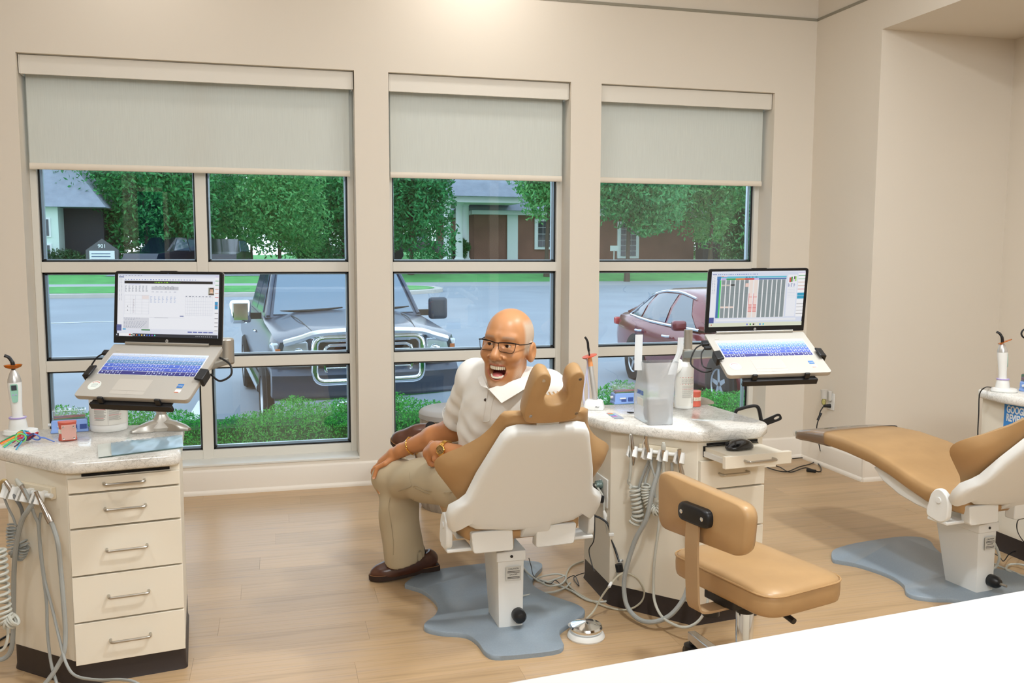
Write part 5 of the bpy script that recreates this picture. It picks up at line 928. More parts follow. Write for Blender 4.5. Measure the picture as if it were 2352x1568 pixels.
ca = onz(251, 985, CT1+.001); canister('large white canister with small print label under the left laptop', ca, .069, .185, math.radians(8), ln)
ln = [(.97, -70, 70, .003, m_prr), (.74, -70, 70, .003, m_prr)]+[(.92-.035*i, -60, 20+30*random.random(), .0014, m_prn) for i in range(5)]+[(.68-.033*i, -55+60*(i > 12), 5+40*random.random(), .0014, m_prr if i == 3 else m_prn) for i in range(19)]
cb_ = onz(1570, 935, CT1+.001); canister('white wipes canister with two red label stripes behind the plastic bag', cb_, .042, .205, math.radians(20), ln, True)
# bunch of coloured keys
kb_ = onz(58, 1010, CT1+.001); t = thing('gauge_key_bunch', 'bunch of coloured plastic ring-handled sticks at left counter edge', 'plastic keys', kb_)
KC = [((46, 150, 84), (45, 1003), (0, 1016)), ((236, 160, 60), (52, 1006), (2, 1020)), ((226, 84, 66), (56, 1004), (0, 1018)), ((110, 200, 96), (48, 1012), (6, 1026)), ((60, 190, 190), (56, 1003), (10, 1027)), ((208, 44, 84), (66, 1008), (28, 1017)), ((70, 60, 96), (70, 1010), (33, 1026)), ((50, 160, 204), (64, 1002), (37, 1032)), ((180, 190, 226), (72, 1006), (40, 1010)), ((110, 140, 220), (82, 1010), (125, 1014)), ((196, 50, 50), (78, 1006), (40, 1022))]
for i, (c, rp, tp) in enumerate(KC):
    m = mat('key_plastic_%d' % i, c, .35); r0 = onz(*rp, CT1+.006+.0035*(i % 4)); e = onz(*tp, CT1+.004); d = (e-r0).normalized(); s_ = V3((-d.y, d.x, 0)).normalized(); up = V3((0, 0, 1)); ti = .9-.22*(i % 3); f = (up*math.cos(ti)+s_*math.sin(ti)*(1 if i % 2 else -1)); g = d.cross(f)
    k = MB(); rc = r0+V3((0, 0, .011)); k.tube([rc+(d*math.cos(q)+g*math.sin(q))*.0165 for q in [2*math.pi*j/16 for j in range(16)]], .0028, 6, True); k.tube([rc+d*.0165, rc+d*.034, e], [.0034, .0032, .0022], 6); k.build('gauge_key', m, t)
# sterilisation pouch
pq = [onz(*p, CT1+.002) for p in ((224, 1022), (418, 1000), (421, 1028), (226, 1052))]; t = thing('instrument_pouch', 'clear blue sterilisation pouch with white end on the left counter', 'pouch', pq[0])
def patch(u0, u1, nx, ny, z):
    b = MB(); b.rings([[ (pq[0]*(1-u)+pq[1]*u)*(1-v)+(pq[3]*(1-u)+pq[2]*u)*v+V3((0, 0, z(u, v))) for v in np.linspace(0, 1, ny)] for u in np.linspace(u0, u1, nx)], closed=False); return b
wv = lambda u, v: .004+.007*math.sin(math.pi*v)**.5*(.7+.2*math.sin(u*17)+.12*math.sin(u*31+v*9))
patch(0, .16, 5, 7, lambda u, v: .003).build('paper_end', mat('pouch_paper', (226, 232, 226), .6), t); patch(.0, 1, 12, 5, lambda u, v: .0012).build('paper_back', mat('pouch_green_paper', (190, 214, 206), .6), t)
patch(.15, 1, 40, 9, wv).build('blue_film', glass_mat('blue_film', (.85, .94, 1.), 1.4, .15, .03, ((178, 212, 234), .75)), t)
dp = [(pq[0]*(1-u)+pq[1]*u)*(1-v)+(pq[3]*(1-u)+pq[2]*u)*v+V3((0, 0, .014)) for u, v in ((.2, .5), (.95, .5))]
for k in range(8): u = .22+.06*k; c = (pq[0]*(1-u)+pq[1]*u)*.8+(pq[3]*(1-u)+pq[2]*u)*.2; MB().box(c+V3((0, 0, .013)), (.008, .0025, .0005)).build('print_mark', mat('pouch_print', (60, 90, 120), .6), t)
# plastic bag with a grey parcel inside
m_bag = glass_mat('frosted_bag', (.98, .99, 1.), 1.4, .25, .03, ((250, 252, 253), .40))
bl = [onz(*p, CT1+.001) for p in ((1490, 977), (1547, 975))]; dx = (bl[1]-bl[0]); BM_ = frame((bl[0]+bl[1])*.5, dx, V3((0, 1, 0))); wb = dx.length; db = .19
bag = thing('plastic_bag', 'frosted plastic carrier bag with blue lettering standing on middle counter', 'bag', BM_.translation)
def brow(w0, w1, z, d, sh=0, wob=0): return [V3((x+sh+wob*math.sin(9*x/wb+z*40), y+wob*math.sin(7*y/db+z*30), z)) for x, y in rpoly([(-w0, 0), (w1, 0), (w1, d), (-w0, d)], .012, 4)]
b = MB(BM_); rs = [brow(wb*.5, wb*.5, .001, db), brow(wb*.51, wb*.50, .03, db, 0, .001), brow(wb*.54, wb*.5, .08, db*.98, 0, .001), brow(wb*.56, wb*.52, .13, db*.94, 0, .0015), brow(wb*.60, wb*.56, .18, db*.8, 0, .003), brow(wb*.64, wb*.62, .22, db*.62, 0, .002), brow(wb*.66, wb*.70, .255, db*.5, 0, .002)]
nn = len(rs[0]); vs = [p for r in rs for p in r]; b.add(vs, [tuple(range(nn))[::-1]]+[(k*nn+i, k*nn+(i+1) % nn, (k+1)*nn+(i+1) % nn, (k+1)*nn+i) for k in range(len(rs)-1) for i in range(nn)]); b.build('bag_body', m_bag, bag, ang=60)
m_bag2 = glass_mat('frosted_bag_folded', (.98, .99, 1.), 1.4, .25, .03, ((244, 248, 250), .72))
def strap_(pts, w):
    b = MB(); P = spline(pts, 4); b.rings([[p+RGT*(s*w)+FWD*z for s, z in ((-1, 0), (0, -.004), (1, 0), (1, .003), (-1, .003))] for p in P]); return b
tb = (BM_ @ V3((0, .04, .25))-CAM).dot(FWD)
strap_([dep(u, v, tb) for u, v in ((1466, 850), (1466, 825), (1467, 795), (1468, 768))], .0155).build('handle', m_bag2, bag); strap_([dep(u, v, tb+.03) for u, v in ((1541, 860), (1549, 835), (1561, 808), (1564, 775))], .012).build('handle', m_bag2, bag)
text('LAWLESS', .024, BM_ @ Matrix.Translation((-wb*.575, .09, .122)) @ Matrix.Rotation(math.radians(-90), 4, 'Z') @ Matrix.Rotation(math.pi/2, 4, 'X'), mat('bag_blue_print', (70, 104, 180), .5), bag, bold=.0006, sx=.8)
MB(BM_ @ Matrix.Translation((-wb*.56, .09, .086)) @ Matrix.Rotation(math.radians(-90), 4, 'Z')).bb((-.036, -.001, -.016), (.036, .0, .014)).build('address_label', m_lab, bag)
t = thing('parcel', 'grey plastic parcel visible inside the carrier bag', 'parcel', BM_ @ V3((.01, .06, .002)))
MB(BM_).rings([[V3((x, y, z)) for x, y in ((-k, .03), (k, .02), (k*.96, .09), (-k, .1))] for k, z in ((.036, .004), (.044, .03), (.042, .08), (.036, .10))]).build('packet', mat('grey_packet', (150, 158, 162), .3), t, bevel=.006)
MB(BM_).bb((-.034, .015, .082), (.034, .1, .096)).build('packet_seal', mat('packet_seal', (176, 182, 186), .3), t)
# card with colour bars and a small driver
M = frame(onz(1413, 955, CT1+.001), (onz(1432, 965, CT1)-onz(1402, 946, CT1)), V3((.6, .8, 0)))
t = thing('colour_card', 'grey card with rainbow bars lying beside the plastic bag', 'card', M.translation); MB(M).bb((-.065, -.02, 0), (.065, .02, .0015)).build('card', mat('card_grey', (172, 180, 196), .5), t)
for i, c in enumerate(((214, 90, 74), (226, 190, 90), (70, 150, 140), (120, 170, 220), (110, 110, 190), (216, 80, 170))): MB(M).bb((-.06+.014*i, -.018, .0015), (-.049+.014*i, .004, .0022)).build('colour_bar', mat('bar_%d' % i, c, .5), t)
t = thing('hand_driver', 'tiny dark metal driver lying left of the bag', 'tool', onz(1448, 947, CT1+.002)); MB().tube([onz(1440, 946, CT1+.004), onz(1447, 947, CT1+.004), onz(1456, 947, CT1+.004)], [.002, .004, .003], 8).build('shaft', m_rod, t)
# mouse on the tray
M = frame(onz(1697, 1029, .7345), V3((1, .05, 0)), V3((0, 1, 0))); t = thing('computer_mouse', 'glossy black computer mouse on the pulled-out tray', 'mouse', M.translation)
vs, fs = sdf_mesh(lambda X, Y, Z: smax(smin(d_ell(X, Y, Z, (.006, 0, .006), (.056, .036, .032)), d_ell(X, Y, Z, (-.03, -.012, .004), (.034, .026, .018)), .02), -Z, .004), (-.075, -.05, -.004), (.075, .05, .05), .004)
np_obj('shell', np.array([M @ V3(p) for p in vs]), fs, mat('mouse_black', (22, 22, 24), .18, coat=.5), t); MB(M).bb((-.06, -.005, .012), (-.03, .005, .026)).build('wheel', m_gask, t, bevel=.003)
# hand mirror hung at the back of the counter
t = thing('hand_mirror', 'black framed hand mirror with holed handle behind middle counter', 'mirror', onz(1740, 960, .8)); tm = 3.96
o_ = [(1690, 968), (1690, 945), (1703, 938), (1728, 932), (1740, 934), (1745, 945), (1749, 968)]; o_ = [dep(u, v, tm) for u, v in o_]
MB().tube(spline(o_, 5), .0075, 8).build('frame', m_black, t); MB().add([p+FWD*.004 for p in o_]+[p+FWD*.008 for p in o_], [tuple(range(7)), tuple(range(7, 14))]).build('mirror_glass', mat('mirror_glass', (220, 226, 230), .03, 1.), t)
h0, h1 = dep(1752, 972, tm-.0), dep(1794, 955, tm-.02); d = (h1-h0).normalized(); nrm = d.cross(FWD).normalized(); b = MB(); prof = rpoly([(-.05, -.013), (.085, -.016), (.085, .016), (-.05, .013)], .015, 5)
c_ = [(.064+.013*math.cos(q), .006*math.sin(q)) for q in [2*math.pi*i/len(prof) + math.pi*1.25 for i in range(len(prof))]]
k0 = len(prof); P_ = lambda q, z: h0+d*q[0]+nrm*q[1]+FWD*z
b.add([P_(q, -.004) for q in prof]+[P_(q, -.004) for q in c_]+[P_(q, .004) for q in prof]+[P_(q, .004) for q in c_], [(i, (i+1) % k0, k0+(i+1) % k0, k0+i) for i in range(k0)]+[(2*k0+i, 3*k0+i, 3*k0+(i+1) % k0, 2*k0+(i+1) % k0) for i in range(k0)]+[(i, 2*k0+i, 2*k0+(i+1) % k0, (i+1) % k0) for i in range(k0)]+[(k0+i, k0+(i+1) % k0, 3*k0+(i+1) % k0, 3*k0+i) for i in range(k0)]); b.build('handle', m_black, t)
MB().tube([h0-d*.03, h0-d*.06-RGT*.01], .012, 8).build('neck', m_black, t)
pk = dep(1722, 985, 3.97); MB().bb((1.885, pk.y-.14, .58), (pk.x+.05, pk.y+.12, .595)).build('side_shelf', m_cab, cabB)
MB().tube([dep(1700, 968, tm), V3((dep(1700, 968, tm).x, dep(1700, 968, tm).y, .597))], .006, 8).build('mirror_foot', m_black, t)
# ottoman drum by the window
om = ony(1048, 937, 5.12); t = thing('ottoman', 'round grey drum ottoman by the window behind the man', 'ottoman', (om.x, 5.12, 0)); zt = om.z
MB().lathe([(.205, .0), (.215, .03), (.215, zt-.07), (.213, zt-.045)], (om.x, 5.12, 0), 40).build('drum', mat('wood_grain_fabric', (168, 158, 146), .6, noise=(6, .22, (120, 108, 96), .52, .7), stretch=(4, 4, .4)), t); MB().lathe([(.219, zt-.045), (.221, zt-.02), (.212, zt-.006), (.19, zt+.004), (.0, zt+.01)], (om.x, 5.12, 0), 40).build('cushion_top', mat('grey_leatherette', (172, 170, 168), .5, bump=(80, .1, .001)), t)
MB().tube([V3((om.x+.219*math.cos(q), 5.12+.219*math.sin(q), zt-.046)) for q in [2*math.pi*i/40 for i in range(40)]], .003, 6, True).build('piping', mat('piping_grey', (150, 146, 140), .5), t)
# ------------------------------------------------------------------ the seated man
man = thing('person', 'laughing bald man with glasses, white polo shirt and khaki trousers, turning round in chair', 'person', (.87, 3.5, .5))
m_skin = mat('skin', (178, 116, 68), .36, attr='Col', bump=(260, .12, .0006), spec=.45, sss=.04)
SK = np.array(lin((190, 134, 90))[:3])
def J(u, v, t): return np.array(dep(u, v, t))
R_sh, R_el, R_wr = J(1093, 868, 3.56), J(1046, 983, 3.76), J(922, 1034, 3.93)
L_sh, L_el, L_wr = J(1256, 896, 3.34), J(1140, 1066, 3.42), J(1018, 1031, 3.56)
Nb = J(1172, 890, 3.42)
# ---- head (local frame: x to his left, y out of the face, z up)
hs = 1.09; HC = dep(1167, 788, 3.335)
HB = Matrix((RGT, -FWD, UPV)).transposed()
HR = HB @ Matrix.Rotation(math.radians(-8.5), 3, 'Y').inverted() @ Matrix.Rotation(math.radians(24), 3, 'Z').inverted() if False else HB @ Matrix.Rotation(math.radians(8), 3, 'Y') @ Matrix.Rotation(math.radians(22), 3, 'Z') @ Matrix.Rotation(math.radians(-7), 3, 'X')
HM = Matrix.Translation(HC) @ HR.to_4x4() @ Matrix.Diagonal((hs, hs, hs, 1))
def head(X, Y, Z):
    A = np.abs(X); sym = lambda c, r: d_ell(A, Y, Z, c, r)
    d = d_ell(X, Y, Z, (0, -.012, .030), (.079, .100, .089)); d = smin(d, d_ell(X, Y, Z, (0, .022, -.035), (.068, .070, .085)), .035)
    d = smin(d, d_ell(X, Y, Z, (0, .022, -.102), (.060, .058, .056)), .03); d = smin(d, d_ell(X, Y, Z, (0, .056, -.140), (.032, .024, .020)), .024)
    d = smin(d, sym((.044, .060, -.036), (.027, .026, .024)), .020)
    d = smin(d, d_cap(A, Y, Z, (.010, .081, .029), (.048, .066, .027), .0060, .0065), .018)
    d = smin(d, d_cap(X, Y, Z, (0, .082, .006), (0, .107, -.036), .0095, .0165), .012); d = smin(d, d_ell(A, Y, Z, (.0205, .092, -.042), (.0125, .014, .0110)), .008); d = smax(d, -d_ell(A, Y, Z, (.011, .100, -.0535), (.0055, .007, .004)), .003)
    d = smax(d, -sym((.032, .093, .004), (.021, .014, .0125)), .012)
    d = smin(d, d_ell(A, Y, Z, (.032, .0685, .0), (.0165, .0155, .0145)), .004)
    d = smax(d, -d_ell(A, Y, Z, (.032, .086, -.0005), (.0135, .016, .0036)), .0025)
    d = smin(d, d_cap(A, Y, Z, (.02, .083, -.0165), (.044, .073, -.013), .003, .003), .008)
    # open laughing mouth
    cav = smax(d_ell(X, Y, Z, (0, .082, -.086), (.0325, .038, .031)), Z+.0715-.12*X*X*8, .004)
    d = smin(d, d_cap(A, Y, Z, (0, .0935, -.0665), (.034, .072, -.0725), .0062, .0042), .006)
    low = d_cap(A, Y, Z, (0, .083, -.1175), (.018, .078, -.108), .0062, .0056); low = np.minimum(low, d_cap(A, Y, Z, (.018, .078, -.108), (.0335, .069, -.077), .0056, .0042)); d = smin(d, low, .007)
    d = smax(d, -cav, .004)
    d = smax(d, -d_cap(A, Y, Z, (.021, .099, -.040), (.041, .076, -.082), .0030, .0038), .010)
    d = smax(d, -d_cap(A, Y, Z, (.050, .072, .004), (.060, .055, .008), .0016, .0010), .006)
    for z in (.045, .060): d = smax(d, -d_cap(A, Y, Z, (0, .101-.1*(z-.04), z), (.035, .088-.1*(z-.04), z-.002), .001, .0008), .008)
    e = d_ell(A, Y, Z, (.085, -.012, -.020), (.0135, .024, .036)); e = smin(e, d_ell(A, Y, Z, (.080, -.006, -.036), (.009, .010, .012)), .01); e = smax(e, -d_ell(A, Y, Z, (.0985, -.005, -.017), (.010, .0115, .022)), .005); d = smin(d, e, .006)
    d = smin(d, d_cap(X, Y, Z, (0, -.028, -.07), (.0, -.045, -.22), .060, .064), .02)
    return d
hv, hf = sdf_mesh(head, (-.105, -.12, -.2), (.105, .125, .13), .0030)
x, y, z = np.abs(hv[:, 0]), hv[:, 1], hv[:, 2]; n1 = np.sin(hv[:, 0]*900)*np.sin(hv[:, 1]*870+1)*np.sin(hv[:, 2]*930)
def blend(c, rgb, w): w = np.clip(w, 0, 1)[:, None]; return c*(1-w)+np.array(lin(rgb)[:3])*w
sst = lambda v, a, b: np.clip((v-a)/(b-a), 0, 1)
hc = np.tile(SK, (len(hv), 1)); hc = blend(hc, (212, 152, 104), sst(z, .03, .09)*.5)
hair = sst(x, .048, .060)*sst(-y, -.036, -.022)*sst(z, -.035, -.015)*(1-sst(z, .070, .092)); hair = np.maximum(hair, sst(-y, .04, .07)*sst(z, -.05, -.03)*(1-sst(z, .05, .08)))
hair *= (x < .083) | (z > .028); hc = blend(hc, (200, 186, 168), hair*(.80+.2*n1))
beard = sst(-z, .118, .132)*sst(y, .0, .03); beard = np.maximum(beard, sst(-z, .06, .085)*sst(x, .042, .052)*sst(y, -.005, .015)*(1-sst(y, .045, .06))); hc = blend(hc, (196, 176, 156), beard*(.5+.35*n1))
mus = (1-sst(np.abs(z+.056), .004, .009))*sst(y, .075, .085)*(1-sst(x, .026, .034)); hc = blend(hc, (190, 168, 148), mus*(.55+.35*n1))
eb = (1-sst(np.abs(z-.0270+.09*(x-.03)**1*(x>.036)*.6), .0028, .0055))*sst(x, .012, .018)*(1-sst(x, .05, .056))*sst(y, .05, .06); hc = blend(hc, (150, 132, 116), eb*(.55+.3*n1))
lip = np.maximum((1-sst(np.abs(z+.0685+.25*x*x*9), .004, .0065))*(1-sst(x, .027, .032)), (1-sst(np.hypot(x/1.02, z+.082)-.0345, .002, .005))*sst(-z, .082, .09)*sst(np.hypot(x, z+.082), .027, .030))*sst(y, .066, .074); hc = blend(hc, (168, 92, 74), lip*.8)
cavm = (d_ell(hv[:, 0], y, z, (0, .080, -.088), (.0285, .038, .0285)) < .0006) & (z < -.068) & (y < .088); hc[cavm] = lin((110, 42, 40))[:3]
groove = (1-sst(np.abs(np.hypot(x-.031, (z+.062)*.9)-.0), .003, .008))*sst(y, .07, .08); hc = blend(hc, (168, 108, 68), groove*.4)
cap = lambda P, Q, a, b, ra, rb: d_cap(*P, a, b, ra, rb)
# ---- arms and hands
def fing(P, pts, r0, r1):
    d = None
    for i in range(len(pts)-1):
        q = d_cap(*P, pts[i], pts[i+1], r0+(r1-r0)*i/(len(pts)-1), r0+(r1-r0)*(i+1)/(len(pts)-1)); d = q if d is None else smin(d, q, .004)
    return d
tk_ = 3.99
RH = dict(palm=(J(905, 1043, 3.955), J(881, 1062, 3.985)), thumb=[J(906, 1049, 3.94), J(885, 1064, 3.93), J(866, 1074, 3.94), J(859, 1096, 3.945)],
  index=[J(880, 1056, 3.985), J(861, 1074, 3.99), J(862, 1096, 3.985), J(873, 1117, 3.975)], middle=[J(876, 1058, 4.0), J(857, 1080, 4.01), J(861, 1108, 4.0), J(872, 1131, 3.985)], ring=[J(874, 1060, 4.02), J(856, 1084, 4.03), J(860, 1108, 4.025), J(869, 1124, 4.015)], little=[J(876, 1062, 4.04), J(862, 1084, 4.05), J(866, 1102, 4.045), J(873, 1112, 4.035)])
def armR(X, Y, Z):
    P = (X, Y, Z); d = smin(d_cap(*P, R_sh, R_el, .058, .047), d_cap(*P, R_el, R_el*.62+R_wr*.38, .049, .047), .03); d = smin(d, d_cap(*P, R_el*.62+R_wr*.38, R_wr, .047, .029), .02)
    d = smin(d, d_cap(*P, R_wr, RH['palm'][0], .029, .028), .015); d = smin(d, d_cap(*P, RH['palm'][0], RH['palm'][1], .029, .026), .012); d = smin(d, d_cap(*P, RH['palm'][0]+(J(878, 1062, 4.03)-J(878, 1062, 3.985))*.6, J(878, 1062, 4.025), .026, .022), .012)
    for k, r0, r1 in (('thumb', .0125, .0088), ('index', .0105, .0078), ('middle', .0105, .0078), ('ring', .0098, .0074), ('little', .0085, .0066)): d = smin(d, fing(P, RH[k], r0, r1), .005)
    return d
LH = dict(palm=(J(1003, 1032, 3.585), J(988, 1040, 3.62)), k=[(J(992, 1018, 3.60), J(984, 1030, 3.63), J(988, 1050, 3.635), J(1002, 1054, 3.61)), (J(990, 1026, 3.615), J(981, 1040, 3.64), J(986, 1058, 3.64), J(1000, 1060, 3.615)), (J(989, 1034, 3.60), J(981, 1047, 3.62), J(988, 1064, 3.62), J(1001, 1063, 3.60)), (J(991, 1042, 3.585), J(986, 1054, 3.60), J(993, 1066, 3.60), J(1003, 1066, 3.585))], thumb=[J(1006, 1040, 3.565), J(999, 1054, 3.56), J(1006, 1064, 3.565), J(1016, 1066, 3.575)])
def armL(X, Y, Z):
    P = (X, Y, Z); d = smin(d_cap(*P, L_sh, L_el, .055, .046), d_cap(*P, L_el, L_wr, .046, .030), .03); d = smin(d, d_cap(*P, L_wr, LH['palm'][0], .030, .031), .015); d = smin(d, d_cap(*P, LH['palm'][0], LH['palm'][1], .033, .031), .014)
    for q in LH['k']: d = smin(d, fing(P, q, .0125, .0095), .005)
    return smin(d, fing(P, LH['thumb'], .013, .0095), .005)
def bounds(pts, m): p = np.array(pts); return p.min(0)-m, p.max(0)+m
allR = [R_sh, R_el, R_wr]+[p for k in RH for p in RH[k]]; vR, fR = sdf_mesh(armR, *bounds(allR, .07), .0042)
allL = [L_sh, L_el, L_wr]+[p for q in LH['k'] for p in q]+LH['thumb']; vL, fL = sdf_mesh(armL, *bounds(allL, .07), .0045)
# hidden trunk and legs so that the body is one figure
P_hip = np.array((.86, 3.52, .60)); L_hip, L_kn, L_an = J(1062, 1108, 3.60), J(903, 1096, 4.01), J(930, 1276, 4.10); R_hip, R_kn, R_an = J(1095, 1075, 3.72), J(1030, 1030, 4.02), J(985, 1008, 4.33)
Cc = (R_sh+L_sh)/2
def trunk(X, Y, Z):
    P = (X, Y, Z); d = smin(d_cap(*P, P_hip, Cc-np.array((0, 0, .12)), .11, .115), d_cap(*P, R_sh, L_sh, .05, .05), .06); d = smin(d, d_cap(*P, Nb, Cc-np.array((0, 0, .1)), .05, .09), .05)
    for a, b, c in ((L_hip, L_kn, L_an), (R_hip, R_kn, R_an)): d = smin(d, d_cap(*P, a, b, .07, .05), .05); d = smin(d, d_cap(*P, b, c, .05, .035), .03)
    return d
vT, fT = sdf_mesh(trunk, *bounds([P_hip, L_hip, L_kn, L_an, R_hip, R_kn, R_an, R_sh, L_sh, Nb], .12), .016)
hw = np.array([HM @ V3(p) for p in hv]); off = np.cumsum([0, len(hw), len(vR), len(vL)])
vall = np.concatenate([hw, vR, vL, vT]); fall = np.concatenate([hf, fR+off[1], fL+off[2], fT+off[3]])
def armcol(v):
    c = np.tile(np.array(lin((192, 130, 84))[:3]), (len(v), 1)); return c
cR = armcol(vR); cL = armcol(vL)
for k in ('thumb', 'index', 'middle', 'ring', 'little'):
    tip = RH[k][-1]; pv = RH[k][-2]; w = np.exp(-((vR-tip)**2).sum(1)/(.011**2)); cR = blend(cR, (206, 150, 112), w*.6)
body = np_obj('body', vall, fall, m_skin, man, True, np.concatenate([hc, cR, cL, np.tile(SK, (len(vT), 1))]))
dt_ = (RH['thumb'][-1]-RH['thumb'][-2]); dt_ /= np.linalg.norm(dt_)
for k, w in (('thumb', .0065), ('index', .0052), ('middle', .0052)):
    q = RH[k]; d = V3(q[-1]-q[-2]).normalized(); o = V3(q[-1])-FWD*(.0072 if k == 'thumb' else .0062)+d*.001; NM = frame(o, d.cross(-FWD) if True else RGT, d)
    MB(NM).lathe([(0, .0012), (w*.7, .0009), (w, -.0012)], (0, 0, 0), 14, None, .95, 1.2).build('fingernail', mat('nail', (218, 168, 138), .3), body)
# eyes, teeth, tongue
def hm(name, b, m, par=body): return b.build(name, m, par)
m_eye = mat('eye_white', (206, 190, 174), .15); m_iris = mat('iris_brown', (40, 24, 18), .1)
for s in (-1, 1):
    ey = hm('eyeball', MB(HM).sph((s*.032, .0695, 0), .0135, 20), m_eye); gd = V3((-.14, .98, .06)).normalized(); hm('iris', MB(HM).lathe([(0, .0139), (.003, .01355), (.0066, .0122)], (s*.032, .0695, 0), 20, gd.to_track_quat('Z', 'Y').to_matrix()), m_iris, ey)
b = MB(HM); ut = []
for i in range(12):
    a = (i-5.5)/5.5; w = .0056 if abs(a) < .4 else .0050; x_ = .0275*math.sin(a*1.15)/math.sin(1.15); y_ = .0885-.028*a*a
    b2 = MB(HM); b2.rings([[V3((x_+w*.52*sx*k, y_+.0035*sy_*k, z)) for sx, sy_ in ((-1, -1), (1, -1), (1, .7), (.5, 1), (-.5, 1), (-1, .7))] for z, k in ((-.0705, 1), (-.079-.0015*(1-abs(a)), 1.0), (-.0815-.0015*(1-abs(a)), .72))]); hm('upper_tooth', b2, m_tooth)
    if abs(a) < .85:
        x_ = .0235*math.sin(a*1.15)/math.sin(1.15); y_ = .0815-.021*a*a; b3 = MB(HM); b3.rings([[V3((x_+w*.46*sx*k, y_+.003*sy_*k, z+.006*a*a)) for sx, sy_ in ((-1, -1), (1, -1), (1, 1), (-1, 1))] for z, k in ((-.1135, 1), (-.107, 1), (-.1055, .7))]); hm('lower_tooth', b3, m_tooth)
hm('tongue', MB(HM).sph((0, .062, -.106), .02, 16, (1, 1.15, .55)), mat('tongue_pink', (190, 104, 100), .35))
hm('gum_ridge', MB(HM).tube([V3((.024*math.sin(q), .083-.024*math.sin(q)**2, -.0695)) for q in np.linspace(-1.1, 1.1, 12)], .0035, 6), mat('mouth_gum', (170, 84, 80), .4))
# glasses
m_gf = mat('glasses_frame', (46, 36, 32), .3, .6); m_gl = glass_mat('spectacle_lens', (.96, .94, .92), 1.3, 0, .0)
gl = thing('x', None, None) if False else None
lensq = rpoly([(-.026, -.018), (.026, -.021), (.032, .013), (-.026, .011)], [.014, .012, .006, .006], 4)
gb = MB(HM)
G0 = MB(HM).tube([V3((-.0085, .1035, .0085)), V3((0, .1065, .0095)), V3((.0085, .1035, .0085))], .0019, 8).build('glasses', m_gf, man)
for s in (-1, 1):
    def lp(x, y, o=0): return V3((s*(.0345+x), .1025-.18*abs(x+.03)**1.5*.6-.008*max(0, x+.03)/.05+o, -.0005+y))
    MB(HM).tube([lp(x, y) for x, y in lensq], .0011, 6, True).build('rim', m_gf, G0); MB(HM).tube([lp(x, y) for x, y in ((-.027, .010), (-.01, .0128), (.01, .0145), (.033, .013))], .0020, 6).build('brow_bar', m_gf, G0)
    MB(HM).add([lp(x, y) for x, y in lensq], [tuple(range(len(lensq)))]).build('lens', m_gl, G0)
    MB(HM).tube(spline([lp(.033, .012), lp(.037, .0115, -.006), V3((s*.0745, .075, .0095)), V3((s*.0825, .03, .009)), V3((s*.0865, -.012, .012)), V3((s*.084, -.032, -.004))], 5), .0018, 6).build('temple', m_gf, G0)
    MB(HM).sph((s*.0105, .093, -.006), .0032, 8, (.5, 1, 1.4)).build('nose_pad', m_silver, G0)
# ---- polo shirt
m_polo = mat('white_pique', (236, 234, 228), .8, bump=(900, .15, .0004)); hemR = J(1056, 962, 3.70)*.55+R_el*.45-.0; hemR = R_sh+(R_el-R_sh)*.80
aR = (R_el-R_sh)/np.linalg.norm(R_el-R_sh); aL = (L_el-L_sh)/np.linalg.norm(L_el-L_sh)
side = (L_sh-R_sh)/np.linalg.norm(L_sh-R_sh); chest_n = np.cross(side, np.array((0, 0, 1.))); chest_n /= np.linalg.norm(chest_n)
if chest_n @ np.array(FWD) > 0: chest_n = -chest_n
def shirt(X, Y, Z):
    P = (X, Y, Z); lowc = P_hip+np.array((0, 0, .02)); mid = (lowc+Cc)/2+chest_n*.02
    d = smin(d_cap(*P, lowc, mid, .155, .15), d_cap(*P, mid, Cc-np.array((0, 0, .09))+chest_n*.02, .15, .125), .06)
    d = smin(d, d_cap(*P, Cc-np.array((0, 0, .08))+side*.08, Cc-np.array((0, 0, .08))-side*.08, .12, .12), .05)
    d = smin(d, d_cap(*P, R_sh, L_sh, .075, .072), .05); d = smin(d, d_cap(*P, Nb-np.array((0, 0, .01)), R_sh*.6+Nb*.4, .062, .06), .05); d = smin(d, d_cap(*P, Nb-np.array((0, 0, .01)), L_sh*.6+Nb*.4, .062, .06), .05)
    s = d_cap(*P, R_sh, hemR, .074, .073); pl = (X-hemR[0])*aR[0]+(Y-hemR[1])*aR[1]+(Z-hemR[2])*aR[2]; s = np.maximum(s, pl); s2 = d_cap(*P, R_sh, R_sh+aR*.5, .064, .060); s = np.maximum(s, -np.maximum(s2, -(pl+.03)))
    d = smin(d, s, .028)
    hl = L_sh+aL*.24; s = d_cap(*P, L_sh, hl, .074, .072); s = np.maximum(s, (X-hl[0])*aL[0]+(Y-hl[1])*aL[1]+(Z-hl[2])*aL[2]); d = smin(d, s, .03)
    u = X*side[0]+Y*side[1]; w = (Cc[2]-Z)
    fold = .0042*np.sin(52*u+34*w+3*np.sin(14*w))*np.clip(w/.12, 0, 1)+.003*np.sin(75*w-38*u+2)*np.clip((w-.05)/.15, 0, 1)+.0025*np.sin(95*pl)*np.clip(1-np.abs(pl+.11)/.12, 0, 1)
    d = d+fold
    return np.maximum(d, -(Z-.62))
vs, fs = sdf_mesh(shirt, *bounds([P_hip, R_sh, L_sh, hemR, Nb, L_sh+aL*.24], .17), .0062); polo = np_obj('polo_shirt', vs, fs, m_polo, man)
rg = [V3(hemR-aR*.012)]; u_ = V3(aR).orthogonal().normalized(); w_ = V3(aR).cross(u_); MB().tube([rg[0]+(u_*math.cos(q)+w_*math.sin(q))*.0745 for q in [2*math.pi*i/32 for i in range(32)]], .0022, 6, True).build('sleeve_band', m_polo, polo)
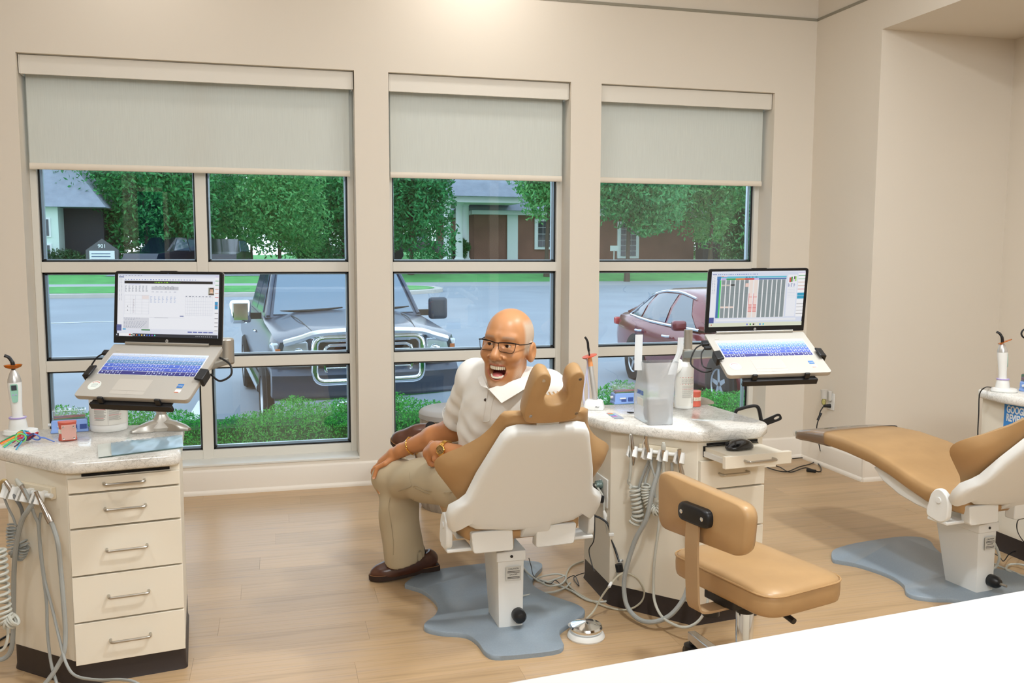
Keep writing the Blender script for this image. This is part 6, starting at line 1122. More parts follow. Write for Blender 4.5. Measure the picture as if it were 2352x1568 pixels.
# collar: band round the neck plus two pointed flaps, placket and button
m_col = mat('polo_collar', (232, 229, 222), .8); tC = 3.30
def ptc(u, v, t): return dep(u, v, t)
def flap(name, quad, th=.004):
    b = MB(); nx, ny = 7, 5; q = [V3(p) for p in quad]; g = lambda u, v: (q[0]*(1-u)+q[1]*u)*(1-v)+(q[3]*(1-u)+q[2]*u)*v - FWD*(.010*math.sin(math.pi*u)*(1-.3*v))
    rs = [[g(i/(nx-1), j/(ny-1)) for j in range(ny)]+[g(i/(nx-1), j/(ny-1))+FWD*th for j in range(ny-1, -1, -1)] for i in range(nx)]; return b.rings(rs).build(name, m_col, polo, bevel=.001)
flap('collar', [ptc(1121, 893, 3.265), ptc(1212, 862, 3.30), ptc(1236, 874, 3.285), ptc(1152, 926, 3.25)])
flap('collar', [ptc(1121, 892, 3.27), ptc(1108, 862, 3.36), ptc(1096, 866, 3.37), ptc(1104, 886, 3.30)])
b = MB(); pk = [(1121, 897, 3.262), (1117, 918, 3.263), (1113, 945, 3.268), (1108, 968, 3.275)]
# ---- trousers, shoes, socks
m_kh = mat('khaki_cotton', (190, 175, 146), .85, bump=(700, .2, .0005), noise=(5, .04))
def pants(X, Y, Z):
    P = (X, Y, Z)
    th = d_cap(*P, L_hip, L_kn, .108, .080); sh_ = d_cap(*P, L_kn+np.array((0, 0, .0)), L_an, .084, .097)
    ax_ = (L_an-L_kn)/np.linalg.norm(L_an-L_kn); pl = (X-L_an[0])*ax_[0]+(Y-L_an[1])*ax_[1]+(Z-L_an[2])*ax_[2]
    sh_ = np.maximum(sh_, pl-.012); sh_ = np.maximum(sh_, -np.maximum(d_cap(*P, L_kn, L_an+ax_*.08, .06, .083), -(pl+.05)))
    d = smin(th, sh_, .035); d = smin(d, d_cap(*P, P_hip, L_hip, .13, .11), .05)
    r = smin(d_cap(*P, R_hip, R_kn, .10, .078), d_cap(*P, R_kn, R_an, .078, .07), .03); d = smin(d, r, .03)
    k = np.sqrt((X-L_kn[0])**2+(Y-L_kn[1])**2+(Z-L_kn[2])**2); w = (L_kn[2]-Z); t_ = ((X-L_kn[0])*(L_hip[0]-L_kn[0])+(Y-L_kn[1])*(L_hip[1]-L_kn[1]))/np.hypot(*(L_hip-L_kn)[:2])
    f = .008*np.sin(34*t_+26*w)*np.exp(-((k-.14)/.12)**2)+.005*np.sin(30*w+14*t_)*np.clip(1-np.abs(w-.1)/.12, 0, 1)+.006*np.sin(28*(X*.8-Y*.6)+3)*np.clip((w-.05)/.2, 0, 1)
    return np.maximum(d+f, -(Z-.02))
vs, fs = sdf_mesh(pants, *bounds([P_hip, L_hip, L_kn, L_an, R_hip, R_kn, R_an], .14), .0068); tr = np_obj('trousers', vs, fs, m_kh, man)
def surf(fn, p, d, o=.0): # march along d to the surface
    p = np.array(p, float); d = np.array(d, float)/np.linalg.norm(d)
    for _ in range(60):
        s = float(fn(np.array([p[0]]), np.array([p[1]]), np.array([p[2]]))[0])
        if s < .0006: break
        p = p+d*s*.7
    return V3(p-d*o)
def seam(fn, pts, r, m, par, name='seam', o=.0006):
    P = []
    for u, v in pts: q = np.array(ray(u, v)); q /= np.linalg.norm(q); P.append(surf(fn, np.array(CAM)+q*2.9, q, o))
    return MB().tube(spline(P, 3), r, 5).build(name, m, par)
m_st = mat('khaki_thread', (170, 155, 128), .9)
for pts in (((992, 1128), (975, 1125), (962, 1118), (950, 1117), (950, 1147)), ((952, 1120), (985, 1134), (1020, 1131), (1040, 1128)), ((896, 1143), (893, 1165), (898, 1200), (903, 1240), (903, 1274)), ((940, 1085), (944, 1110), (942, 1118), (915, 1128))): seam(pants, pts, .0014, m_st, tr)
pts = [(1121, 896), (1118, 918), (1113, 945), (1109, 968)]; seam(shirt, pts, .0022, m_col, polo, 'placket'); seam(shirt, [(1136, 908), (1131, 925), (1127, 948), (1124, 966), (1110, 968)], .0014, m_col, polo, 'placket')
q = np.array(ray(1115, 918)); bp_ = surf(shirt, np.array(CAM)+q*2.7, q, .002); MB().lathe([(0, .0025), (.0055, .002), (.006, 0), (.006, -.002)], bp_, 14, (-FWD).to_track_quat('Z', 'Y').to_matrix()).build('button', mat('dark_button', (62, 48, 40), .3), polo)
m_lea = mat('brown_leather', (88, 54, 40), .28, noise=(12, .16), coat=.25); m_sole = mat('brown_rubber_sole', (54, 38, 30), .7); m_sock = mat('black_sock', (22, 22, 26), .9)
def shoe(name, heel, toe, up, ankle):
    heel, toe = V3(heel), V3(toe); M = frame(heel, toe-heel, V3(up).cross(toe-heel)); ln = (toe-heel).length; k = ln/.29
    def f(X, Y, Z):
        d = d_ell(X, Y, Z, (.085*k, 0, .055), (.088*k, .042, .062)); d = smin(d, d_ell(X, Y, Z, (.205*k, .004, .030), (.088*k, .050, .048)), .035); d = smin(d, d_ell(X, Y, Z, (.140*k, .0, .055), (.080*k, .044, .058)), .03)
        d = smax(d, -(Z-.012), .004); d = smax(d, -d_cap(X, Y, Z, (.062*k, 0, .115), (.10*k, 0, .18), .034, .04), .006); return d
    vs, fs = sdf_mesh(f, (-.02, -.07, 0), (.32*k, .07, .14), .005); s = np_obj(name, np.array([M @ V3(p) for p in vs]), fs, m_lea, man)
    so = [(-.005, 0), (.0, -.03), (.05, -.04), (.12, -.036), (.20, -.052), (.265, -.044), (.296, -.008), (.293, .02), (.26, .048), (.19, .05), (.12, .038), (.05, .038), (.0, .03)]; sp_ = [(p.x*k, p.y) for p in spline([(x, y, 0) for x, y in so], 3, True)]
    MB(M).rings([[V3((x*(1 if z > .001 else .99), y, z)) for x, y in sp_] for z in (0, .004, .020, .025)]).build('sole', m_sole, s, ang=60); tr_ = MB(M)
    MB(M).tube([V3((x*.985+.002, y*.97, .026)) for x, y in sp_], .0018, 5, True).build('welt_stitch', mat('welt_thread', (150, 104, 66), .7), s)
    for y in (-1, 1): MB(M).rings([[V3((x*k, y*(yy), z)) for x, z, yy in ((.118, .078, .034), (.15, .082, .036), (.132, .038, .047))], [V3((x*k, y*(yy+.0025), z)) for x, z, yy in ((.118, .078, .034), (.15, .082, .036), (.132, .038, .047))]]).build('elastic_gore', m_sock, s)
    MB().tube([M @ V3((.075*k, 0, .05)), M @ V3((.08*k, 0, .10)), V3(ankle)], [.036, .036, .042], 16).build('sock', m_sock, s); return s
hl, te = onz(1006, 1306, .018), onz(852, 1331, .003); shoe('shoe', hl, te, (0, 0, 1), L_an+np.array((0, 0, .02)))
h2, t2 = dep(985, 1024, 4.33), dep(901, 1016, 4.34); shoe('shoe', h2+RGT*.09, t2, UPV*.8-FWD*.6+V3((0, 0, .2)), R_an)
# ---- watch and bracelet
m_gold = mat('gold', (226, 178, 92), .2, 1.); m_gold2 = mat('gold_dial', (214, 180, 120), .3, .7)
aw = V3(L_wr-L_el).normalized(); wc = V3(L_wr)-aw*.012; wu = (-FWD-aw*(-FWD).dot(aw)).normalized(); ww = aw.cross(wu)
band = MB(); band.rings([[wc+(wu*math.cos(q)+ww*math.sin(q))*(.0355+e)+aw*s for s, e in ((-.008, 0), (.008, 0), (.008, .003), (-.008, .003))] for q in [2*math.pi*i/36 for i in range(37)]], caps=False); wt = band.build('watch', m_gold, man)
WM = frame(wc+wu*.0375+ww*.0-aw*.004, ww, aw) if ww.cross(aw).dot(wu) > 0 else frame(wc+wu*.0375-aw*.004, -ww, aw)
MB(WM).lathe([(.0195, -.003), (.0205, .0), (.0205, .004), (.0185, .006), (.0175, .0045)], (0, 0, 0), 32).build('case', m_gold, wt); MB(WM).lathe([(0, .0046), (.0178, .0046)], (0, 0, 0), 32).build('dial', m_gold2, wt)
for i in range(12): a = 2*math.pi*i/12; MB(WM @ Matrix.Rotation(a, 4, 'Z')).bb((-.0005, .011, .0046), (.0005, .016, .0052)).build('hour_mark', m_gf, wt)
for a, l in ((.9, .009), (2.6, .013)): MB(WM @ Matrix.Rotation(a, 4, 'Z')).bb((-.0006, 0, .0052), (.0006, l, .0058)).build('hand', m_gf, wt)
MB(WM).cyl((.0205, 0, .001), (.024, 0, .001), .002).build('crown', m_gold, wt)
ab = V3(R_wr-R_el).normalized(); bc = V3(J(948, 1022, 3.90)); bc = V3(R_el)+ab*(bc-V3(R_el)).dot(ab); bu = ab.orthogonal().normalized(); bw = ab.cross(bu)
br = MB().tube([bc+(bu*math.cos(q)+bw*math.sin(q))*.0385+ab*.004*math.sin(q*2) for q in [2*math.pi*i/40 for i in range(40)]], .0018, 6, True).build('bracelet', m_gold, man)
for i in range(22):
    q = 2*math.pi*i/22; c = bc+(bu*math.cos(q)+bw*math.sin(q))*.0392; tg = (bw*math.cos(q)-bu*math.sin(q)); rn = (c-bc).normalized(); o2_ = ab if i % 2 else rn
    MB().tube([c+tg*math.cos(a)*.0055+o2_*math.sin(a)*.0028 for a in [2*math.pi*j/10 for j in range(10)]], .0013, 5, True).build('link', m_gold, br)
# ------------------------------------------------------------------ instrument holders, hoses and cords
def holder(P, a, b, zb, zt, x0, x1, cups, label):
    M = faceM(P[1], P[2]); t = thing('instrument_holder', label, 'holder', M @ V3(((x0+x1)/2, zb, 0)), 'instrument holders')
    MB(M).bb((x0, zb, 0), (x1, zt, .02)).build('mounting_plate', m_plate, t, bevel=.002); MB(M).cyl((x0-.012, zt-.022, .034), (x1+.02, zt-.022, .034), .008).build('bar', m_plastic, t)
    for c in cups:
        k = MB(M @ Matrix.Translation((c, zt-.028, .052)) @ Matrix.Rotation(math.radians(68), 4, 'X')); n = 20; aa = [math.radians(-60+300*i/n-120+90) for i in range(n+1)]
        k.rings([[V3((r*math.cos(q), r*math.sin(q), z)) for r, z in ((.0125, -.022), (.020, -.02), (.0235, .022), (.0165, .024))] for q in [math.radians(120+300*i/n) for i in range(n+1)]], caps=True); k.build('cup', m_plastic, t)
        MB(M).bb((c-.01, zt-.034, .02), (c+.01, zt-.012, .05)).build('cup_arm', m_plastic, t)
    return t
FA, FBm = faceM(PA[1], PA[2]), faceM(PB[1], PB[2]); ia, ib = FA.inverted(), FBm.inverted()
xa = [(ia @ onface(u, v, PA[1], PA[2], .02)) for u, v in ((33, 1098), (118, 1145))]; xb = [(ib @ onface(u, v, PB[1], PB[2], .02)) for u, v in ((1468, 1012), (1560, 1058))]
cu = lambda P, inv, pts: [(inv @ onface(u, v, P[1], P[2], .05)).x for u, v in pts]
holder(PA, 0, 0, xa[1].y-.005, xa[0].y-.012, xa[0].x, xa[1].x, cu(PA, ia, ((10, 1122), (30, 1124), (56, 1130), (88, 1137))), 'white four-cup instrument holder on the angled side of left cabinet')
holder(PB, 0, 0, xb[1].y, xb[0].y-.012, xb[0].x, xb[1].x, cu(PB, ib, ((1453, 1030), (1487, 1033), (1523, 1037), (1561, 1043))), 'white four-cup instrument holder on the middle cabinet between chair and stool')
def hose_path(P, pts, o0=.05): return [onface(u, v, P[1], P[2], o if len(q) > 2 else o0) for q in pts for u, v, o in [(q[0], q[1], q[2] if len(q) > 2 else o0)]]
def hose(label, P, pts, r, m=None, tip=None, name='suction_hose', cat='hose', group='instrument hoses', o0=.05, extra=None):
    path = spline(hose_path(P, pts, o0), 6); path = [V3((p.x, p.y, max(p.z, r+.002))) for p in path]; t = thing(name, label, cat, path[-1], group)
    MB().tube(path, r, 10).build('tube', m or m_grey, t)
    if tip:
        for nm, q, rr, mm in tip: MB().tube(spline(hose_path(P, q, o0), 4), np.interp(np.linspace(0, 1, (len(q)-1)*4+1), np.linspace(0, 1, len(rr)), rr), 14).build(nm, mm, t)
    return t
def coil(P, pts, R, r, turns, m, parent, name='coil', o0=.03):
    ax = spline(hose_path(P, pts, o0), 10); n = len(ax); L = [0]
    for i in range(1, n): L.append(L[-1]+(ax[i]-ax[i-1]).length)
    out = []
    for k in range(turns*14+1):
        f = k/(turns*14)*L[-1]; i = min(n-2, int(np.searchsorted(L, f, 'right'))-1); q = (f-L[i])/max(1e-6, L[i+1]-L[i]); p = ax[i]*(1-q)+ax[i+1]*q; d = (ax[i+1]-ax[i]).normalized(); u = FWD.cross(d).normalized(); w = d.cross(u); a = 2*math.pi*k/14; out.append(p+(u*math.cos(a)+w*math.sin(a))*R)
    return MB().tube(out, r, 6).build(name, m, parent)
m_hp = mat('handpiece_steel', (186, 178, 170), .25, 1.)
hose('thick grey suction hose sweeping down the left cabinet edge', PA, [(84, 1150), (76, 1156, .06), (64, 1172, .07), (49, 1199, .07), (37, 1254, .06), (32, 1319, .05), (31, 1400, .05), (30, 1449, .05), (26, 1490, .05), (12, 1510, .06), (-15, 1518, .08)], .0085)
hose('grey hose with pale nozzle in the second cup, left cabinet', PA, [(55, 1122, .06), (68, 1150, .06), (80, 1185, .05), (88, 1205, .04), (92, 1261, .03), (100, 1326, .03), (107, 1384, .03), (109, 1449, .04), (117, 1520, .05), (130, 1568, .07), (140, 1600, .08)], .0052, None, [('nozzle', [(37, 1100, .06), (44, 1110, .06), (50, 1116, .06)], (.005, .009, .0085), m_lgrey), ('steel_grip', [(50, 1116, .06), (58, 1132, .06), (64, 1144, .06)], (.008, .007, .0065), m_hp)])
hose('thin grey air hose looping to the floor beside left cabinet', PA, [(94, 1178, .03), (90, 1205, .03), (94, 1261, .03), (104, 1335, .03), (120, 1397, .04), (136, 1465, .05), (152, 1523, .06), (175, 1552, .08), (227, 1561, .10), (275, 1560, .13), (312, 1567, .15), (340, 1590, .15)], .0048)
hose('thick grey hose on the steel suction handpiece, left cabinet', PA, [(115, 1196, .055), (123, 1212, .05), (133, 1248, .05), (139, 1303, .04), (146, 1384, .04), (150, 1450, .04), (147, 1497, .05), (136, 1523, .06), (116, 1554, .08), (95, 1580, .10)], .0078, None, [('steel_handpiece', [(82, 1128, .07), (90, 1145, .065), (101, 1168, .06), (110, 1186, .055), (117, 1200, .055)], (.006, .006, .0085, .011, .0105), m_hp)])
t = hose('corrugated dark hose on the bent tan handpiece, left cabinet', PA, [(22, 1120, .06), (34, 1142, .06), (47, 1162, .05), (52, 1182, .04), (49, 1200, .03)], .006, mat('dark_hose', (120, 122, 122), .5), [('steel_handpiece', [(12, 1104, .06), (20, 1116, .06), (27, 1128, .06)], (.007, .008, .007), m_hp), ('tan_sleeve', [(0, 1135, .055), (0, 1112, .06), (8, 1103, .062), (14, 1104, .06)], (.006, .006, .006, .006), mat('tan_tube', (190, 166, 120), .4))])
t = hose('coiled grey lead hanging on the left cabinet side', PA, [(8, 1138, .05), (18, 1164, .045), (30, 1188, .04), (36, 1206, .035)], .004, m_grey); coil(PA, [(28, 1206), (27, 1232), (30, 1262), (36, 1272)], .0155, .0036, 9, m_grey, t); coil(PA, [(50, 1242), (55, 1256), (50, 1272), (44, 1278)], .015, .0036, 7, m_grey, t)
t = thing('coiled_lead', 'fat pale coiled lead cut off by the left photo edge', 'hose', dep(5, 1350, 3.0), 'instrument hoses')
ax = spline([dep(u, v, 2.95) for u, v in ((-4, 1262), (0, 1300), (4, 1350), (8, 1400), (18, 1428), (34, 1420))], 8); pts = []
for k in range(17*14): f = k/(17*14)*(len(ax)-1); i = min(len(ax)-2, int(f)); p = ax[i].lerp(ax[i+1], f-i); d = (ax[i+1]-ax[i]).normalized(); u = FWD.cross(d).normalized(); w = d.cross(u); a = 2*math.pi*k/14; pts.append(p+(u*math.cos(a)+w*math.sin(a))*.021)
MB().tube(pts, .0052, 6).build('coil', m_lgrey, t); MB().tube(spline([dep(u, v, 2.95) for u, v in ((16, 1428), (18, 1460), (8, 1490), (-20, 1500))], 5), .0048, 8).build('tail', m_lgrey, t)
cable('floor_cord', [onz(u, v, .005) for u, v in ((-10, 1475), (12, 1462), (30, 1455), (34, 1470), (10, 1484), (-10, 1490))], .004, m_black, 'black cords tangled on the floor at far left', 'cord', 'floor cords')
# middle cabinet
hose('pale grey hose with bent tan tube in the first cup, middle cabinet', PB, [(1446, 1105, .05), (1446, 1100, .05), (1448, 1080, .055), (1450, 1040, .06), (1448, 1005, .06), (1450, 998, .06)], .006, m_lgrey, [('steel_handpiece', [(1450, 998, .062), (1453, 1025, .062), (1455, 1050, .055), (1454, 1068, .05)], (.004, .008, .008, .004), m_hp)])
t = hose('tight coiled pale lead hanging left of the cups, middle cabinet', PB, [(1445, 1100, .05), (1444, 1108, .045), (1450, 1116, .04)], .006, m_lgrey); coil(PB, [(1459, 1118), (1461, 1140), (1464, 1165), (1465, 1185), (1458, 1200)], .0205, .0062, 9, m_lgrey, t, o0=.04); MB().tube(spline(hose_path(PB, [(1468, 1118, .03), (1474, 1098, .03), (1486, 1068, .03), (1494, 1050, .02)]), 5), .006, 8).build('lead', m_grey, t)
t = hose('steel syringe handpiece with thin grey lead in the second cup, middle cabinet', PB, [(1492, 1048, .055), (1498, 1075, .05), (1505, 1100, .045), (1503, 1130, .04), (1505, 1142, .035)], .0045, m_grey, [('steel_body', [(1484, 1000, .075), (1484, 1016, .07), (1489, 1036, .06), (1492, 1050, .055)], (.008, .0095, .0085, .007), m_hp), ('water_tip', [(1482, 1006, .078), (1477, 1020, .082), (1476, 1028, .085)], (.003, .0025, .0025), m_chrome)])
coil(PB, [(1485, 1112), (1483, 1130), (1487, 1150), (1497, 1168), (1510, 1174), (1519, 1162), (1516, 1147)], .0155, .0048, 17, m_lgrey, t, o0=.04); MB().tube(spline(hose_path(PB, [(1481, 1112, .035), (1486, 1090, .03), (1494, 1068, .025), (1497, 1052, .02)]), 5), .0055, 8).build('lead', m_grey, t)
hose('thin grey hose from the third cup making a long loop to floor, middle cabinet', PB, [(1524, 1050, .055), (1524, 1090, .05), (1521, 1140, .05), (1513, 1210, .05), (1503, 1290, .055), (1501, 1345, .06), (1504, 1382, .08), (1520, 1415, .12), (1548, 1434, .15), (1577, 1440, .16), (1605, 1425, .13), (1622, 1395, .10), (1628, 1360, .07)], .0056, m_lgrey, [('nozzle', [(1524, 1016, .062), (1524, 1024, .06), (1524, 1032, .058)], (.0055, .0095, .009), m_lgrey), ('steel_grip', [(1524, 1032, .058), (1524, 1044, .056), (1524, 1054, .055)], (.0095, .008, .006), m_hp)])
hose('thick grey suction hose making a long loop to the floor, middle cabinet', PB, [(1516, 1055, .02), (1512, 1080, .035), (1498, 1130, .05), (1485, 1190, .06), (1459, 1240, .065), (1440, 1300, .07), (1433, 1345, .075), (1440, 1390, .09), (1465, 1420, .12), (1500, 1428, .14), (1540, 1412, .11), (1570, 1375, .07), (1582, 1340, .04)], .0095, m_grey)
hose('steel suction handpiece in the fourth cup behind the stool back, middle cabinet', PB, [(1566, 1080, .05), (1572, 1110, .05), (1580, 1160, .05), (1588, 1230, .05), (1590, 1262, .05)], .008, m_grey, [('steel_handpiece', [(1560, 1032, .062), (1561, 1048, .058), (1562, 1066, .054), (1567, 1090, .05)], (.0085, .008, .0085, .0105), m_hp)])
MB().tube([onface(1543, 1062, PB[1], PB[2], .02), onface(1544, 1085, PB[1], PB[2], .02)], .006, 8).build('hose_stub', m_grey, cabB)
# socket on the middle cabinet, plugs and cords round it
FP = faceM(PB[0], PB[1]); fi = FP.inverted(); oc = fi @ onface(1391, 1130, PB[0], PB[1], 0)
def outlet(M, c, label, w=.075, h=.118):
    t = thing('wall_socket', label, 'socket', M @ V3((c[0], c[1], 0)), 'electric sockets'); MB(M).bb((c[0]-w/2, c[1]-h/2, 0), (c[0]+w/2, c[1]+h/2, .006)).build('plate', m_plastic, t, bevel=.003)
    for dz in (-.028, .028): MB(M).bb((c[0]-.016, c[1]+dz-.016, .006), (c[0]+.016, c[1]+dz+.016, .0085)).build('receptacle', m_plastic, t, bevel=.003)
    MB(M).lathe([(0, .0075), (.003, .007), (.003, .005)], (c[0], c[1], 0), 10).build('screw', m_steel, t); return t
outlet(FP, (oc.x-.04, oc.y), 'white double socket plate on the middle cabinet behind the chair', .15, .125)
def plugthing(name, label, cat): return thing(name, label, cat, FP @ V3((oc.x, oc.y, 0)))
t = plugthing('clear_plug', 'clear green plug with pale grey cord in the cabinet socket', 'plug'); MB().cyl(FP @ V3((oc.x-.03, oc.y+.028, .0085)), FP @ V3((oc.x-.03, oc.y+.028, .035)), .019, .016).build('plug', glass_mat('clear_green', (.75, .88, .85), 1.45, .05, .05, ((150, 180, 176), .35)), t)
q0 = FP @ V3((oc.x-.03, oc.y+.028, .036)); tt = (q0-CAM).dot(FWD)
pts = [q0]+[dep(*p) for p in ((1385, 1140, tt-.02), (1388, 1175, tt-.02), (1393, 1205, tt-.02), (1402, 1255, tt-.03), (1412, 1300, tt-.04), (1420, 1330, tt-.06))]+[onz(*p, .006) for p in ((1418, 1362), (1395, 1380), (1350, 1378), (1310, 1355), (1270, 1340), (1225, 1328))]
MB().tube(spline(pts, 6), .0048, 8).build('cord', m_lgrey, t); MB().tube([dep(1387, 1172, tt-.022), dep(1391, 1185, tt-.024), dep(1390, 1198, tt-.024)], [.005, .011, .006], 8).build('tape_flag', m_plastic, t)
t = plugthing('power_adapter', 'black power adapter in the cabinet socket with a thin black cord', 'adapter'); MB(FP).bb((oc.x-.085, oc.y-.05, .0085), (oc.x-.035, oc.y+.02, .05)).build('adapter', m_black, t, bevel=.004); MB(FP).bb((oc.x-.02, oc.y-.045, .0085), (oc.x+.012, oc.y-.012, .035)).build('plug', m_black, t, bevel=.006)
q0 = FP @ V3((oc.x-.06, oc.y-.05, .03)); tt = (q0-CAM).dot(FWD)
MB().tube(spline([q0]+[dep(*p) for p in ((1366, 1195, tt-.01), (1364, 1240, tt-.02), (1353, 1262, tt-.02), (1358, 1290, tt-.03), (1365, 1312, tt-.04))], 5), .0024, 6).build('thin_cord', m_black, t)
q1 = FP @ V3((oc.x-.01, oc.y-.03, .036)); tt = (q1-CAM).dot(FWD)
MB().tube(spline([q1]+[dep(*p) for p in ((1362, 1160, tt-.0), (1360, 1180, tt-.01), (1380, 1190, tt-.02), (1397, 1205, tt-.03), (1404, 1235, tt-.04), (1415, 1268, tt-.06), (1422, 1290, tt-.08))], 5), .0044, 8).build('thick_cord', m_black, t)
MB().tube([dep(1421, 1295, tt-.09), dep(1424, 1312, tt-.09)], .016, 12).build('cord_end', m_black, t); 
for p in ((1404, 1227), (1424, 1288)): MB().box(dep(p[0], p[1], tt-.07), (.022, .012, .012)).build('cable_clip', m_plastic, t, bevel=.002)
MB().tube([dep(1427, 1287, tt-.09), dep(1431, 1287, tt-.09)], .006, 10).build('clip_screw', m_chrome, t)
# foot control and cords by the middle chair
fc = onz(1346, 1462, 0); t = thing('foot_control', 'round chrome foot control on the floor right of chair base', 'foot pedal', fc)
MB().lathe([(.072, 0), (.074, .006), (.07, .016), (.064, .022)], fc, 40).build('base', m_plastic, t); MB().lathe([(.056, .022), (.062, .03), (.064, .042), (.060, .050), (.03, .058), (.006, .064), (0, .0645)], fc, 40).build('chrome_dome', m_chrome, t)
MB().tube([fc+V3((.075*math.cos(q), .075*math.sin(q), .03)) for q in np.linspace(.7, 2.3, 12)], .008, 8).build('cord_guard', m_plastic, t)
c1 = [fc+V3((.0, .07, .02))]+[onz(*p) for p in ((1362, 1405, .03), (1382, 1370, .09), (1400, 1345, .14), (1420, 1322, .17), (1440, 1316, .18), (1465, 1330, .15), (1480, 1360, .09), (1470, 1385, .04), (1440, 1400, .006), (1400, 1395, .006), (1350, 1375, .006), (1312, 1350, .006), (1300, 1325, .006), (1312, 1300, .006), (1340, 1288, .006))]
MB().tube(spline(c1, 6), .0042, 8).build('cord', mat('beige_cord', (186, 180, 160), .5), t); MB().tube([onz(1399, 1347, .142), onz(1404, 1338, .15)], .0065, 10).build('cord_joint', m_plastic, t)
cable('floor_cord', [onz(u, v, .024+.006*math.sin(i)) for i, (u, v) in enumerate(((1200, 1300), (1215, 1318), (1240, 1335), (1262, 1345), (1290, 1340), (1300, 1325), (1280, 1318), (1250, 1322), (1232, 1330), (1250, 1338), (1275, 1330), (1296, 1322)))], .0042, m_lgrey, 'bundle of pale grey cords tied on the grey base plate, middle chair', 'cord', 'floor cords')
cable('floor_cord', [onz(1200, 1368, .024)]+[onz(u, v, .008) for u, v in ((1240, 1362), (1275, 1358), (1300, 1348), (1310, 1338))], .0045, m_lgrey, 'pale cord running from the chair pedestal towards the tied bundle', 'cord', 'floor cords')
cable('floor_cord', [onz(1215, 1282, .12), onz(1220, 1300, .06), onz(1228, 1325, .03), onz(1262, 1340, .03), onz(1275, 1332, .03), onz(1290, 1342, .01), onz(1300, 1330, .01), onz(1320, 1322, .012), onz(1330, 1345, .006), onz(1318, 1326, .01), onz(1345, 1315, .02), onz(1362, 1320, .05)], .002, m_black, 'thin black cable tie and wire lying around the tied cords', 'cord', 'floor cords')
# socket with air freshener on the short right wall
FR = frame((XR, 0, 0), (0, -1, 0), (0, 0, 1)); d = ray(1910, 922); pw = CAM+d*(XR/d.x); ow = FR.inverted() @ pw
outlet(FR, (ow.x, ow.y), 'white double socket plate on the short wall beside window corner')
t = thing('air_freshener', 'grey plug-in air freshener with yellow oil bulb in wall socket', 'air freshener', pw)
MB(FR).bb((ow.x-.018, ow.y+.005, .0085), (ow.x+.018, ow.y+.075, .03)).build('plug_body', mat('freshener_grey', (206, 202, 194), .4), t, bevel=.006); MB(FR).rings([[V3((ow.x-.01+r*math.cos(q), z, .055+r*math.sin(q))) for q in [2*math.pi*i/20 for i in range(20)]] for r, z in ((.02, ow.y+.022), (.021, ow.y+.06), (.024, ow.y+.078), (.025, ow.y+.084))]).build('warmer_cup', MATS['freshener_grey'], t)
MB(FR).rings([[V3((ow.x-.01+r*math.cos(q), z, .055+r*math.sin(q))) for q in [2*math.pi*i/20 for i in range(20)]] for r, z in ((.008, ow.y-.022), (.015, ow.y-.012), (.016, ow.y+.006), (.009, ow.y+.022))]).build('oil_bulb', glass_mat('oil_bulb', (.93, .93, .62), 1.4, .0, .02, ((226, 222, 150), .3)), t)
t = thing('wall_plug', 'black plug and black cord falling from wall socket to floor', 'plug', pw); MB(FR).cyl((ow.x, ow.y-.03, .0085), (ow.x-.01, ow.y-.03, .055), .014, .010, 14).build('plug', m_black, t)
p0 = FR @ V3((ow.x-.01, ow.y-.03, .055)); tt = (p0-CAM).dot(FWD)
cp = [p0]+[dep(u, v, tt-.01) for u, v in ((1892, 932), (1884, 945), (1880, 962), (1876, 980), (1877, 1000), (1883, 1030))]+[onz(*p, .008) for p in ((1883, 1042), (1868, 1062), (1835, 1072), (1805, 1083), (1770, 1076), (1750, 1066))]
MB().tube(spline(cp, 6), .0038, 8).build('cord', m_black, t); MB().tube([dep(1886, 948, tt-.01), dep(1878, 965, tt-.01)], .0085, 10).build('cord_lump', m_black, t)
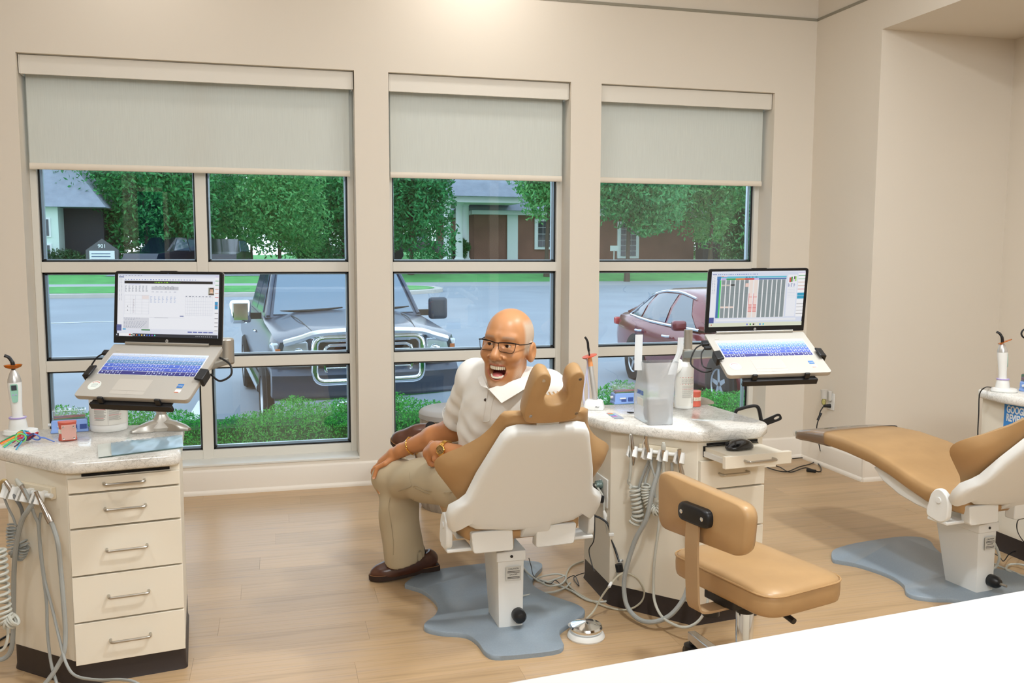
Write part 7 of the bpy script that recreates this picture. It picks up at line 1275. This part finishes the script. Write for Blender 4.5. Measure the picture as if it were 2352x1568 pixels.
cable('floor_cord', [onz(*p, .009) for p in ((1760, 1064), (1790, 1072), (1815, 1084), (1850, 1074), (1880, 1083), (1886, 1075), (1872, 1058), (1850, 1051), (1820, 1053))], .0036, m_black, 'black charger cord coiled on the floor below the wall socket', 'cord', 'floor cords'); MB().tube([onz(1853, 1079, .012), onz(1874, 1082, .012)], .011, 10).build('charger_block', m_black, bpy.data.objects['floor_cord.00%d' % (len([o for o in bpy.data.objects if o.name.startswith('floor_cord')])-1)])
# right hand cabinet: cord of the curing light, pedal cords
q = onz(2290, 893, CT1+.006); cable('light_cord', [q, onz(2275, 889, CT1+.006), dep(2262, 890, 4.45), dep(2250, 905, 4.5), dep(2248, 950, 4.5), dep(2246, 1000, 4.5), dep(2250, 1060, 4.5), onz(2275, 1235, .01)], .003, m_black, 'thin black cord hanging from the right curing light', 'cord')
cable('floor_cord', [onz(2262, 1212, .2), onz(2280, 1240, .15), onz(2295, 1275, .1), onz(2288, 1300, .05), onz(2272, 1310, .03)], .006, m_lgrey, 'pale hose curving down behind the right chair pedestal', 'cord', 'floor cords')
cable('floor_cord', [onz(*p, .012+.01*(i % 2)) for i, p in enumerate(((2275, 1290), (2300, 1302), (2325, 1312), (2352, 1322), (2380, 1318), (2352, 1298), (2320, 1296), (2312, 1308), (2340, 1322), (2390, 1345)))], .005, m_lgrey, 'bundle of pale cords tied on floor right of the right pedestal', 'cord', 'floor cords')
cable('floor_cord', [onz(*p, .03) for p in ((2270, 1262), (2295, 1278), (2305, 1288), (2318, 1272), (2335, 1265), (2360, 1268))], .0024, m_black, 'thin black wire over the pale cords at the right edge', 'cord', 'floor cords')
cable('floor_cord', [onz(2352, 1190, .3), onz(2338, 1195, .25), onz(2336, 1215, .2), onz(2345, 1235, .12), onz(2365, 1260, .05)], .0024, m_black, 'black wire hanging beside the right cabinet at the photo edge', 'cord', 'floor cords')
t = thing('hook_tool', 'black wire hook cut off by the right photo edge above counter', 'tool', dep(2352, 765, 4.2)); MB().tube(spline([dep(u, v, 4.2) for u, v in ((2360, 752), (2350, 758), (2346, 766), (2350, 774), (2360, 778))], 5), .004, 8).build('loop', m_black, t)
